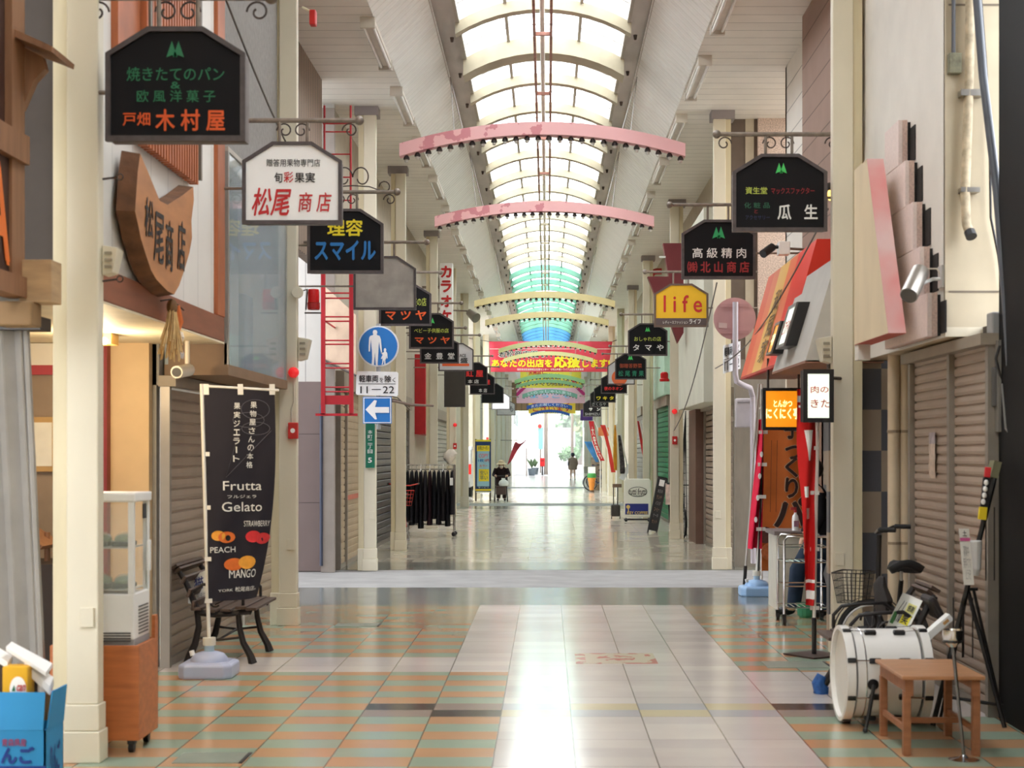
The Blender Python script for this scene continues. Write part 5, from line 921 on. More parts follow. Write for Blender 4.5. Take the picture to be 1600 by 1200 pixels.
t = thing('spray_bottle', 'white spray bottle with a red trigger head on the grey counter', 'bottle', (xx(1244,15.7),15.75,.8)); q = Vector((xx(1244,15.7),15.75,.80)); MB().lathe(q, [(.035,0),(.036,.12),(.03,.15),(.014,.17),(.014,.19)], 14).build('body', MATW, t, smooth=True); MB().lathe(q, [(.016,.185),(.016,.21)], 10).obox(q+Vector((-.02,0,.225)),(.06,.02,.03)).build('spray_head', mk('trigger_red', (196,60,60), .4), t); MB().box(q.x-.02,q.x+.03,15.712,15.716,.84,.90).build('label', mk('label_mauve', (170,120,140), .5), t)
t = thing('wire_trolley', 'chrome wire trolley on black castors in front of the grey counter', 'trolley', (2.29, 14.4, 0)); tx0, tx1, ty0, ty1 = xx(1224,14.3), xx(1294,14.3), 14.25, 14.65
for y in (ty0, ty1): MB().tube([(tx0,y,.09),(tx0,y,.78),(tx0+.03,y,.82),(tx1-.03,y,.82),(tx1,y,.78),(tx1,y,.09)], .012, 8).build('side_frame', CHR, t, smooth=True)
for z in (.16, .36, .58, .72): MB().tube([(tx0,ty0,z),(tx1,ty0,z),(tx1,ty1,z),(tx0,ty1,z)], .007, 6, closed=True).build('shelf_rim', CHR, t)
for z in (.16, .58):
    m = MB()
    for k in range(1, 8): m.cyl((tx0+(tx1-tx0)*k/8,ty0,z),(tx0+(tx1-tx0)*k/8,ty1,z),.003,n=4)
    o = m.build('shelf_wires', CHR, t)
for x in (tx0, tx1):
    for y in (ty0, ty1): MB().cyl((x-.015,y,.035),(x+.015,y,.035),.035,n=12).box(x-.02,x+.02,y-.012,y+.012,.035,.10).build('castor', DB, t)
def nobori(name, label, base, top, cols, flagpts, m, nb=None, tabs=4, extra=None, pole=POLE):
    t = thing(name, label, 'flag', base); MB().tube([base, top], .012, 8).build('pole', pole, t); MB().grid(flagpts, 8, 20).build('cloth', m, t, smooth='all'); return t
fb_ = flag_base('water_tank_stand', 'light blue plastic water-tank base under the crimson flag at the side street', 2.345, 17.2, mk('flag_base_blue', (150,186,226), .4, var=.04))
t = thing('crimson_flag', 'furled crimson flag on a black and white pole in the light blue base', 'flag', (2.345,17.2,.2)); b0 = Vector((2.345,17.2,.2)); MB().cyl(b0, W(1190,780,17.2), .017, n=8).build('lower_pole', POLE, t); MB().tube([W(1185,895,17.17),W(1193,640,17.17)], .010, 8).build('pole', DB, t)
CRI = mk('cloth_crimson', (214,34,66), .75, var=.1, spec=.2); MB().grid(lambda u, v: W(1186-16*v+(8+12*v)*u+1.5*math.sin(v*5), 655+202*v, 17.2)+Vector((0,.10*math.sin(u*8+v*3),0)), 12, 18).build('cloth', CRI, t, smooth='all')
for v in (.1, .35, .6, .85): MB().obox(W(1193-5*v, 655+202*v, 17.13), (.10,.01,.04)).build('tab', POLE, t)
for k in range(4): MB().ball(W(1190-3*k, 710+34*k, 17.08), .03, (.6,.15,1.1)).build('white_pattern', MATW, t)
t = thing('leaning_pole', 'thin pale pole with a black foot leaning beside the crimson flag', 'pole', W(1163,915,17.4)); MB().tube([W(1163,916,17.45),W(1165,884,17.45)], .02, 8).build('foot', DB, t); MB().tube([W(1165,884,17.45),W(1172,800,17.5),W(1178,700,17.5),W(1186,600,17.5)], .012, 8).build('shaft', mk('pole_grey', (196,192,186), .4), t)
fp = Vector((xx(1272,12.1),12.1,0)); t = thing('flag_stand', 'black flat plate stand with a white pole carrying the red and white flag', 'flag stand', fp); MB().obox(fp+Vector((0,0,.008)),(.34,.34,.012), rz=.6).build('plate', mk('plate_rust', (74,56,50), .5, .3), t); MB().cyl(fp, fp+Vector((0,0,.30)), .019, n=10).build('lower_pole', DB, t); MB().cyl(fp+Vector((0,0,.30)), W(1279,600,12.16), .014, n=10).build('pole', POLE, t)
for y in (700, 770, 858, 950): MB().obox(W(1273,y,12.10),(.07,.012,.03)).build('clip', POLE, t)
t = thing('red_white_flag', 'twisted red flag with white marks on the flat plate stand at right', 'flag', W(1262,940,12.1)); RWF = mk('cloth_red', (214,40,40), .75, var=.1, spec=.2)
def rwf(u, v, o=0): 
    w = 24+6*math.sin(min(v,.5)*6)-16*max(0,v-.25); cxp = 1257+8*math.sqrt(v); return W(cxp-w/2+w*u, 608+338*v, 12.07)+Vector((0,.04*math.sin(u*6+v*6)-o,0))
MB().grid(rwf, 10, 30).build('cloth', RWF, t, smooth='all')
for v0, v1, u0, u1 in ((.03,.06,.0,.8),(.075,.085,.1,.8),(.19,.33,.35,.8),(.45,.5,.2,.5),(.55,.6,.3,.6),(.88,.895,.0,1),(.93,.97,0,1)):
    MB().grid(lambda a, b: rwf(u0+(u1-u0)*(a if v1-v0 < .1 else .5+(a-.5)*(1-b*.85)), v0+(v1-v0)*b, .012), 4, 4).build('white_mark', MATW, t)
# speaker, lantern etc on nearest right column
def louvre(x, y, z, s, label, k=1.0):
    t = thing('wall_speaker', label, 'speaker', (x, y, z)); c = mk('speaker_cream', (226,218,196), .5)
    MB().add([P(x,y-.06,z+.11),P(x+s*.11,y-.07,z+.09),P(x+s*.07,y-.05,z-.09),P(x,y-.05,z-.11),P(x,y+.1,z+.11),P(x+s*.11,y+.1,z+.09),P(x+s*.07,y+.1,z-.09),P(x,y+.1,z-.11)], [(0,1,2,3),(7,6,5,4),(0,4,5,1),(1,5,6,2),(2,6,7,3),(3,7,4,0)]).build('body', c, t, bevel=.006)
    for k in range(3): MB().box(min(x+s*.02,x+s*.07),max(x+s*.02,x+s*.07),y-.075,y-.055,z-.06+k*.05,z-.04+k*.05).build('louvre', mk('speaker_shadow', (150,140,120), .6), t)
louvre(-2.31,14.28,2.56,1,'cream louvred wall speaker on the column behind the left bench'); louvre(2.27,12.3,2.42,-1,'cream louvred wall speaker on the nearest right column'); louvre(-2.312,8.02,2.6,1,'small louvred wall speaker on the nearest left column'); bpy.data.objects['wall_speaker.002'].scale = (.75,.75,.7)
for z, l in ((3.02,'upper'),(2.49,'lower')):
    t = thing('flag_hook', l+' iron eye hook sticking out of the nearest left column', 'hook', (-2.3,8.0,z)); MB().cyl((-2.31,7.98,z),(-2.235,7.98,z+.01),.006,n=6).build('rod', IRON, t); MB().tube([(-2.22+.016*math.cos(a),7.98,z+.012+.016*math.sin(a)) for a in [k*PI/6 for k in range(12)]], .004, 5, closed=True).build('eye', IRON, t)
for z, l in ((3.06,'upper'),(2.67,'lower')):
    t = thing('wall_lantern', 'small glowing amber lamp beside the nearest right column, %s one' % l, 'lamp', (2.27,12.28,z)); q = W(1352,245,12.5) if l == 'upper' else W(1297,305,12.5); MB().ball(q,.03,(.8,.8,1.5)).build('bulb', mk('glow_amber', (255,200,90), .4, emit=.5, var=0), t, smooth=True); MB().cyl(q+Vector((0,0,.04)),q+Vector((0,.0,.10)),.022,n=8).cyl(q+Vector((0,0,.06)),q+Vector((.05,.05,.06)),.008,n=6).build('cap', IRON, t)
# person behind the red flag
# ==== middle distance ====================================================
def fire_alarm(x, Y, zl, zb, label, s=1):
    t = thing('fire_alarm', label, 'alarm', (x, Y-.03, zb), 'red fire alarms on the columns')
    MB().box(x-.045,x+.045,Y-.06,Y,zb-.075,zb+.075).build('alarm_box', mk('alarm_red', (206,44,40), .4, var=.05), t, bevel=.008); MB().cyl((x,Y-.06,zb),(x,Y-.066,zb),.022,n=12).build('button', MATW, t)
    MB().lathe((x,Y-.0,zl), [(.05,-.0),(.05,-.02),(.045,-.05),(.025,-.085),(.004,-.09)], 16, 'Y').build('lamp_dome', mk('alarm_lamp', (236,40,44), .25, emit=.06, var=0), t, smooth=True)
    MB().tube([(x,Y-.01,zl-.05),(x+.005,Y-.01,(zl+zb)/2),(x-.02,Y-.01,zb+.2),(x-.015,Y-.01,zb+.07)], .006, 5).build('conduit', mk('cord_cream', (214,204,186)), t)
fire_alarm(xx(459,14.2),14.2,zz(582,14.2),zz(673,14.2),'red alarm lamp and box on the left column behind the gelato bench')
fire_alarm(xx(711,39),39,zz(664,39),zz(697,39),'red alarm lamp and box on the column left of the yellow poster stand')
fire_alarm(xx(1054,28.4),28.4,zz(643,28.4),zz(688,28.4),'red alarm lamp and box on the right column beside the leaning blackboard')
fire_alarm(-2.38,61,zz(685,61),zz(702,61),'small red alarm lamp and box on the far left column above the stooped walker')
t = thing('warning_beacon', 'red rotating beacon on a bracket beside the second left column', 'beacon', W(490,485,14.4)); q = W(490,484,14.4); MB().lathe(q, [(.055,0),(.06,.02),(.06,.06),(.064,.065)], 18).build('base', mk('beacon_base', (170,30,32), .4), t); MB().lathe(q, [(.055,.065),(.055,.16),(.05,.19),(.02,.195)], 18).build('dome', mk('beacon_red', (206,26,30), .2, var=.05), t, smooth=True); MB().lathe(W(465,457,14.18), [(.055,-.0),(.055,-.02),(.05,-.025)], 20, 'Y').build('disc', CRM, t); MB().tube([W(465,457,14.25), W(480,452,14.4), W(478,484,14.4)], .008, 6).build('bracket', IRON, t); MB().tube([W(476,489,14.4), W(502,489,14.4)], .008, 6).build('bracket', IRON, t)
t = thing('ceiling_alarm', 'small red alarm unit hanging high on the second left column', 'alarm', W(489,30,14.4)); q = W(489,28,14.4); MB().box(q.x-.03,q.x+.03,14.36,14.46,q.z-.07,q.z+.07).build('unit', mk('alarm_red', (206,44,40)), t, bevel=.01); MB().tube([q+Vector((-.1,0,.1)), q+Vector((-.02,0,.06))], .012, 6).build('arm', CRM, t)
# red escape ladder
RDL = mk('ladder_red', (196,40,52), .5, var=.12); t = thing('escape_ladder', 'tall red escape ladder at the left street corner', 'ladder', W(525,648,19.2)); LYY = 19.2
for x in (505, 549):
    MB().obox((W(x,425,LYY)+W(x,648,LYY))/2, (.05,.06,(648-425)*LYY/F)).build('rail', RDL, t)
MB().cyl(W(548,165,LYY), W(548,425,LYY), .014, n=6).build('upper_rail', RDL, t); MB().cyl(W(507,165,LYY), W(507,425,LYY), .014, n=6).build('upper_rail', RDL, t)
for y in (187,206,241,277,313,350,386,420,458,466,495,502,532,538,568,575,605,612): MB().cyl(W(505,y,LYY), W(549,y,LYY), .011 if y > 425 else .009, n=6).build('rung', RDL, t)
for y0_, y1_ in ((186,194),(618,632)): MB().obox((W(505,(y0_+y1_)/2,LYY)+W(549,(y0_+y1_)/2,LYY))/2, (.36,.03,(y1_-y0_)*LYY/F)).build('plate', RDL, t)
MB().obox(W(526,648,LYY), (.52,.06,.03)).build('foot_bar', RDL, t)
for y in (250, 500): MB().cyl(W(505,y,LYY), W(505,y,LYY)+Vector((-.02,1.42,0)), .012, n=6).build('wall_bracket', RDL, t)
tag(MB().tube([W(502,632,20.5),W(502,884,20.5)], .022, 8).build('drain_pipe', mk('pipe_navy', (60,66,84), .4)), 'dark blue-grey pipe on the purple-grey wall at the left street corner', 'pipe')
tag(MB().box(-3.02,-2.84,20.50,20.58,0,6.2).build('corner_post', mk('corner_grey', (150,140,132), .5, var=.1)), 'plain grey corner post beside the tan shutter past the side street', 'post')
t = thing('shop_awning', 'tan folded shop awning behind the red escape ladder', 'awning', W(530,520,20.4)); MB().add([W(506,446,20.45),W(556,492,20.2),W(556,585,20.2),W(506,560,20.45)]+[q+Vector((0,.12,0)) for q in (W(506,446,20.45),W(556,492,20.2),W(556,585,20.2),W(506,560,20.45))], [(0,1,2,3),(7,6,5,4),(0,4,5,1),(1,5,6,2),(2,6,7,3),(3,7,4,0)]).build('cloth', mk('awning_tan', (190,164,140), .7, var=.15), t); MB().cyl(W(506,562,20.4),W(556,587,20.15),.015,n=6).build('front_rail', IRON, t)
# road signs on the third left column
SBL = mk('sign_road_blue', (44,120,196), .35, var=.03); SWH = mk('sign_road_white', (238,238,238), .35, var=.03); SY = 20.35
t = thing('pedestrian_sign', 'round blue road sign with a white adult and child on the left column', 'road sign', W(591,573,SY)); c = W(591,541,SY); r = 32*SY/F
MB().lathe(c, [(r,-.0),(r,.02)], 40, 'Y').build('rim', SWH, t); MB().lathe(c, [(r*.93,-.006),(r*.93,.0)], 40, 'Y').build('blue_face', SBL, t); MB().cyl(c+Vector((0,.03,.3)), c+Vector((0,.03,-1.1)), .03, n=10).build('post', mk('post_grey', (150,150,150), .4), t)
Z5 = lambda x, y: W(560+x/5, 500+y/5, SY-.012)
def pic(pts): return MB().add([Z5(*q) for q in pts], [tuple(range(len(pts)))])
for nm, pts in (('adult_figure', [(112,98),(114,86),(121,78),(138,78),(146,86),(148,98),(146,106),(142,110),(148,118),(166,124),(176,150),(182,215),(187,258),(178,262),(170,225),(162,170),(158,205),(156,260),(150,345),(154,356),(136,356),(132,300),(130,250),(126,300),(122,350),(106,356),(103,350),(108,300),(106,240),(102,205),(98,150),(93,200),(90,246),(80,246),(80,200),(84,140),(92,124),(112,118),(118,110),(113,106)]), ('child_figure', [(198,234),(200,224),(208,219),(216,224),(218,236),(214,246),(220,250),(226,262),(228,300),(220,300),(216,278),(216,300),(210,312),(212,345),(206,350),(202,345),(202,315),(198,315),(190,348),(180,348),(188,330),(188,300),(176,306),(180,290),(190,272),(182,266),(174,258),(178,250),(190,256),(200,250)])):
    pic(pts).build(nm, SWH, t, recalc=False)
t = thing('plate_sign', 'white plate with black characters and 11-22 under the round blue sign', 'road sign', W(589,619,SY)); fn = lambda u, v, d: W(u, v, SY)+Vector((0,d,0)); MB().prism([(557,582),(559,580),(620,581),(622,583),(622,617),(620,619),(558,617),(556,615)], fn, 0, .02).build('plate', SWH, t)
letters(t, '軽車両', lambda u,v: W(u,v,SY-.006), 561, 591, 597.5, 586, TK, .02); letters(t, 'を', lambda u,v: W(u,v,SY-.006), 593, 599, 597.5, 590, TK, .008); letters(t, '除', lambda u,v: W(u,v,SY-.006), 601, 611, 597.5, 586.5, TK, .02); letters(t, 'く', lambda u,v: W(u,v,SY-.006), 613, 618, 597.5, 590, TK, .008); letters(t, '11－22', lambda u,v: W(u,v,SY-.006), 563, 616, 614.5, 603.5, TK, .004)
MB().quad(W(560,600.3,SY-.005),W(618,600.3,SY-.005),W(618,599.5,SY-.005),W(560,599.5,SY-.005)).build('divider', TK, t)
t = thing('arrow_sign', 'square blue road sign with a white left arrow on the left column', 'road sign', W(589,661,SY)); MB().prism(recto(567,612,620,662), fn, 0, .02).build('plate', SBL, t, bevel=.006); MB().ring(recto(568,611,621,661), recto(569.3,609.7,622.3,659.7), fn, -.004, 0).build('border', SWH, t); MB().add([W(a,b,SY-.008) for a,b in ((571,640),(585,625),(589,626),(586,636),(608,636),(608,645),(586,645),(589,655),(586,655.5))], [tuple(range(9))]).build('arrow', SWH, t, recalc=False)
t = thing('address_plate', 'tall green address plate with white characters on the left column under the arrow', 'sign', W(578,730,20.7)); MB().box(xx(571,20.7),xx(585,20.7),20.72,20.745,zz(731,20.7),zz(662,20.7)).build('plate', mk('plate_green', (22,110,84), .4, var=.03), t)
for i, ch in enumerate('本町二丁目'): ltr(t, ch, 574.5, 582, 672+i*7.6, 678+i*7.6, 20.71, TW, .006)
ltr(t, '5', 575, 581, 715, 723, 20.71, TW, .02)
# wire run across the far side of the street corner
t = thing('tied_cables', 'bundle of tied cables strung from the left column past the arrow sign', 'cables', W(640,630,22)); MB().tube([Vector((-2.45,20.9,zz(626,21))),W(612,626,21),W(640,632,22.5),W(676,634,25.2),Vector((-2.4,25.25,zz(632,25)))], .02, 6).build('bar', mk('bar_brown', (120,96,84), .6), t)
for k in range(3): MB().tube([W(600,616+6*k,20.6),W(622,622+3*k,21.6),W(640,640-4*k,23)], .008, 5).build('cable', IRON, t)
# shops on the left
shutter(-1, -2.9, 25.6, 31.8, 2.5, 'dark grey roller shutter on the left between the clothes rack and purple wall', (112,108,104), pitch=.12)
shutter(-1, -2.9, 39.4, 44.8, 2.5, 'pale grey roller shutter on the left beyond the clothes rack', (176,170,158), pitch=.12)
tag(MB().box(-2.9,-2.66,33.6,36.6,2.0,3.75).build('fascia_box', mk('panel_red', (190,36,44), .45), bevel=.01), 'glossy red fascia panel on the left under the black box signs', 'fascia')
t = thing('karaoke_sign', 'tall white sign with red katakana high on the left side', 'sign', W(697,503,35.5)); MB().box(xx(687,35.5),xx(707,35.5),35.5,35.8,zz(504,35.5),zz(411,35.5)).build('panel', MATW, t)
for i, ch in enumerate('カラオケ'): ltr(t, ch, 688.5, 705.5, 415+23*i, 434+23*i, 35.49, TR, .045)
MB().box(-2.9, xx(687,35.6), 35.6,35.65,5.4,5.46).box(-2.9, xx(687,35.6), 35.6,35.65,4.9,4.96).build('arm', PIPE, t)
t = thing('floodlight', 'small grey floodlight on a bar right of the katakana sign', 'floodlight', W(738,492,38)); MB().cyl(W(733,488,38), W(744,497,37.8), .09, .13, n=14).build('head', STL, t, smooth=True); MB().cyl((-2.9,38.2,zz(484,38.2)),W(735,486,38),.02,n=6).build('arm', PIPE, t)
for Y_, zt, c, lb in ((30.5, 4.6, (150,140,128), 'brown-grey'), (47.6, 4.9, (206,196,176), 'cream')):
    pass
_b = bpy.data.objects['shop_sign.008']; MB().cyl((-2.93,33.35,zz(574,33.3)),(xx(727,33.3),33.35,zz(574,33.3)),.014,n=6).build('bracket_bar', PIPE, _b)
# rack of black clothes
t = thing('clothes_rack', 'chrome double clothes rack on castors holding black garments', 'clothes rack', (-2.2, 29.4, 0)); ra, rb = -2.78, -1.78; RYY = (29.25, 29.65)
for y in RYY: MB().tube([(ra,y,1.36),(rb,y,1.36)], .014, 8).build('top_rail', CHR, t); MB().tube([(ra,y,.22),(rb,y,.22)], .010, 6).build('bottom_rail', CHR, t)
MB().tube([(ra,29.45,1.28),(rb,29.45,1.28)], .012, 6).build('middle_rail', CHR, t)
for x in (ra, rb):
    for y in RYY: MB().tube([(x,y,.08),(x,y,1.36)], .013, 8).build('upright', CHR, t); MB().ball((x,y,.045),.045).build('castor', DB, t)
    MB().tube([(x,RYY[0]-.1,.1),(x,RYY[1]+.1,.1)], .012, 6).build('foot_bar', CHR, t)
GC = [(24,24,28),(40,38,42),(30,27,31),(34,32,36),(50,47,51),(46,26,32),(26,26,30),(30,29,33),(40,35,37),(27,25,29),(36,34,38)]
GN = ['leftmost','second','third','fourth','fifth','sixth','seventh','eighth','ninth','tenth','rightmost']
for k in range(11):
    x = -2.66+k*.085; y = 29.22+.01*(k % 2); lo = (.30,.22,.26,.16,.30,.22,.34,.24,.30,.20,.42)[k]; w = .30
    g_ = thing('garment', '%s dark garment from the left on the chrome clothes rack' % GN[k], 'garment', (x, y, 1.33), 'dark garments on the clothes rack'); mt_ = mk('cloth_%d_%d' % (k, GC[k][0]), GC[k], .85, var=.2, scale=5, spec=.2, stretch=(8,8,.5))
    MB().loft([((x,y,lo),.055,w*.62),((x+.004,y,lo+.3),.048,w*.58),((x,y,.85),.042,w*.52),((x,y,1.10),.040,w*.50),((x,y,1.22),.03,w*.46),((x,y,1.265),.015,w*.2)], 14).build('cloth', mt_, g_, smooth=True)
    MB().tube([(x,y-.14,1.24),(x,y,1.29),(x,y+.14,1.24)], .006, 5).tube([(x,y,1.29),(x,y,1.34),(x,y+.025,1.38),(x,y+.05,1.36)], .004, 5).build('hanger', (MATW if k in (3,5,8) else CHR), g_)
    if k == 10: MB().box(x-.03,x+.03,y-.20,y-.19,.98,1.12).build('price_tag', MATW, g_)
t = thing('white_bag', 'crumpled white bag hung at the right end of the clothes rack', 'bag', (-1.86,29.3,1.45)); MB().loft([((-1.86,29.3,1.38),.03,.05),((-1.88,29.3,1.48),.10,.08),((-1.84,29.3,1.58),.13,.07),((-1.83,29.3,1.66),.05,.03)], 12).build('bag', mk('bag_cream', (236,226,210), .6, var=.15, scale=12, bump=.6), t, smooth=True)
bicycle('bicycle', 'red bicycle with a red basket beside the black clothes rack', (-2.62,27.9,0), (-2.50,26.75,0), .30, mk('bike_red', (200,54,40), .35, var=.05), (.36,.26,.22), .82, 1.02, steer=0, bmat=mk('bike_red', (200,54,40)))
# yellow poster stand
t = thing('poster_stand', 'tall yellow and blue poster stand on legs by the far left column', 'poster stand', W(755,783,50)); PY = 50; MB().prism(recto(743,767,687,770), lambda u,v,d: W(u,v,PY)+Vector((0,d,0)), 0, .06).build('board', mk('stand_navy', (30,56,110), .5), t); 
def pb(x0,x1,y0,y1,m,nm,e=.01): MB().quad(W(x0,y1,PY-e),W(x1,y1,PY-e),W(x1,y0,PY-e),W(x0,y0,PY-e)).build(nm, m, t)
YB = mk('poster_yellow', (250,220,50), .5, var=.03); pb(743,767,687,690,YB,'top_band'); pb(745,765,696,705,YB,'headline_panel'); pb(745.5,764.5,705,760,mk('poster_blue', (166,206,222), .5, var=.05),'poster'); pb(748,764,733,752,YB,'yellow_panel',.014); pb(743,767,764,767,YB,'bottom_band')
ltr(t,'お得なクーポン',747,763,697,703,PY-.02,TK,.01); ltr(t,'COPY',748,763,709,715,PY-.02,mk('poster_pink', (236,120,140), .5, var=0),.02); ltr(t,'1枚',747,756,717,722,PY-.02,TB,.03); ltr(t,'10円',757,764,717,722,PY-.02,TR,.03); ltr(t,'カラー',749,762,726,730,PY-.02,TO,.02); ltr(t,'安い\n早い',750,762,735,750,PY-.03,mk('poster_grey', (150,140,90), .5, var=0),.02); ltr(t,'サービス',747,764,760.5,763,PY-.02,TW,.01)
for x in (743.5, 766): MB().cyl(W(x,686,PY+.05),W(x,783,PY+.05),.03,n=6).build('leg', mk('stand_leg', (90,76,64), .5), t)
pb(744,766,768,770,TW,'foot_text_band')
# parked van in the left side street
t = thing('parked_van', 'silver van with red tail lamp parked in the far left side street', 'car', (-3.5,57,0)); VS = mk('van_silver', (206,208,212), .25, .3, var=.03)
prof = [(55.0,.35),(54.95,.95),(55.05,1.1),(55.3,1.72),(55.6,1.82),(57.6,1.80),(58.4,1.25),(59.3,1.05),(59.45,.6),(59.4,.35)]
MB().prism(prof, lambda u, v, d: Vector((d, u, v)), -4.35, -2.72).build('body', VS, t, bevel=.05)
MB().quad((-4.2,55.07,1.16),(-2.87,55.07,1.16),(-2.95,55.28,1.66),(-4.12,55.28,1.66)).build('rear_window', mk('car_glass', (40,46,54), .1), t); MB().add([Vector((-2.712,a,b)) for a,b in ((55.5,1.2),(57.9,1.2),(57.4,1.68),(55.6,1.68))],[(0,1,2,3)]).build('side_window', mk('car_glass', (40,46,54)), t)
for x in (-4.28, -2.86): MB().box(x,x+.14,54.90,55.06,.82,1.18).build('tail_lamp', mk('tail_red', (216,30,30), .3, emit=.05, var=0), t)
MB().box(-4.3,-2.78,54.86,55.0,.34,.56).build('bumper', mk('bumper_grey', (120,122,126), .5), t); MB().box(-3.75,-3.3,54.92,54.96,.68,.86).build('number_plate', MATW, t)
for x in (-4.3, -2.95):
    for y in (55.8, 58.6): MB().cyl((x,y,.32),(x+.2,y,.32),.32,n=20).build('wheel', RUB, t)
# ---- right side, middle distance -----------------------------------------
t = thing('round_sign_back', 'pinkish back of a round road sign on a bent pole at the right corner', 'road sign', W(1148,540,19.9)); c = W(1148,498,19.9); MB().lathe(c, [(33*19.9/F,0),(33*19.9/F,.015)], 40, 'Y').build('disc', mk('sign_back_pink', (196,150,150), .45, var=.08), t)
for y in (477, 519): MB().obox(W(1148,y,19.87), (.36,.02,.035)).build('crossbar', mk('sign_back_rail', (186,140,140), .45), t)
PVL = mk('pole_lilac', (196,188,196), .4, var=.05); MB().tube([W(1149,472,19.83),W(1149,585,19.83),W(1151,596,19.85),W(1160,601,20.0),W(1172,606,20.4),W(1176,620,20.6),W(1177,880,20.9)], .036, 12).build('pole', PVL, t, smooth=True); MB().quad(W(1123,512,19.88),W(1136,513,19.88),W(1136,505,19.88),W(1123,504,19.88)).build('sticker', mk('sticker_pink', (214,186,184), .5), t)
t = thing('plate_sign', 'grey-white plate with black characters and 11-22, turned edgeways at right', 'road sign', W(1144,583,19.8)); pl2 = lambda u, v, d=0: W(1130+27*u, 540-7*u+44*v-1*u*v, 19.76+.3*u)+Vector((0,d,0)); MB().prism([(0,0),(1,0),(1,1),(0,1)], pl2, 0, .015).build('plate', mk('plate_grey', (206,208,210), .4, var=.04), t); letters(t, '軽車両を除く', lambda u,v: pl2(u,v,-.006), .08,.92,.42,.08, TK, .03); letters(t, '11－22', lambda u,v: pl2(u,v,-.006), .08,.92,.92,.58, TK, .01); MB().add([pl2(.05,.5,-.006),pl2(.95,.5,-.006),pl2(.95,.52,-.006),pl2(.05,.52,-.006)],[(0,1,2,3)]).build('divider', TK, t)
t = thing('cctv_camera', 'black street camera on a white wall box above the striped fascia', 'camera', W(1200,395,16.3)); q = W(1216,388,16.3); MB().box(q.x,q.x+.12,16.25,16.4,q.z-.07,q.z+.07).build('wall_box', MATW, t, bevel=.008); MB().cyl(W(1207,386,16.25), W(1192,397,16.15), .045, n=14).build('body', DB, t, smooth=True); MB().cyl(W(1215,386,16.3), W(1205,386,16.25), .02, n=8).build('joint', DB, t); MB().cyl((q.x+.12,16.32,q.z),(2.76,16.4,q.z),.015,n=6).build('arm', PIPE, t)
t = thing('utility_box', 'pale grey plastic utility box on the taupe wall at the right corner', 'junction box', W(1164,668,20.7)); a, b = W(1150,622,20.7), W(1178,668,20.7); MB().box(a.x,b.x,20.72,20.86,b.z,a.z).build('box', mk('box_lilac', (186,180,184), .45), t, bevel=.02); MB().box(a.x+.02,b.x-.02,20.71,20.72,a.z-.06,a.z-.05).build('lid_seam', mk('seam', (130,124,128), .5), t); MB().box(a.x+.05,a.x+.1,20.86,21.46,b.z+.1,b.z+.16).build('mount', PIPE, t)
tag(MB().box(2.36,2.78,23.2,27.6,2.36,5.3).build('shop_hood', mk('hood_pale', (222,222,206), .6, var=.08, scale=2), bevel=.01), 'tall pale boxed shop hood on the right beyond the side street', 'shop front')
t = thing('maroon_sign', 'maroon angular board sign behind the yellow box sign', 'sign', W(1045,500,26)); MB().prism([(1036,380),(1068,380),(1068,520),(1059,536),(1049,508),(1022,457),(1012,432),(1045,432)], lambda u,v,d: W(u,v,26)+Vector((0,d,0)), 0, .2).build('board', mk('maroon', (118,40,46), .5, var=.05), t); MB().cyl(W(1066,400,26.1), Vector((2.78,26.1,zz(400,26.1))), .02, n=6).build('arm', PIPE, t); MB().add([W(a,b,25.99) for a,b in ((1030,400),(1040,400),(1040,403),(1030,403))],[(0,1,2,3)]).build('white_rule', TW, t)
RP = mk('pipe_red', (196,36,44), .4, var=.05); t = thing('red_pipe', 'thick red pipe running down the right side with a bend at the top', 'pipe', (2.5,37.3,0)); MB().tube([(2.5,37.3,0),(2.5,37.3,5.75),(2.52,37.3,5.9),(2.58,37.3,5.98),(2.65,37.3,6.0),(2.79,37.3,6.0)], .075, 14).build('pipe', RP, t, smooth=True)
tw = grooves('white_tile', (226,222,212), 2, .15, .012, .6, .3, .05, axis2=1, pitch2=.15); tag(MB().box(2.72,2.78,28.8,32.4,0,2.9).build('tiled_wall', tw), 'white tiled wall strip behind the leaning blackboard on the right', 'wall panel')
tag(MB().box(2.60,2.78,26.9,28.2,0,2.36).build('brown_post', mk('post_brown', (112,82,70), .5, var=.1)), 'broad brown post beside the white tiled wall on the right', 'post')
shutter(1, 2.78, 22.6, 26.8, 2.34, 'brown-grey roller shutter under the pale boxed hood on the right', (168,150,134), pitch=.10)
shutter(1, 2.78, 34.6, 38.4, 2.7, 'bright green roller shutter on the right beside the red pipe', (20,140,92), pitch=.12)
shutter(1, 2.78, 44, 49, 2.7, 'grey roller shutter far along the right side', (160,156,148), pitch=.14)
tag(MB().box(2.62,2.78,34.4,38.6,2.9,4.4).build('pale_green_sign', mk('mint_sign', (190,226,204), .5), bevel=.01), 'pale mint shop fascia above the green shutter', 'fascia')
t = thing('warning_beacon', 'small red beacon on the right above the alarm column', 'beacon', W(1038,597,29.5)); q = W(1038,596,29.5); MB().lathe(q, [(.09,0),(.09,.05),(.075,.06),(.075,.15),(.05,.18)], 14).build('dome', mk('beacon_red', (206,26,30)), t, smooth=True); MB().cyl(q+Vector((.05,0,.02)),(2.78,29.5,q.z+.02),.02,n=6).build('arm', PIPE, t)
t = thing('lattice_stand', 'folded black wire lattice stand leaning on the white tiled wall', 'rack', (2.6,29.6,0)); 
for k in range(5): MB().cyl((2.46+.05*k,29.3,0),(2.66,29.5,2.4),.008,n=5).build('upright', EB, t)
for k in range(10): MB().cyl((2.47+.018*k,29.3+.02*k,.1+.22*k),(2.66-.002*k,29.32+.02*k,.1+.22*k),.005,n=4).build('cross_wire', EB, t)
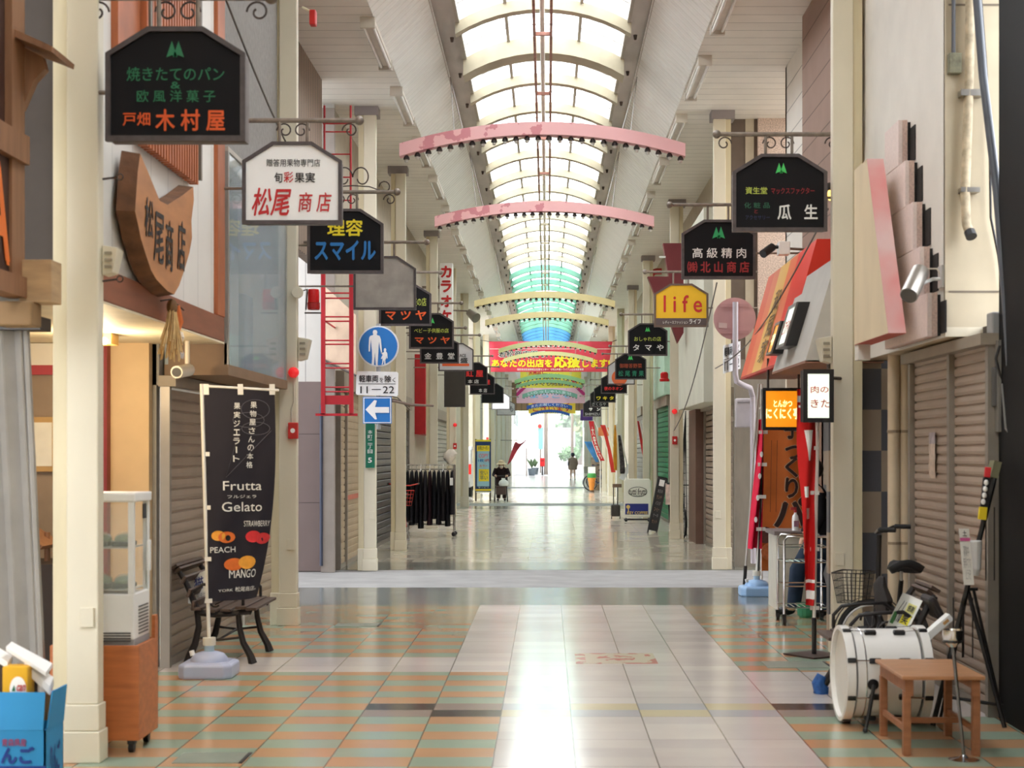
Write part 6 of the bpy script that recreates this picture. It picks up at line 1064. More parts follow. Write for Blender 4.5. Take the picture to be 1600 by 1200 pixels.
bicycle('bicycle', 'black bicycle half hidden behind the right column by the white tiled wall', (2.52,29.9,0), (2.58,28.95,0), .26, BKF, None, .78, .98)
# wheeled menu sign
t = thing('menu_sign', 'white rounded standing sign with an oval script logo and blue lower block', 'sign', W(996,812,35.5)); MY = 35.5; rr = 3.5; oc = [(975+rr,748),(1018-rr,748),(1018,748+rr),(1018,808-rr),(1018-rr,808),(975+rr,808),(975,808-rr),(975,748+rr)]
MB().prism(oc, lambda u,v,d: W(u,v,MY)+Vector((0,d,0)), 0, .14).build('panel', mk('menu_white', (240,240,226), .4, var=.02), t, bevel=.02); MB().tube([W(996.5+14.5*math.cos(a),768.5+7.5*math.sin(a),MY-.005) for a in [k*2*PI/32 for k in range(32)]], .006, 4, closed=True).build('logo_oval', TK, t); ltr(t,'tutti frutti',983,1010,763,773,MY-.006,TK,.01,shear=.15); ltr(t,'ITALIAN',990,1003,773.5,775,MY-.006,TK,.0)
MB().quad(W(977,804,MY-.004),W(1013,804,MY-.004),W(1013,787,MY-.004),W(977,787,MY-.004)).build('blue_block', mk('menu_blue', (28,44,130), .4, var=.15, scale=4), t); ltr(t,'KEY COFFEE',980,1012,799,803.5,MY-.012,mk('gold', (236,206,120), .4, var=0),.02); MB().lathe(W(981.5,792,MY-.012), [(.045,-.002),(.045,.002)], 12, 'Y').box(W(981,795,MY).x,W(982.5,795,MY).x,MY-.014,MY-.010,zz(801,MY),zz(793,MY)).build('key_mark', mk('gold', (236,206,120)), t)
MB().box(xx(975,MY),xx(1018,MY),MY+.02,MY+.1,.03,.07).build('base_bar', DB, t)
for x in (978, 1014): MB().ball((xx(x,MY),MY-.06,.04),.04).build('castor', DB, t); MB().box(xx(x,MY)-.02,xx(x,MY)+.02,MY-.06,MY+.1,.05,.09).build('castor_arm', DB, t)
t = thing('hand_cart', 'dark hand cart with a brown tray left of the white menu sign', 'cart', (xx(963,37),37,0)); q = xx(962,37); MB().box(q-.11,q+.11,36.95,37.2,.06,.34).build('body', mk('cart_dark', (62,56,52), .6), t, bevel=.03); MB().box(q-.07,q+.14,36.9,37.2,.76,.84).build('tray', mk('cart_tray', (120,96,76), .6), t)
for s in (-.05, .05): MB().cyl((q+s,37.05,.34),(q+s,37.05,.76),.014,n=6).build('post', DB, t); MB().cyl((q+s*2-.01,36.95,.04),(q+s*2+.01,36.95,.04),.04,n=10).build('wheel', DB, t)
t = thing('chalkboard', 'leaning black chalkboard stand with faint writing beside the white menu sign', 'chalkboard', W(1022,832,30.7)); cbx = lambda u, v: W(1029+13*u-16*v, 745+82*v+3*u, 30.7+.5*(1-v)+.1*u); MB().grid(cbx, 1, 1).build('board', mk('chalk_black', (46,46,48), .6, var=.1), t, solid=.04)
MB().tube([cbx(0,0),cbx(0,1.08)], .02, 6).build('leg', DB, t); MB().tube([cbx(1,0),cbx(1,1.12)], .02, 6).build('leg', DB, t); MB().tube([cbx(1,0),cbx(1,1.1)+Vector((.35,.45,0))], .02, 6).build('back_leg', DB, t)
MB().grid(lambda u,v: cbx(.2+.6*u,.04+.12*v)+Vector((0,-.04,0)),1,1).build('card', MATW, t)
for k in range(6): letters(t, ('本日の','ランチ','パスタ','コーヒー','ケーキ','セット')[k], lambda u,v: cbx(u,v)+Vector((0,-.04,0)), .2,.8,.29+.115*k,.22+.115*k, mk('chalk_'+str(k % 2), ((170,170,170),(190,150,120))[k % 2], .8, var=0), .0)
tag(MB().box(xx(1040,30.9),xx(1048,30.9),30.9,30.95,.55,.98).build('poster_board', mk('poster_red_white', (226,200,190), .5, var=.4, scale=9)), 'small pale poster board behind the leaning chalkboard', 'poster')
# ---- hangings across the walkway ------------------------------------------
t = thing('red_banner', 'large red banner with yellow and white lettering strung across the arcade', 'banner', W(860,581,56)); RBY = 56; q = lambda u, v: W(764+193*u+(3*v)*(1-u)-(7*v)*u, 533.5+47.5*v, RBY)+Vector((0,.03*math.sin(u*14),0)); BR_ = bpy.data.materials.new('banner_red'); g = NT(BR_); x, y, z, vec = g.xyz(); nz = g.noise(vec, 1.1, 3); g.nt.links.new(g.mix(nz, lin((214,40,66)), lin((238,84,104))), g.b.inputs['Base Color']); g.b.inputs['Roughness'].default_value = .6
MB().grid(q, 20, 6).build('cloth', BR_, t, smooth='all', solid=.01); bt = lambda s, a, b, c, d, m, bo, o=.05, nm='lettering': letters(t, s, lambda u,v: W(u,v,RBY-o), a, b, d, c, m, bo, nm)
bt('あなたの出店を',768,863,561,574,mk('letter_bright_yellow', (250,226,40), .5, var=0),.04); bt('応援',865,907,555,575,mk('letter_bright_yellow', (250,226,40)),.05); bt('します!',910,953,561,574,mk('letter_bright_yellow', (250,226,40)),.04)
bt('若松商店街で',778,853,547,559,TW,.07,.05,'letter_outline'); bt('若松商店街で',779,852,548,558,TK,.01,.06); bt('あなたの魅力ある店',822,896,537,543,TW,.03); bt('若松商店街振興組合支援センター',808,857,575.5,579,TW,.01); bt('令和元年度トライアル出店支援事業',860,912,575.5,579,TW,.01)
MB().quad(W(765,545.6,RBY-.045),W(955,545.6,RBY-.045),W(955,544.8,RBY-.045),W(765,544.8,RBY-.045)).build('white_rule', TW, t)
for s in (764, 957): MB().cyl(W(s,533.5,RBY), Vector((-2.9 if s < 800 else 2.78, RBY+.1, zz(528,RBY))), .012, n=5).build('cord', IRON, t)
t = thing('yellow_banner', 'yellow banner with dark lettering behind the green lamp arches', 'banner', W(860,606,76)); YN = mk('banner_yellow', (240,214,66), .6, var=.06); MB().box(xx(813,76),xx(908,76),76,76.03,zz(606,76),zz(578,76)).build('cloth', YN, t); ltr(t,'お買物は\nいつでも商店街',824,890,583,603,75.95,mk('ink_olive', (120,96,40), .6, var=0),.02); ltr(t,'買',893,902,591,599,75.95,TR,.06); ltr(t,'大売出し',826,852,580,585,75.95,TR,.05)
for s in (813, 908): MB().cyl(W(s,578,76), Vector((-2.9 if s < 855 else 2.78, 76.1, zz(574,76))), .012, n=5).build('cord', IRON, t)
t = thing('pink_hanging', 'pink hanging with magenta corner stripes and pale blue lettering far down the arcade', 'banner', W(860,630,89)); MB().box(xx(807,89),xx(914,89),89,89.03,zz(630,89),zz(604,89)).build('cloth', mk('hanging_pink', (240,184,186), .6, var=.04), t); MG = mk('magenta', (196,40,104), .6, var=0)
for a, b, c, d in (((807,621),(822,606),(815,606),(807,614)),((914,621),(899,606),(906,606),(914,614)),((807,611),(811,606),(807,606),(807,606)),): MB().add([W(*p, 88.98) for p in (a,b,c,d)], [(0,1,2,3)]).build('corner_stripe', MG, t, recalc=False)
for a, b, c, d in (((914,613),(900,628),(906,628),(914,620)),((807,620),(812,628),(816,628),(807,613))): pass
ltr(t,'ようこそ',828,892,616,622,88.9,mk('letter_sky', (120,190,214), .5, var=0),.03)
for s in (807, 914): MB().cyl(W(s,604,89), Vector((-2.9 if s < 855 else 2.78, 89.1, zz(602,89))), .012, n=5).build('cord', IRON, t)
t = thing('yellow_banner', 'smaller yellow banner with red lettering behind the blue arches at the far end', 'banner', W(862,646,101.5)); MB().box(xx(826,101.5),xx(899,101.5),101.5,101.53,zz(646,101.5),zz(620,101.5)).build('cloth', mk('banner_yellow2', (244,206,60), .6, var=.06), t); ltr(t,'ありがとう\nございます',832,892,623,643,101.4,TR,.02)
for s in (826, 899): MB().cyl(W(s,620,101.5), Vector((-2.9 if s < 855 else 2.78, 101.6, zz(612,101.5))), .012, n=5).build('cord', IRON, t)
t = thing('purple_banner', 'small purple hanging under the last black sign on the right', 'banner', (xx(916,72),72,zz(657,72))); MB().box(xx(907,72),xx(926,72),72,72.1,zz(657,72),zz(640,72)).build('cloth', mk('banner_purple', (84,46,120), .6), t); MB().box(xx(907,72),2.8,72.02,72.08,zz(640,72),zz(640,72)+.05).build('rod', PIPE, t)
# ---- curved street flags on the right ------------------------------------
def street_flag(label, px, Y, m, marks=None, pole=True, base=None):       # px: list of (left, right, y)
    n = len(px)-1
    def f(u, v):
        k = min(n-1, int(v*n)); w = v*n-k; a, b = px[k], px[k+1]; return W((a[0]+(b[0]-a[0])*w)*(1-u)+(a[1]+(b[1]-a[1])*w)*u, a[2]+(b[2]-a[2])*w, Y)+Vector((0,.12*u+.05*math.sin(v*6),0))
    t = thing('street_flag', label, 'flag', W(px[-1][0], px[-1][2], Y), 'curved shop flags along the right side'); MB().grid(f, 4, 16).build('cloth', m, t, smooth='all', solid=.01)
    x0_ = px[0][1]; bx = base or px[-1][1]+2; MB().tube([W(bx, CY+H*F/Y, Y+.1), W(bx, (CY+H*F/Y)*.4+px[0][2]*.6, Y+.1), W(x0_, px[0][2]-1, Y+.1)], .02, 6).build('pole', POLE, t)
    if marks: letters(t, marks, lambda u, v: f(u, v)+Vector((0,-.06,0)), .2, .8, .92, .12, TW, .03)
    return t
street_flag('red curved street flag with white characters, farthest on the right', [(920,928,658),(923,930,676),(927,934,694),(933,940,710),(939,945,720)], 58, mk('flag_red', (204,40,54), .7, var=.06), '大\n安\n売\nり', base=950)
street_flag('blue and white curved street flag under the red one', [(913,925,690),(918,929,700),(925,932,712),(931,936,722)], 60, mk('flag_blue', (60,130,196), .7, var=.5, scale=2), base=938)
street_flag('long red street flag with an orange head, right of the curved one', [(938,946,664),(944,949,680),(949,954,700),(952,958,720),(955,962,738)], 54, mk('flag_scarlet', (206,50,44), .7, var=.06), base=963)
street_flag('narrow orange and yellow street flag on the right', [(960,963,664),(959,964,690),(958,965,716),(960,966,735)], 50, mk('flag_amber', (240,170,50), .7, var=.2, scale=3), base=967)
street_flag('black and white patterned street flag on the right', [(966,970,680),(967,973,700),(968,976,720),(969,977,740)], 46, mk('flag_pattern', (110,100,100), .7, var=.8, scale=12), base=979)
street_flag('narrow plain red street flag near the red pipe', [(996,999,658),(999,1003,680),(1003,1008,706),(1008,1013,736)], 39, mk('flag_red2', (214,38,44), .7, var=.05), base=1014)
tag(MB().obox(W(977.5,738,46.1), (.16,.03,.50), ry=.55).build('hanging_sheet', MATW), 'white paper sheet hung aslant from the patterned street flag', 'sheet')
tag(MB().box(xx(935,57),xx(951,57),57,57.1,zz(681,57),zz(668,57)).build('orange_board', mk('board_orange', (206,120,70), .6)), 'small orange board behind the street flags', 'board')
t = thing('cone_display', 'giant ice cream cone display standing in the walkway on the right', 'cone display', (xx(924.5,62),62,0)); q = Vector((xx(924.5,62),62,0)); MB().lathe(q, [(.09,.08),(.13,.4),(.17,.56),(.16,.58)], 16).build('cone', mk('cone_orange', (226,140,50), .5, var=.2, scale=20), t, smooth=True); MB().lathe(q, [(.10,0),(.09,.08)], 12).build('foot', mk('foot_dark', (80,60,40), .5), t); MB().lathe(q, [(.16,.57),(.19,.63),(.17,.74),(.12,.76)], 16).build('green_cup', mk('cone_green', (70,150,70), .5), t, smooth=True); MB().box(q.x-.15,q.x+.15,61.98,62.05,.74,1.02).build('white_card', MATW, t)
bicycle('bicycle', 'blue bicycle parked beside the cone display on the right', (2.5,64.6,0), (1.8,64.3,0), .33, mk('bike_navy', (50,60,100), .4), (.34,.26,.24), .85, 1.05)
bicycle('bicycle', 'dark bicycle parked in front of the far street flags on the right', (2.7,66.2,0), (2.0,66.5,0), .33, BKF, None, .85, 1.05)
tag(MB().box(xx(924,65),xx(946,65),65,65.4,0,1.4).build('trolley_frame', mk('crate_mix', (150,130,110), .6, var=.5, scale=5), bevel=.03), 'grey and orange crate stack behind the bicycles on the right', 'crate')
# ==== people =============================================================
SKIN = mk('skin', (222,178,150), .5, var=.04)
def body(parent, J, E_, R_):
    names = list(J); me = bpy.data.meshes.new('body'); me.from_pydata([Vector(J[n]) for n in names], [(names.index(a), names.index(b)) for a, b in E_], []); o = bpy.data.objects.new('body', me); COL.objects.link(o)
    md = o.modifiers.new('skin', 'SKIN'); md.use_smooth_shade = True; o.modifiers.new('sub', 'SUBSURF').levels = 2
    sv = me.skin_vertices[0].data
    for i, n in enumerate(names): r = R_[n]; sv[i].radius = (r, r); sv[i].use_root = (n == 'pelvis')
    dg = bpy.context.evaluated_depsgraph_get(); dg.update(); m2 = bpy.data.meshes.new_from_object(o.evaluated_get(dg)); bpy.data.objects.remove(o)
    for p in m2.polygons: p.use_smooth = True
    b = bpy.data.objects.new('body', m2); COL.objects.link(b); m2.materials.clear(); m2.materials.append(SKIN); b.parent = parent; return b
def person(label, loc, face, J, clothes, group=None):
    """J: joints in local metres, facing -Y, ground z=0; face: rotation about z"""
    t = thing('person', label, 'person', (0,0,0), group); E_ = [('pelvis','spine'),('spine','chest'),('chest','neck'),('neck','chin'),('chin','head')]; R_ = dict(pelvis=.12, spine=.11, chest=.12, neck=.048, chin=.07, head=.085)
    for s in 'LR':
        E_ += [('chest','sh'+s),('sh'+s,'el'+s),('el'+s,'wr'+s),('wr'+s,'pa'+s),('pelvis','hi'+s),('hi'+s,'kn'+s),('kn'+s,'an'+s),('an'+s,'to'+s)]; R_.update({'sh'+s:.055,'el'+s:.04,'wr'+s:.026,'pa'+s:.034,'hi'+s:.085,'kn'+s:.055,'an'+s:.038,'to'+s:.034})
        w, p = Vector(J['wr'+s]), Vector(J['pa'+s]); d = (p-w).normalized(); sd = d.cross(Vector((0,1,0))); sd = (sd if sd.length > .2 else d.cross(Vector((1,0,0)))).normalized(); dn = Vector((0,0,-1))
        for k, ln in enumerate((.058,.07,.066,.05)):
            b = p+sd*(.027-.018*k)+d*.02; J['f%d%sa' % (k,s)] = tuple(b+d*ln*.55); J['f%d%sb' % (k,s)] = tuple(b+d*ln*.8+dn*ln*.35); E_ += [('pa'+s,'f%d%sa' % (k,s)),('f%d%sa' % (k,s),'f%d%sb' % (k,s))]; R_['f%d%sa' % (k,s)] = .0085; R_['f%d%sb' % (k,s)] = .0075
        J['th'+s] = tuple(w+d*.05+sd*.045); E_.append(('wr'+s,'th'+s)); R_['th'+s] = .010
    body(t, J, E_, R_)
    h, c = Vector(J['head']), Vector(J['chin']); fz = (h-c)*.3+c
    for s in (-1, 1): MB().ball(fz+Vector((s*.032,-.082,.02)), .011).build('eye', TK, t, smooth=True); MB().ball(fz+Vector((s*.088,0,0)), .024, (.5,1,1.4)).build('ear', SKIN, t, smooth=True)
    MB().ball(fz+Vector((0,-.092,-.012)), .016, (.8,1.1,1.5)).build('nose', SKIN, t, smooth=True); MB().ball(fz+Vector((0,-.076,-.055)), .02, (1.3,.6,.35)).build('mouth', mk('lips', (176,96,90), .5), t, smooth=True)
    clothes(t, {k: Vector(v) for k, v in J.items()})
    t.location = loc; t.rotation_euler = (0,0,face); return t
def sleeve(t, pts, r, m, nm='sleeve'):
    MB().tube(pts, r, 12).build(nm, m, t, smooth=True)
BLKC = mk('coat_black', (44,30,34), .8, var=.15, scale=8, spec=.2); TRS = mk('trousers_brown', (60,48,46), .8, var=.15, spec=.2)
def pose_legs(dx=.10, step=.0, hip=.78): return {'hiL':(dx,.04,hip-.04),'hiR':(-dx,.04,hip-.04),'knL':(dx+.01,-.03-step,hip*.53),'knR':(-dx-.01,-.02+step*.3,hip*.53),'anL':(dx+.01,.02-step,.075),'anR':(-dx-.01,.05+step,.075),'toL':(dx+.03,-.13-step,.03),'toR':(-dx-.03,-.10+step,.03)}
J = dict(pelvis=(0,.10,.74), spine=(0,.04,.90), chest=(0,-.08,1.04), neck=(0,-.16,1.10), chin=(0,-.22,1.13), head=(0,-.24,1.22), shL=(.17,-.09,1.05), shR=(-.17,-.09,1.05), elL=(.25,-.14,.86), elR=(-.25,-.14,.86), wrL=(.19,-.36,.83), wrR=(-.19,-.36,.83), paL=(.17,-.43,.83), paR=(-.17,-.43,.83), **pose_legs(.09,.06,.74))
def elder(t, J):
    MB().loft([((0,.10,.52),.20,.17),((0,.10,.66),.21,.18),((0,.07,.82),.20,.17),((0,-.02,.97),.22,.16),((0,-.08,1.06),.20,.13),((0,-.14,1.12),.09,.08)], 18).build('coat', BLKC, t, smooth=True)
    for s in 'LR': sleeve(t, [J['sh'+s]+Vector((0,0,.01)),(J['sh'+s]+J['el'+s])/2,J['el'+s],J['wr'+s]*.85+J['el'+s]*.15], [.07,.07,.062,.05], BLKC); sleeve(t, [J['hi'+s],J['kn'+s],J['an'+s]+Vector((0,0,.02))], [.105,.08,.065], TRS, 'trouser_leg'); MB().ball(J['to'+s]+Vector((0,.07,.012)), .05, (.85,2.2,.9)).build('shoe', DB, t, smooth=True)
    MB().lathe(J['head']+Vector((0,-.0,.02)), [(.185,-.035),(.18,-.02),(.11,.015),(.10,.07),(.06,.11),(.01,.115)], 24).build('sun_hat', mk('hat_straw', (204,180,148), .8, var=.15, scale=15), t, smooth=True); MB().ball(J['chin']+Vector((0,.04,.05)), .10, (1,.8,1)).build('hair', mk('hair_dark', (40,34,34), .6), t, smooth=True)
    MB().ball(J['chin']+Vector((0,-.055,.005)), .055, (1,.6,.8)).build('face_mask', MATW, t, smooth=True)
ex = xx(783,50.5); person('stooped person in a straw hat and dark coat pushing a wheeled walker', (ex,50.9,0), 0, J, elder)
t = thing('walker', 'dark four-wheeled walking frame pushed by the stooped person', 'walker', (ex,50.3,0)); WF = mk('walker_brown', (86,66,60), .5)
for s in (-1, 1):
    MB().tube([(ex+s*.17,50.5,.83),(ex+s*.19,50.4,.80),(ex+s*.19,50.35,.45),(ex+s*.21,50.15,.10)], .014, 8).build('side_frame', DB, t); MB().tube([(ex+s*.19,50.35,.45),(ex+s*.21,50.6,.10)], .014, 8).build('rear_leg', DB, t)
    for y in (50.15, 50.6): MB().cyl((ex+s*.21-.015,y,.075),(ex+s*.21+.015,y,.075),.075,n=14).build('wheel', RUB, t)
MB().tube([(ex-.19,50.44,.83),(ex+.19,50.44,.83)], .014, 8).build('handle', DB, t); MB().box(ex-.17,ex+.17,50.2,50.42,.22,.46).build('basket_bag', WF, t, bevel=.03); MB().box(ex-.18,ex+.18,50.18,50.44,.46,.50).build('seat', WF, t, bevel=.01)
tag(MB().loft([((ex+.09,50.3,.505),.13,.11),((ex+.09,50.3,.58),.17,.13),((ex+.09,50.3,.66),.14,.11),((ex+.08,50.3,.72),.05,.05),((ex+.08,50.3,.76),.07,.05)], 14).build('shopping_bag', mk('bag_white', (236,236,232), .5, var=.08, scale=12, bump=.5), smooth=True), 'white plastic shopping bag resting on the walker seat', 'bag')
BEI = mk('coat_beige', (150,130,112), .8, var=.12, spec=.2)
J = dict(pelvis=(0,.02,.86), spine=(0,0,1.02), chest=(0,.0,1.20), neck=(0,-.01,1.32), chin=(0,-.03,1.38), head=(0,-.02,1.47), shL=(.17,0,1.24), shR=(-.17,0,1.24), elL=(.24,.02,1.0), elR=(-.24,.02,1.0), wrL=(.23,-.08,.80), wrR=(-.23,-.06,.80), paL=(.23,-.10,.73), paR=(-.23,-.08,.73), **pose_legs(.10,.10,.86))
def woman(t, J):
    MB().loft([((0,.02,.60),.25,.19),((0,.02,.8),.24,.18),((0,.01,1.0),.20,.15),((0,0,1.18),.21,.14),((0,0,1.27),.17,.11),((0,-.01,1.33),.07,.06)], 18).build('coat', BEI, t, smooth=True)
    for s in 'LR': sleeve(t, [J['sh'+s]+Vector((0,0,.01)),J['el'+s],J['wr'+s]*.9+J['el'+s]*.1], [.075,.062,.05], BEI); MB().ball(J['to'+s]+Vector((0,.07,.012)), .046, (.85,2.2,1)).build('shoe', DB, t, smooth=True)
    MB().ball(J['head']+Vector((0,.02,-.02)), .105, (1,1,1.1)).build('hair', mk('hair_dark', (40,34,34)), t, smooth=True); MB().lathe(J['head']+Vector((0,0,.02)), [(.16,-.02),(.11,.01),(.10,.07),(.05,.10)], 20).build('hat', mk('hat_navy', (40,42,54), .8), t, smooth=True)
    MB().loft([((.27,.05,.86),.03,.09),((.27,.05,.98),.035,.11),((.27,.05,1.06),.02,.09)], 10).build('bag', mk('bag_slate', (110,126,146), .6), t, smooth=True)
person('person in a beige coat and dark hat walking away at the far end', (xx(895,89),89,0), PI, J, woman)
J = dict(pelvis=(.02,.05,.80), spine=(.02,.04,.98), chest=(.0,.0,1.16), neck=(-.02,-.02,1.28), chin=(-.03,-.05,1.34), head=(-.02,-.04,1.43), shL=(.17,0,1.20), shR=(-.17,0,1.20), elL=(.22,.0,.98), elR=(-.21,.0,.98), wrL=(.20,-.10,.78), wrR=(-.19,-.08,.78), paL=(.20,-.12,.71), paR=(-.19,-.10,.71), hiL=(.11,.05,.76), hiR=(-.07,.03,.76), knL=(.08,-.02,.42), knR=(-.08,-.16,.44), anL=(.10,.08,.075), anR=(-.08,-.20,.075), toL=(.11,-.06,.03), toR=(-.09,-.34,.03))
def clerk(t, J):
    bk = mk('jacket_black', (34,34,38), .8, spec=.2); jn = mk('jeans_navy', (44,58,78), .8, var=.2, scale=10, spec=.2)
    MB().loft([((.02,.05,.70),.17,.13),((.02,.05,.86),.18,.14),((.01,.03,1.02),.18,.14),((0,0,1.16),.20,.13),((-.01,-.01,1.24),.14,.10),((-.02,-.02,1.29),.06,.06)], 18).build('jacket', bk, t, smooth=True)
    for s in 'LR': sleeve(t, [J['sh'+s],J['el'+s],J['wr'+s]*.85+J['el'+s]*.15], [.07,.06,.046], bk); sleeve(t, [J['hi'+s],J['kn'+s],J['an'+s]], [.10,.082,.066], jn, 'trouser_leg'); MB().ball(J['to'+s]+Vector((0,.06,.015)), .05, (.9,2.0,.9)).build('shoe', DB, t, smooth=True)
    MB().ball(J['head']+Vector((0,.02,.01)), .105, (1,1,1)).build('hair', mk('hair_dark', (40,34,34)), t, smooth=True)
person('person in a black jacket and jeans half hidden behind the red flag', (xx(1274,15.0),15.0,0), -PI/2, J, clerk)
tag(MB().lathe((xx(1252,15.2),14.9,0), [(.07,0),(.09,.10),(.10,.14),(.095,.14),(.085,.02)], 14).build('green_tub', mk('tub_green', (60,150,110), .5)), 'small green tub on the floor under the chrome trolley', 'tub')
# ==== beyond the arcade ==================================================
WHT = mk('house_white', (222,220,212), .7)
def house(label, x0, x1, y0, y1, h, m, roofc=(120,110,104), wins=3):
    t = thing('house', label, 'house', ((x0+x1)/2, (y0+y1)/2, 0)); MB().box(x0,x1,y0,y1,0,h).build('walls', m, t); s = x1 if x0 < 0 else x0
    MB().box(x0-.2,x1+.2,y0-.2,y1+.2,h,h+.25).build('roof', mk('roof_%d' % roofc[0], roofc, .7), t)
    for k in range(wins):
        y = y0+(y1-y0)*(k+.5)/wins; d = .04 if x0 < 0 else -.04
        w = MB().box(min(s,s+d),max(s,s+d),y-.6,y+.6,h*.55,h*.82).build('window', mk('house_window', (110,130,140), .2), t)
    return t
house('white two-storey shop house at the far left beyond the arcade', -7,-2.3,105,118,6.5,WHT); house('pale grey house beyond the white one at far left', -8,-2.6,119,136,6,mk('house_grey', (196,200,204), .7)); house('pale house at the far right beyond the arcade', 2.9,8,105,125,6.5,mk('house_cream', (226,218,200), .7))
house('low pale building across the street at the very end', -4,3.2,176,184,4.2,mk('house_far', (206,200,196), .7), (150,140,136), 4)
GRN = mk('tree_green', (96,122,84), .8, var=.4, scale=2.5); GRN2 = mk('tree_olive', (126,134,92), .8, var=.4, scale=2.5); BKT = mk('bark', (96,80,66), .8)
def tree(name, label, x, y, h, r, m, n=260, group='trees beyond the arcade'):
    t = thing(name, label, 'tree', (x, y, 0), group); MB().tube([(x,y,0),(x+.1,y,h*.3),(x,y,h*.6)], [r*.12,r*.09,r*.04], 8).build('trunk', BKT, t, smooth=True); q = random.Random(int(x*31+y)); mb = MB()
    for k in range(n):
        a, b, c = q.uniform(0,2*PI), q.uniform(-1,1), q.random()**.4; s = math.sqrt(1-b*b); p = Vector((x+r*c*s*math.cos(a), y+r*c*s*math.sin(a), h*.66+h*.36*c*b)); u = Vector((q.uniform(-1,1),q.uniform(-1,1),q.uniform(-1,1))).normalized()*r*.17; v = u.orthogonal().normalized()*r*.13
        mb.add([p-u,p-v,p+u,p+v], [(0,1,2,3)])
    mb.build('foliage', m, t, recalc=False); return t
for i, (x, y, h, r, m, l) in enumerate(((2.4,190,4.2,1.8,GRN,'green bushy tree in the gap at the far end'),(5.2,194,5.5,2.4,GRN,'taller green tree on the right at the far end'),(-2.5,192,4.6,2.0,GRN2,'olive tree left of centre at the far end'),(6,172,8,3.2,GRN2,'olive tree at the far right end behind the houses'),(2.3,160,2.2,1.3,GRN,'low round shrub at the far street crossing'),(4.2,200,7.5,3.2,GRN,'large tree behind the far low building'))): tree('tree', l, x, y, h, r, m)
t = thing('hillside', 'pale green hill rising behind the far end of the arcade', 'hill', (0,230,0)); MB().grid(lambda u, v: (-90+180*u, 205+70*v, (26*math.sin(v*PI/2)*(1+.15*math.sin(u*9)))), 24, 8).build('slope', mk('hill_green', (130,146,110), .9, var=.35, scale=.25), t, smooth=True)
def upole(label, px, Y, r, z=8): 
    t = thing('utility_pole', label, 'pole', (xx(px,Y),Y,0)); MB().cyl((xx(px,Y),Y,0),(xx(px,Y),Y,z),r*1.1,r*.8,n=12).build('pole', mk('pole_concrete', (150,140,132), .7), t, smooth=True); MB().box(xx(px,Y)-.7,xx(px,Y)+.7,Y-.04,Y+.04,z-.8,z-.7).build('crossarm', IRON, t)
upole('concrete utility pole in the middle of the far opening', 853, 112, .14); upole('slim utility pole at the right of the far opening', 894, 118, .11)
t = thing('teal_sign', 'tall pale teal sign with a red dot at the far left opening', 'sign', (xx(844.5,120),120,0)); MB().box(xx(841,120),xx(848.5,120),120,120.12,zz(702,120),zz(668,120)).build('panel', mk('sign_teal', (140,214,208), .5), t); MB().lathe((xx(843.5,120),119.9,zz(666,120)), [(.16,-.02),(.16,.02)], 16, 'Y').build('red_dot', TR, t); MB().cyl((xx(844.5,120),120.06,0),(xx(844.5,120),120.06,zz(664,120)),.06,n=8).build('post', PIPE, t)
t = thing('mail_box', 'red street mail box on a post at the far opening', 'mail box', (xx(847.5,108),108,0)); q = xx(847.5,108); MB().box(q-.17,q+.17,107.9,108.2,.62,1.22).build('box', mk('mail_red', (226,40,44), .4, var=.03), t, bevel=.04); MB().cyl((q,108.05,0),(q,108.05,.62),.06,n=8).build('post', DB, t); MB().box(q-.11,q+.11,107.89,107.9,1.0,1.04).build('slot', TK, t)
t = thing('noren_curtain', 'red and black shop curtain blown aside on the far left', 'curtain', W(808,700,78)); cf = lambda u, v: W(806+16*u-9*v-4*v*v, 690+3*math.sin(u*4)+12*v+24*v*v*(1-u), 78)+Vector((0,.2*u,0)); MB().grid(cf, 8, 10).build('cloth', mk('curtain_red', (196,60,70), .7, var=.5, scale=1.6), t, smooth='all', solid=.01); MB().cyl((-2.9,78.1,zz(688,78)), W(824,688,78.1), .02, n=6).build('rod', PIPE, t)
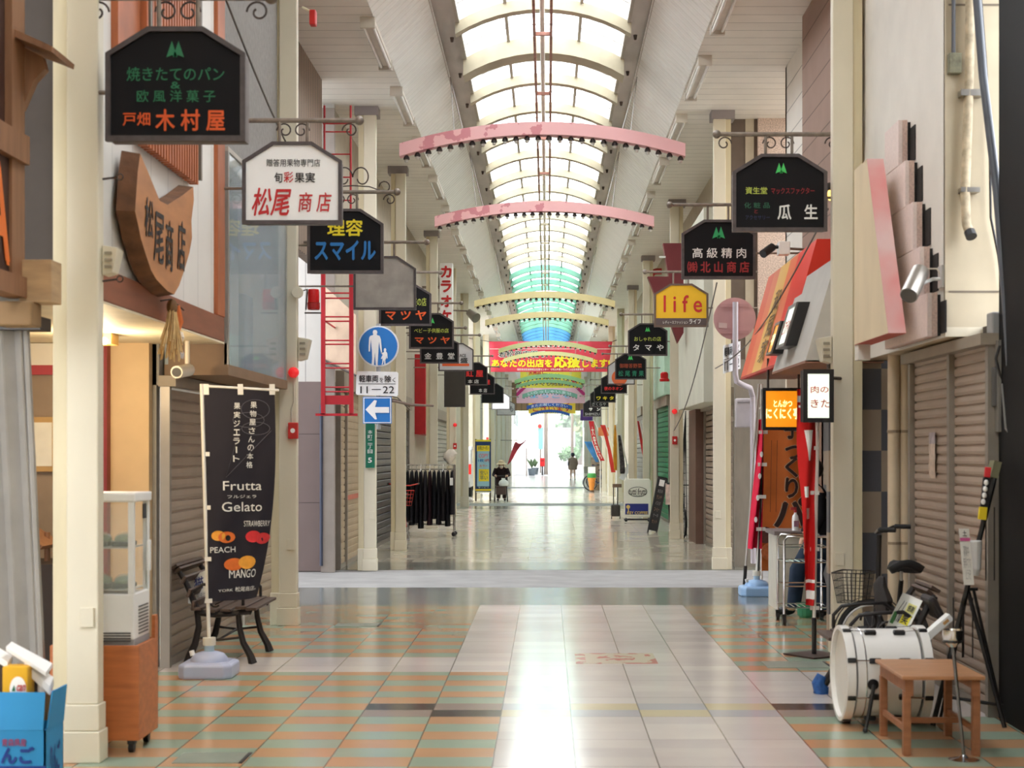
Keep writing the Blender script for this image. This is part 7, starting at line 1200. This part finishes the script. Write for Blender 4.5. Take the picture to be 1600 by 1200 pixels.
def pot(label, px, Y, h):
    t = thing('potted_plant', label, 'plant', (xx(px,Y),Y,0), 'potted plants beyond the arcade'); q = xx(px,Y); MB().lathe((q,Y,0), [(.2,0),(.28,.45),(.3,.5),(.26,.5)], 14).build('pot', mk('pot_slate', (100,112,120), .6), t); mb = MB(); rr = random.Random(px)
    for k in range(60): a = rr.uniform(0,2*PI); l = rr.uniform(.3,h); p = Vector((q,Y,.5)); e = p+Vector((math.cos(a)*l*.6,math.sin(a)*l*.6,l)); n_ = Vector((-math.sin(a),math.cos(a),0))*.05; m_ = p*.4+e*.6; mb.add([p,m_+n_,e,m_-n_],[(0,1,2,3)])
    mb.build('foliage', GRN, t, recalc=False)
pot('leafy potted plant in a slate pot at the far left', 831, 106, .8); pot('smaller potted plant behind the leafy one at the far left', 836, 112, .6)
t = thing('striped_canopy', 'small white and yellow shop canopy at the far left opening', 'awning', (-1.9,106,2)); MB().add([Vector(p) for p in ((-2.3,104.6,2.3),(-2.3,107,2.3),(-1.4,107,1.9),(-1.4,104.6,1.9))], [(0,1,2,3)]).build('cloth', mk('canopy_pale', (240,232,190), .6), t, solid=.03); MB().cyl((-1.42,104.7,0),(-1.42,104.7,1.9),.03,n=6).build('post', PIPE, t); MB().cyl((-1.42,106.9,0),(-1.42,106.9,1.9),.03,n=6).build('post', PIPE, t)
# sagging wires over the walkway
WIR = mk('wire_dark', (90,84,78), .5)
for i, (a, b, l) in enumerate((((-2.4,11.4,5.0),(-2.35,17.2,4.25),'chain-like wire from the left glass case to the second column'),((2.25,12.3,3.55),(2.3,21,2.75),'wire sagging beside the large black sign on the right'),((1.9,17.2,3.5),(2.3,27.8,2.0),'wire slanting down across the yellow sign on the right'))):
    A_, B_ = Vector(a), Vector(b); MB().tube([A_.lerp(B_, k/10)-Vector((0,0,.25*math.sin(k/10*PI))) for k in range(11)], .008, 5).build('overhead_wire', WIR); tag(bpy.data.objects['overhead_wire' if i == 0 else 'overhead_wire.%03d' % i], l, 'wire')
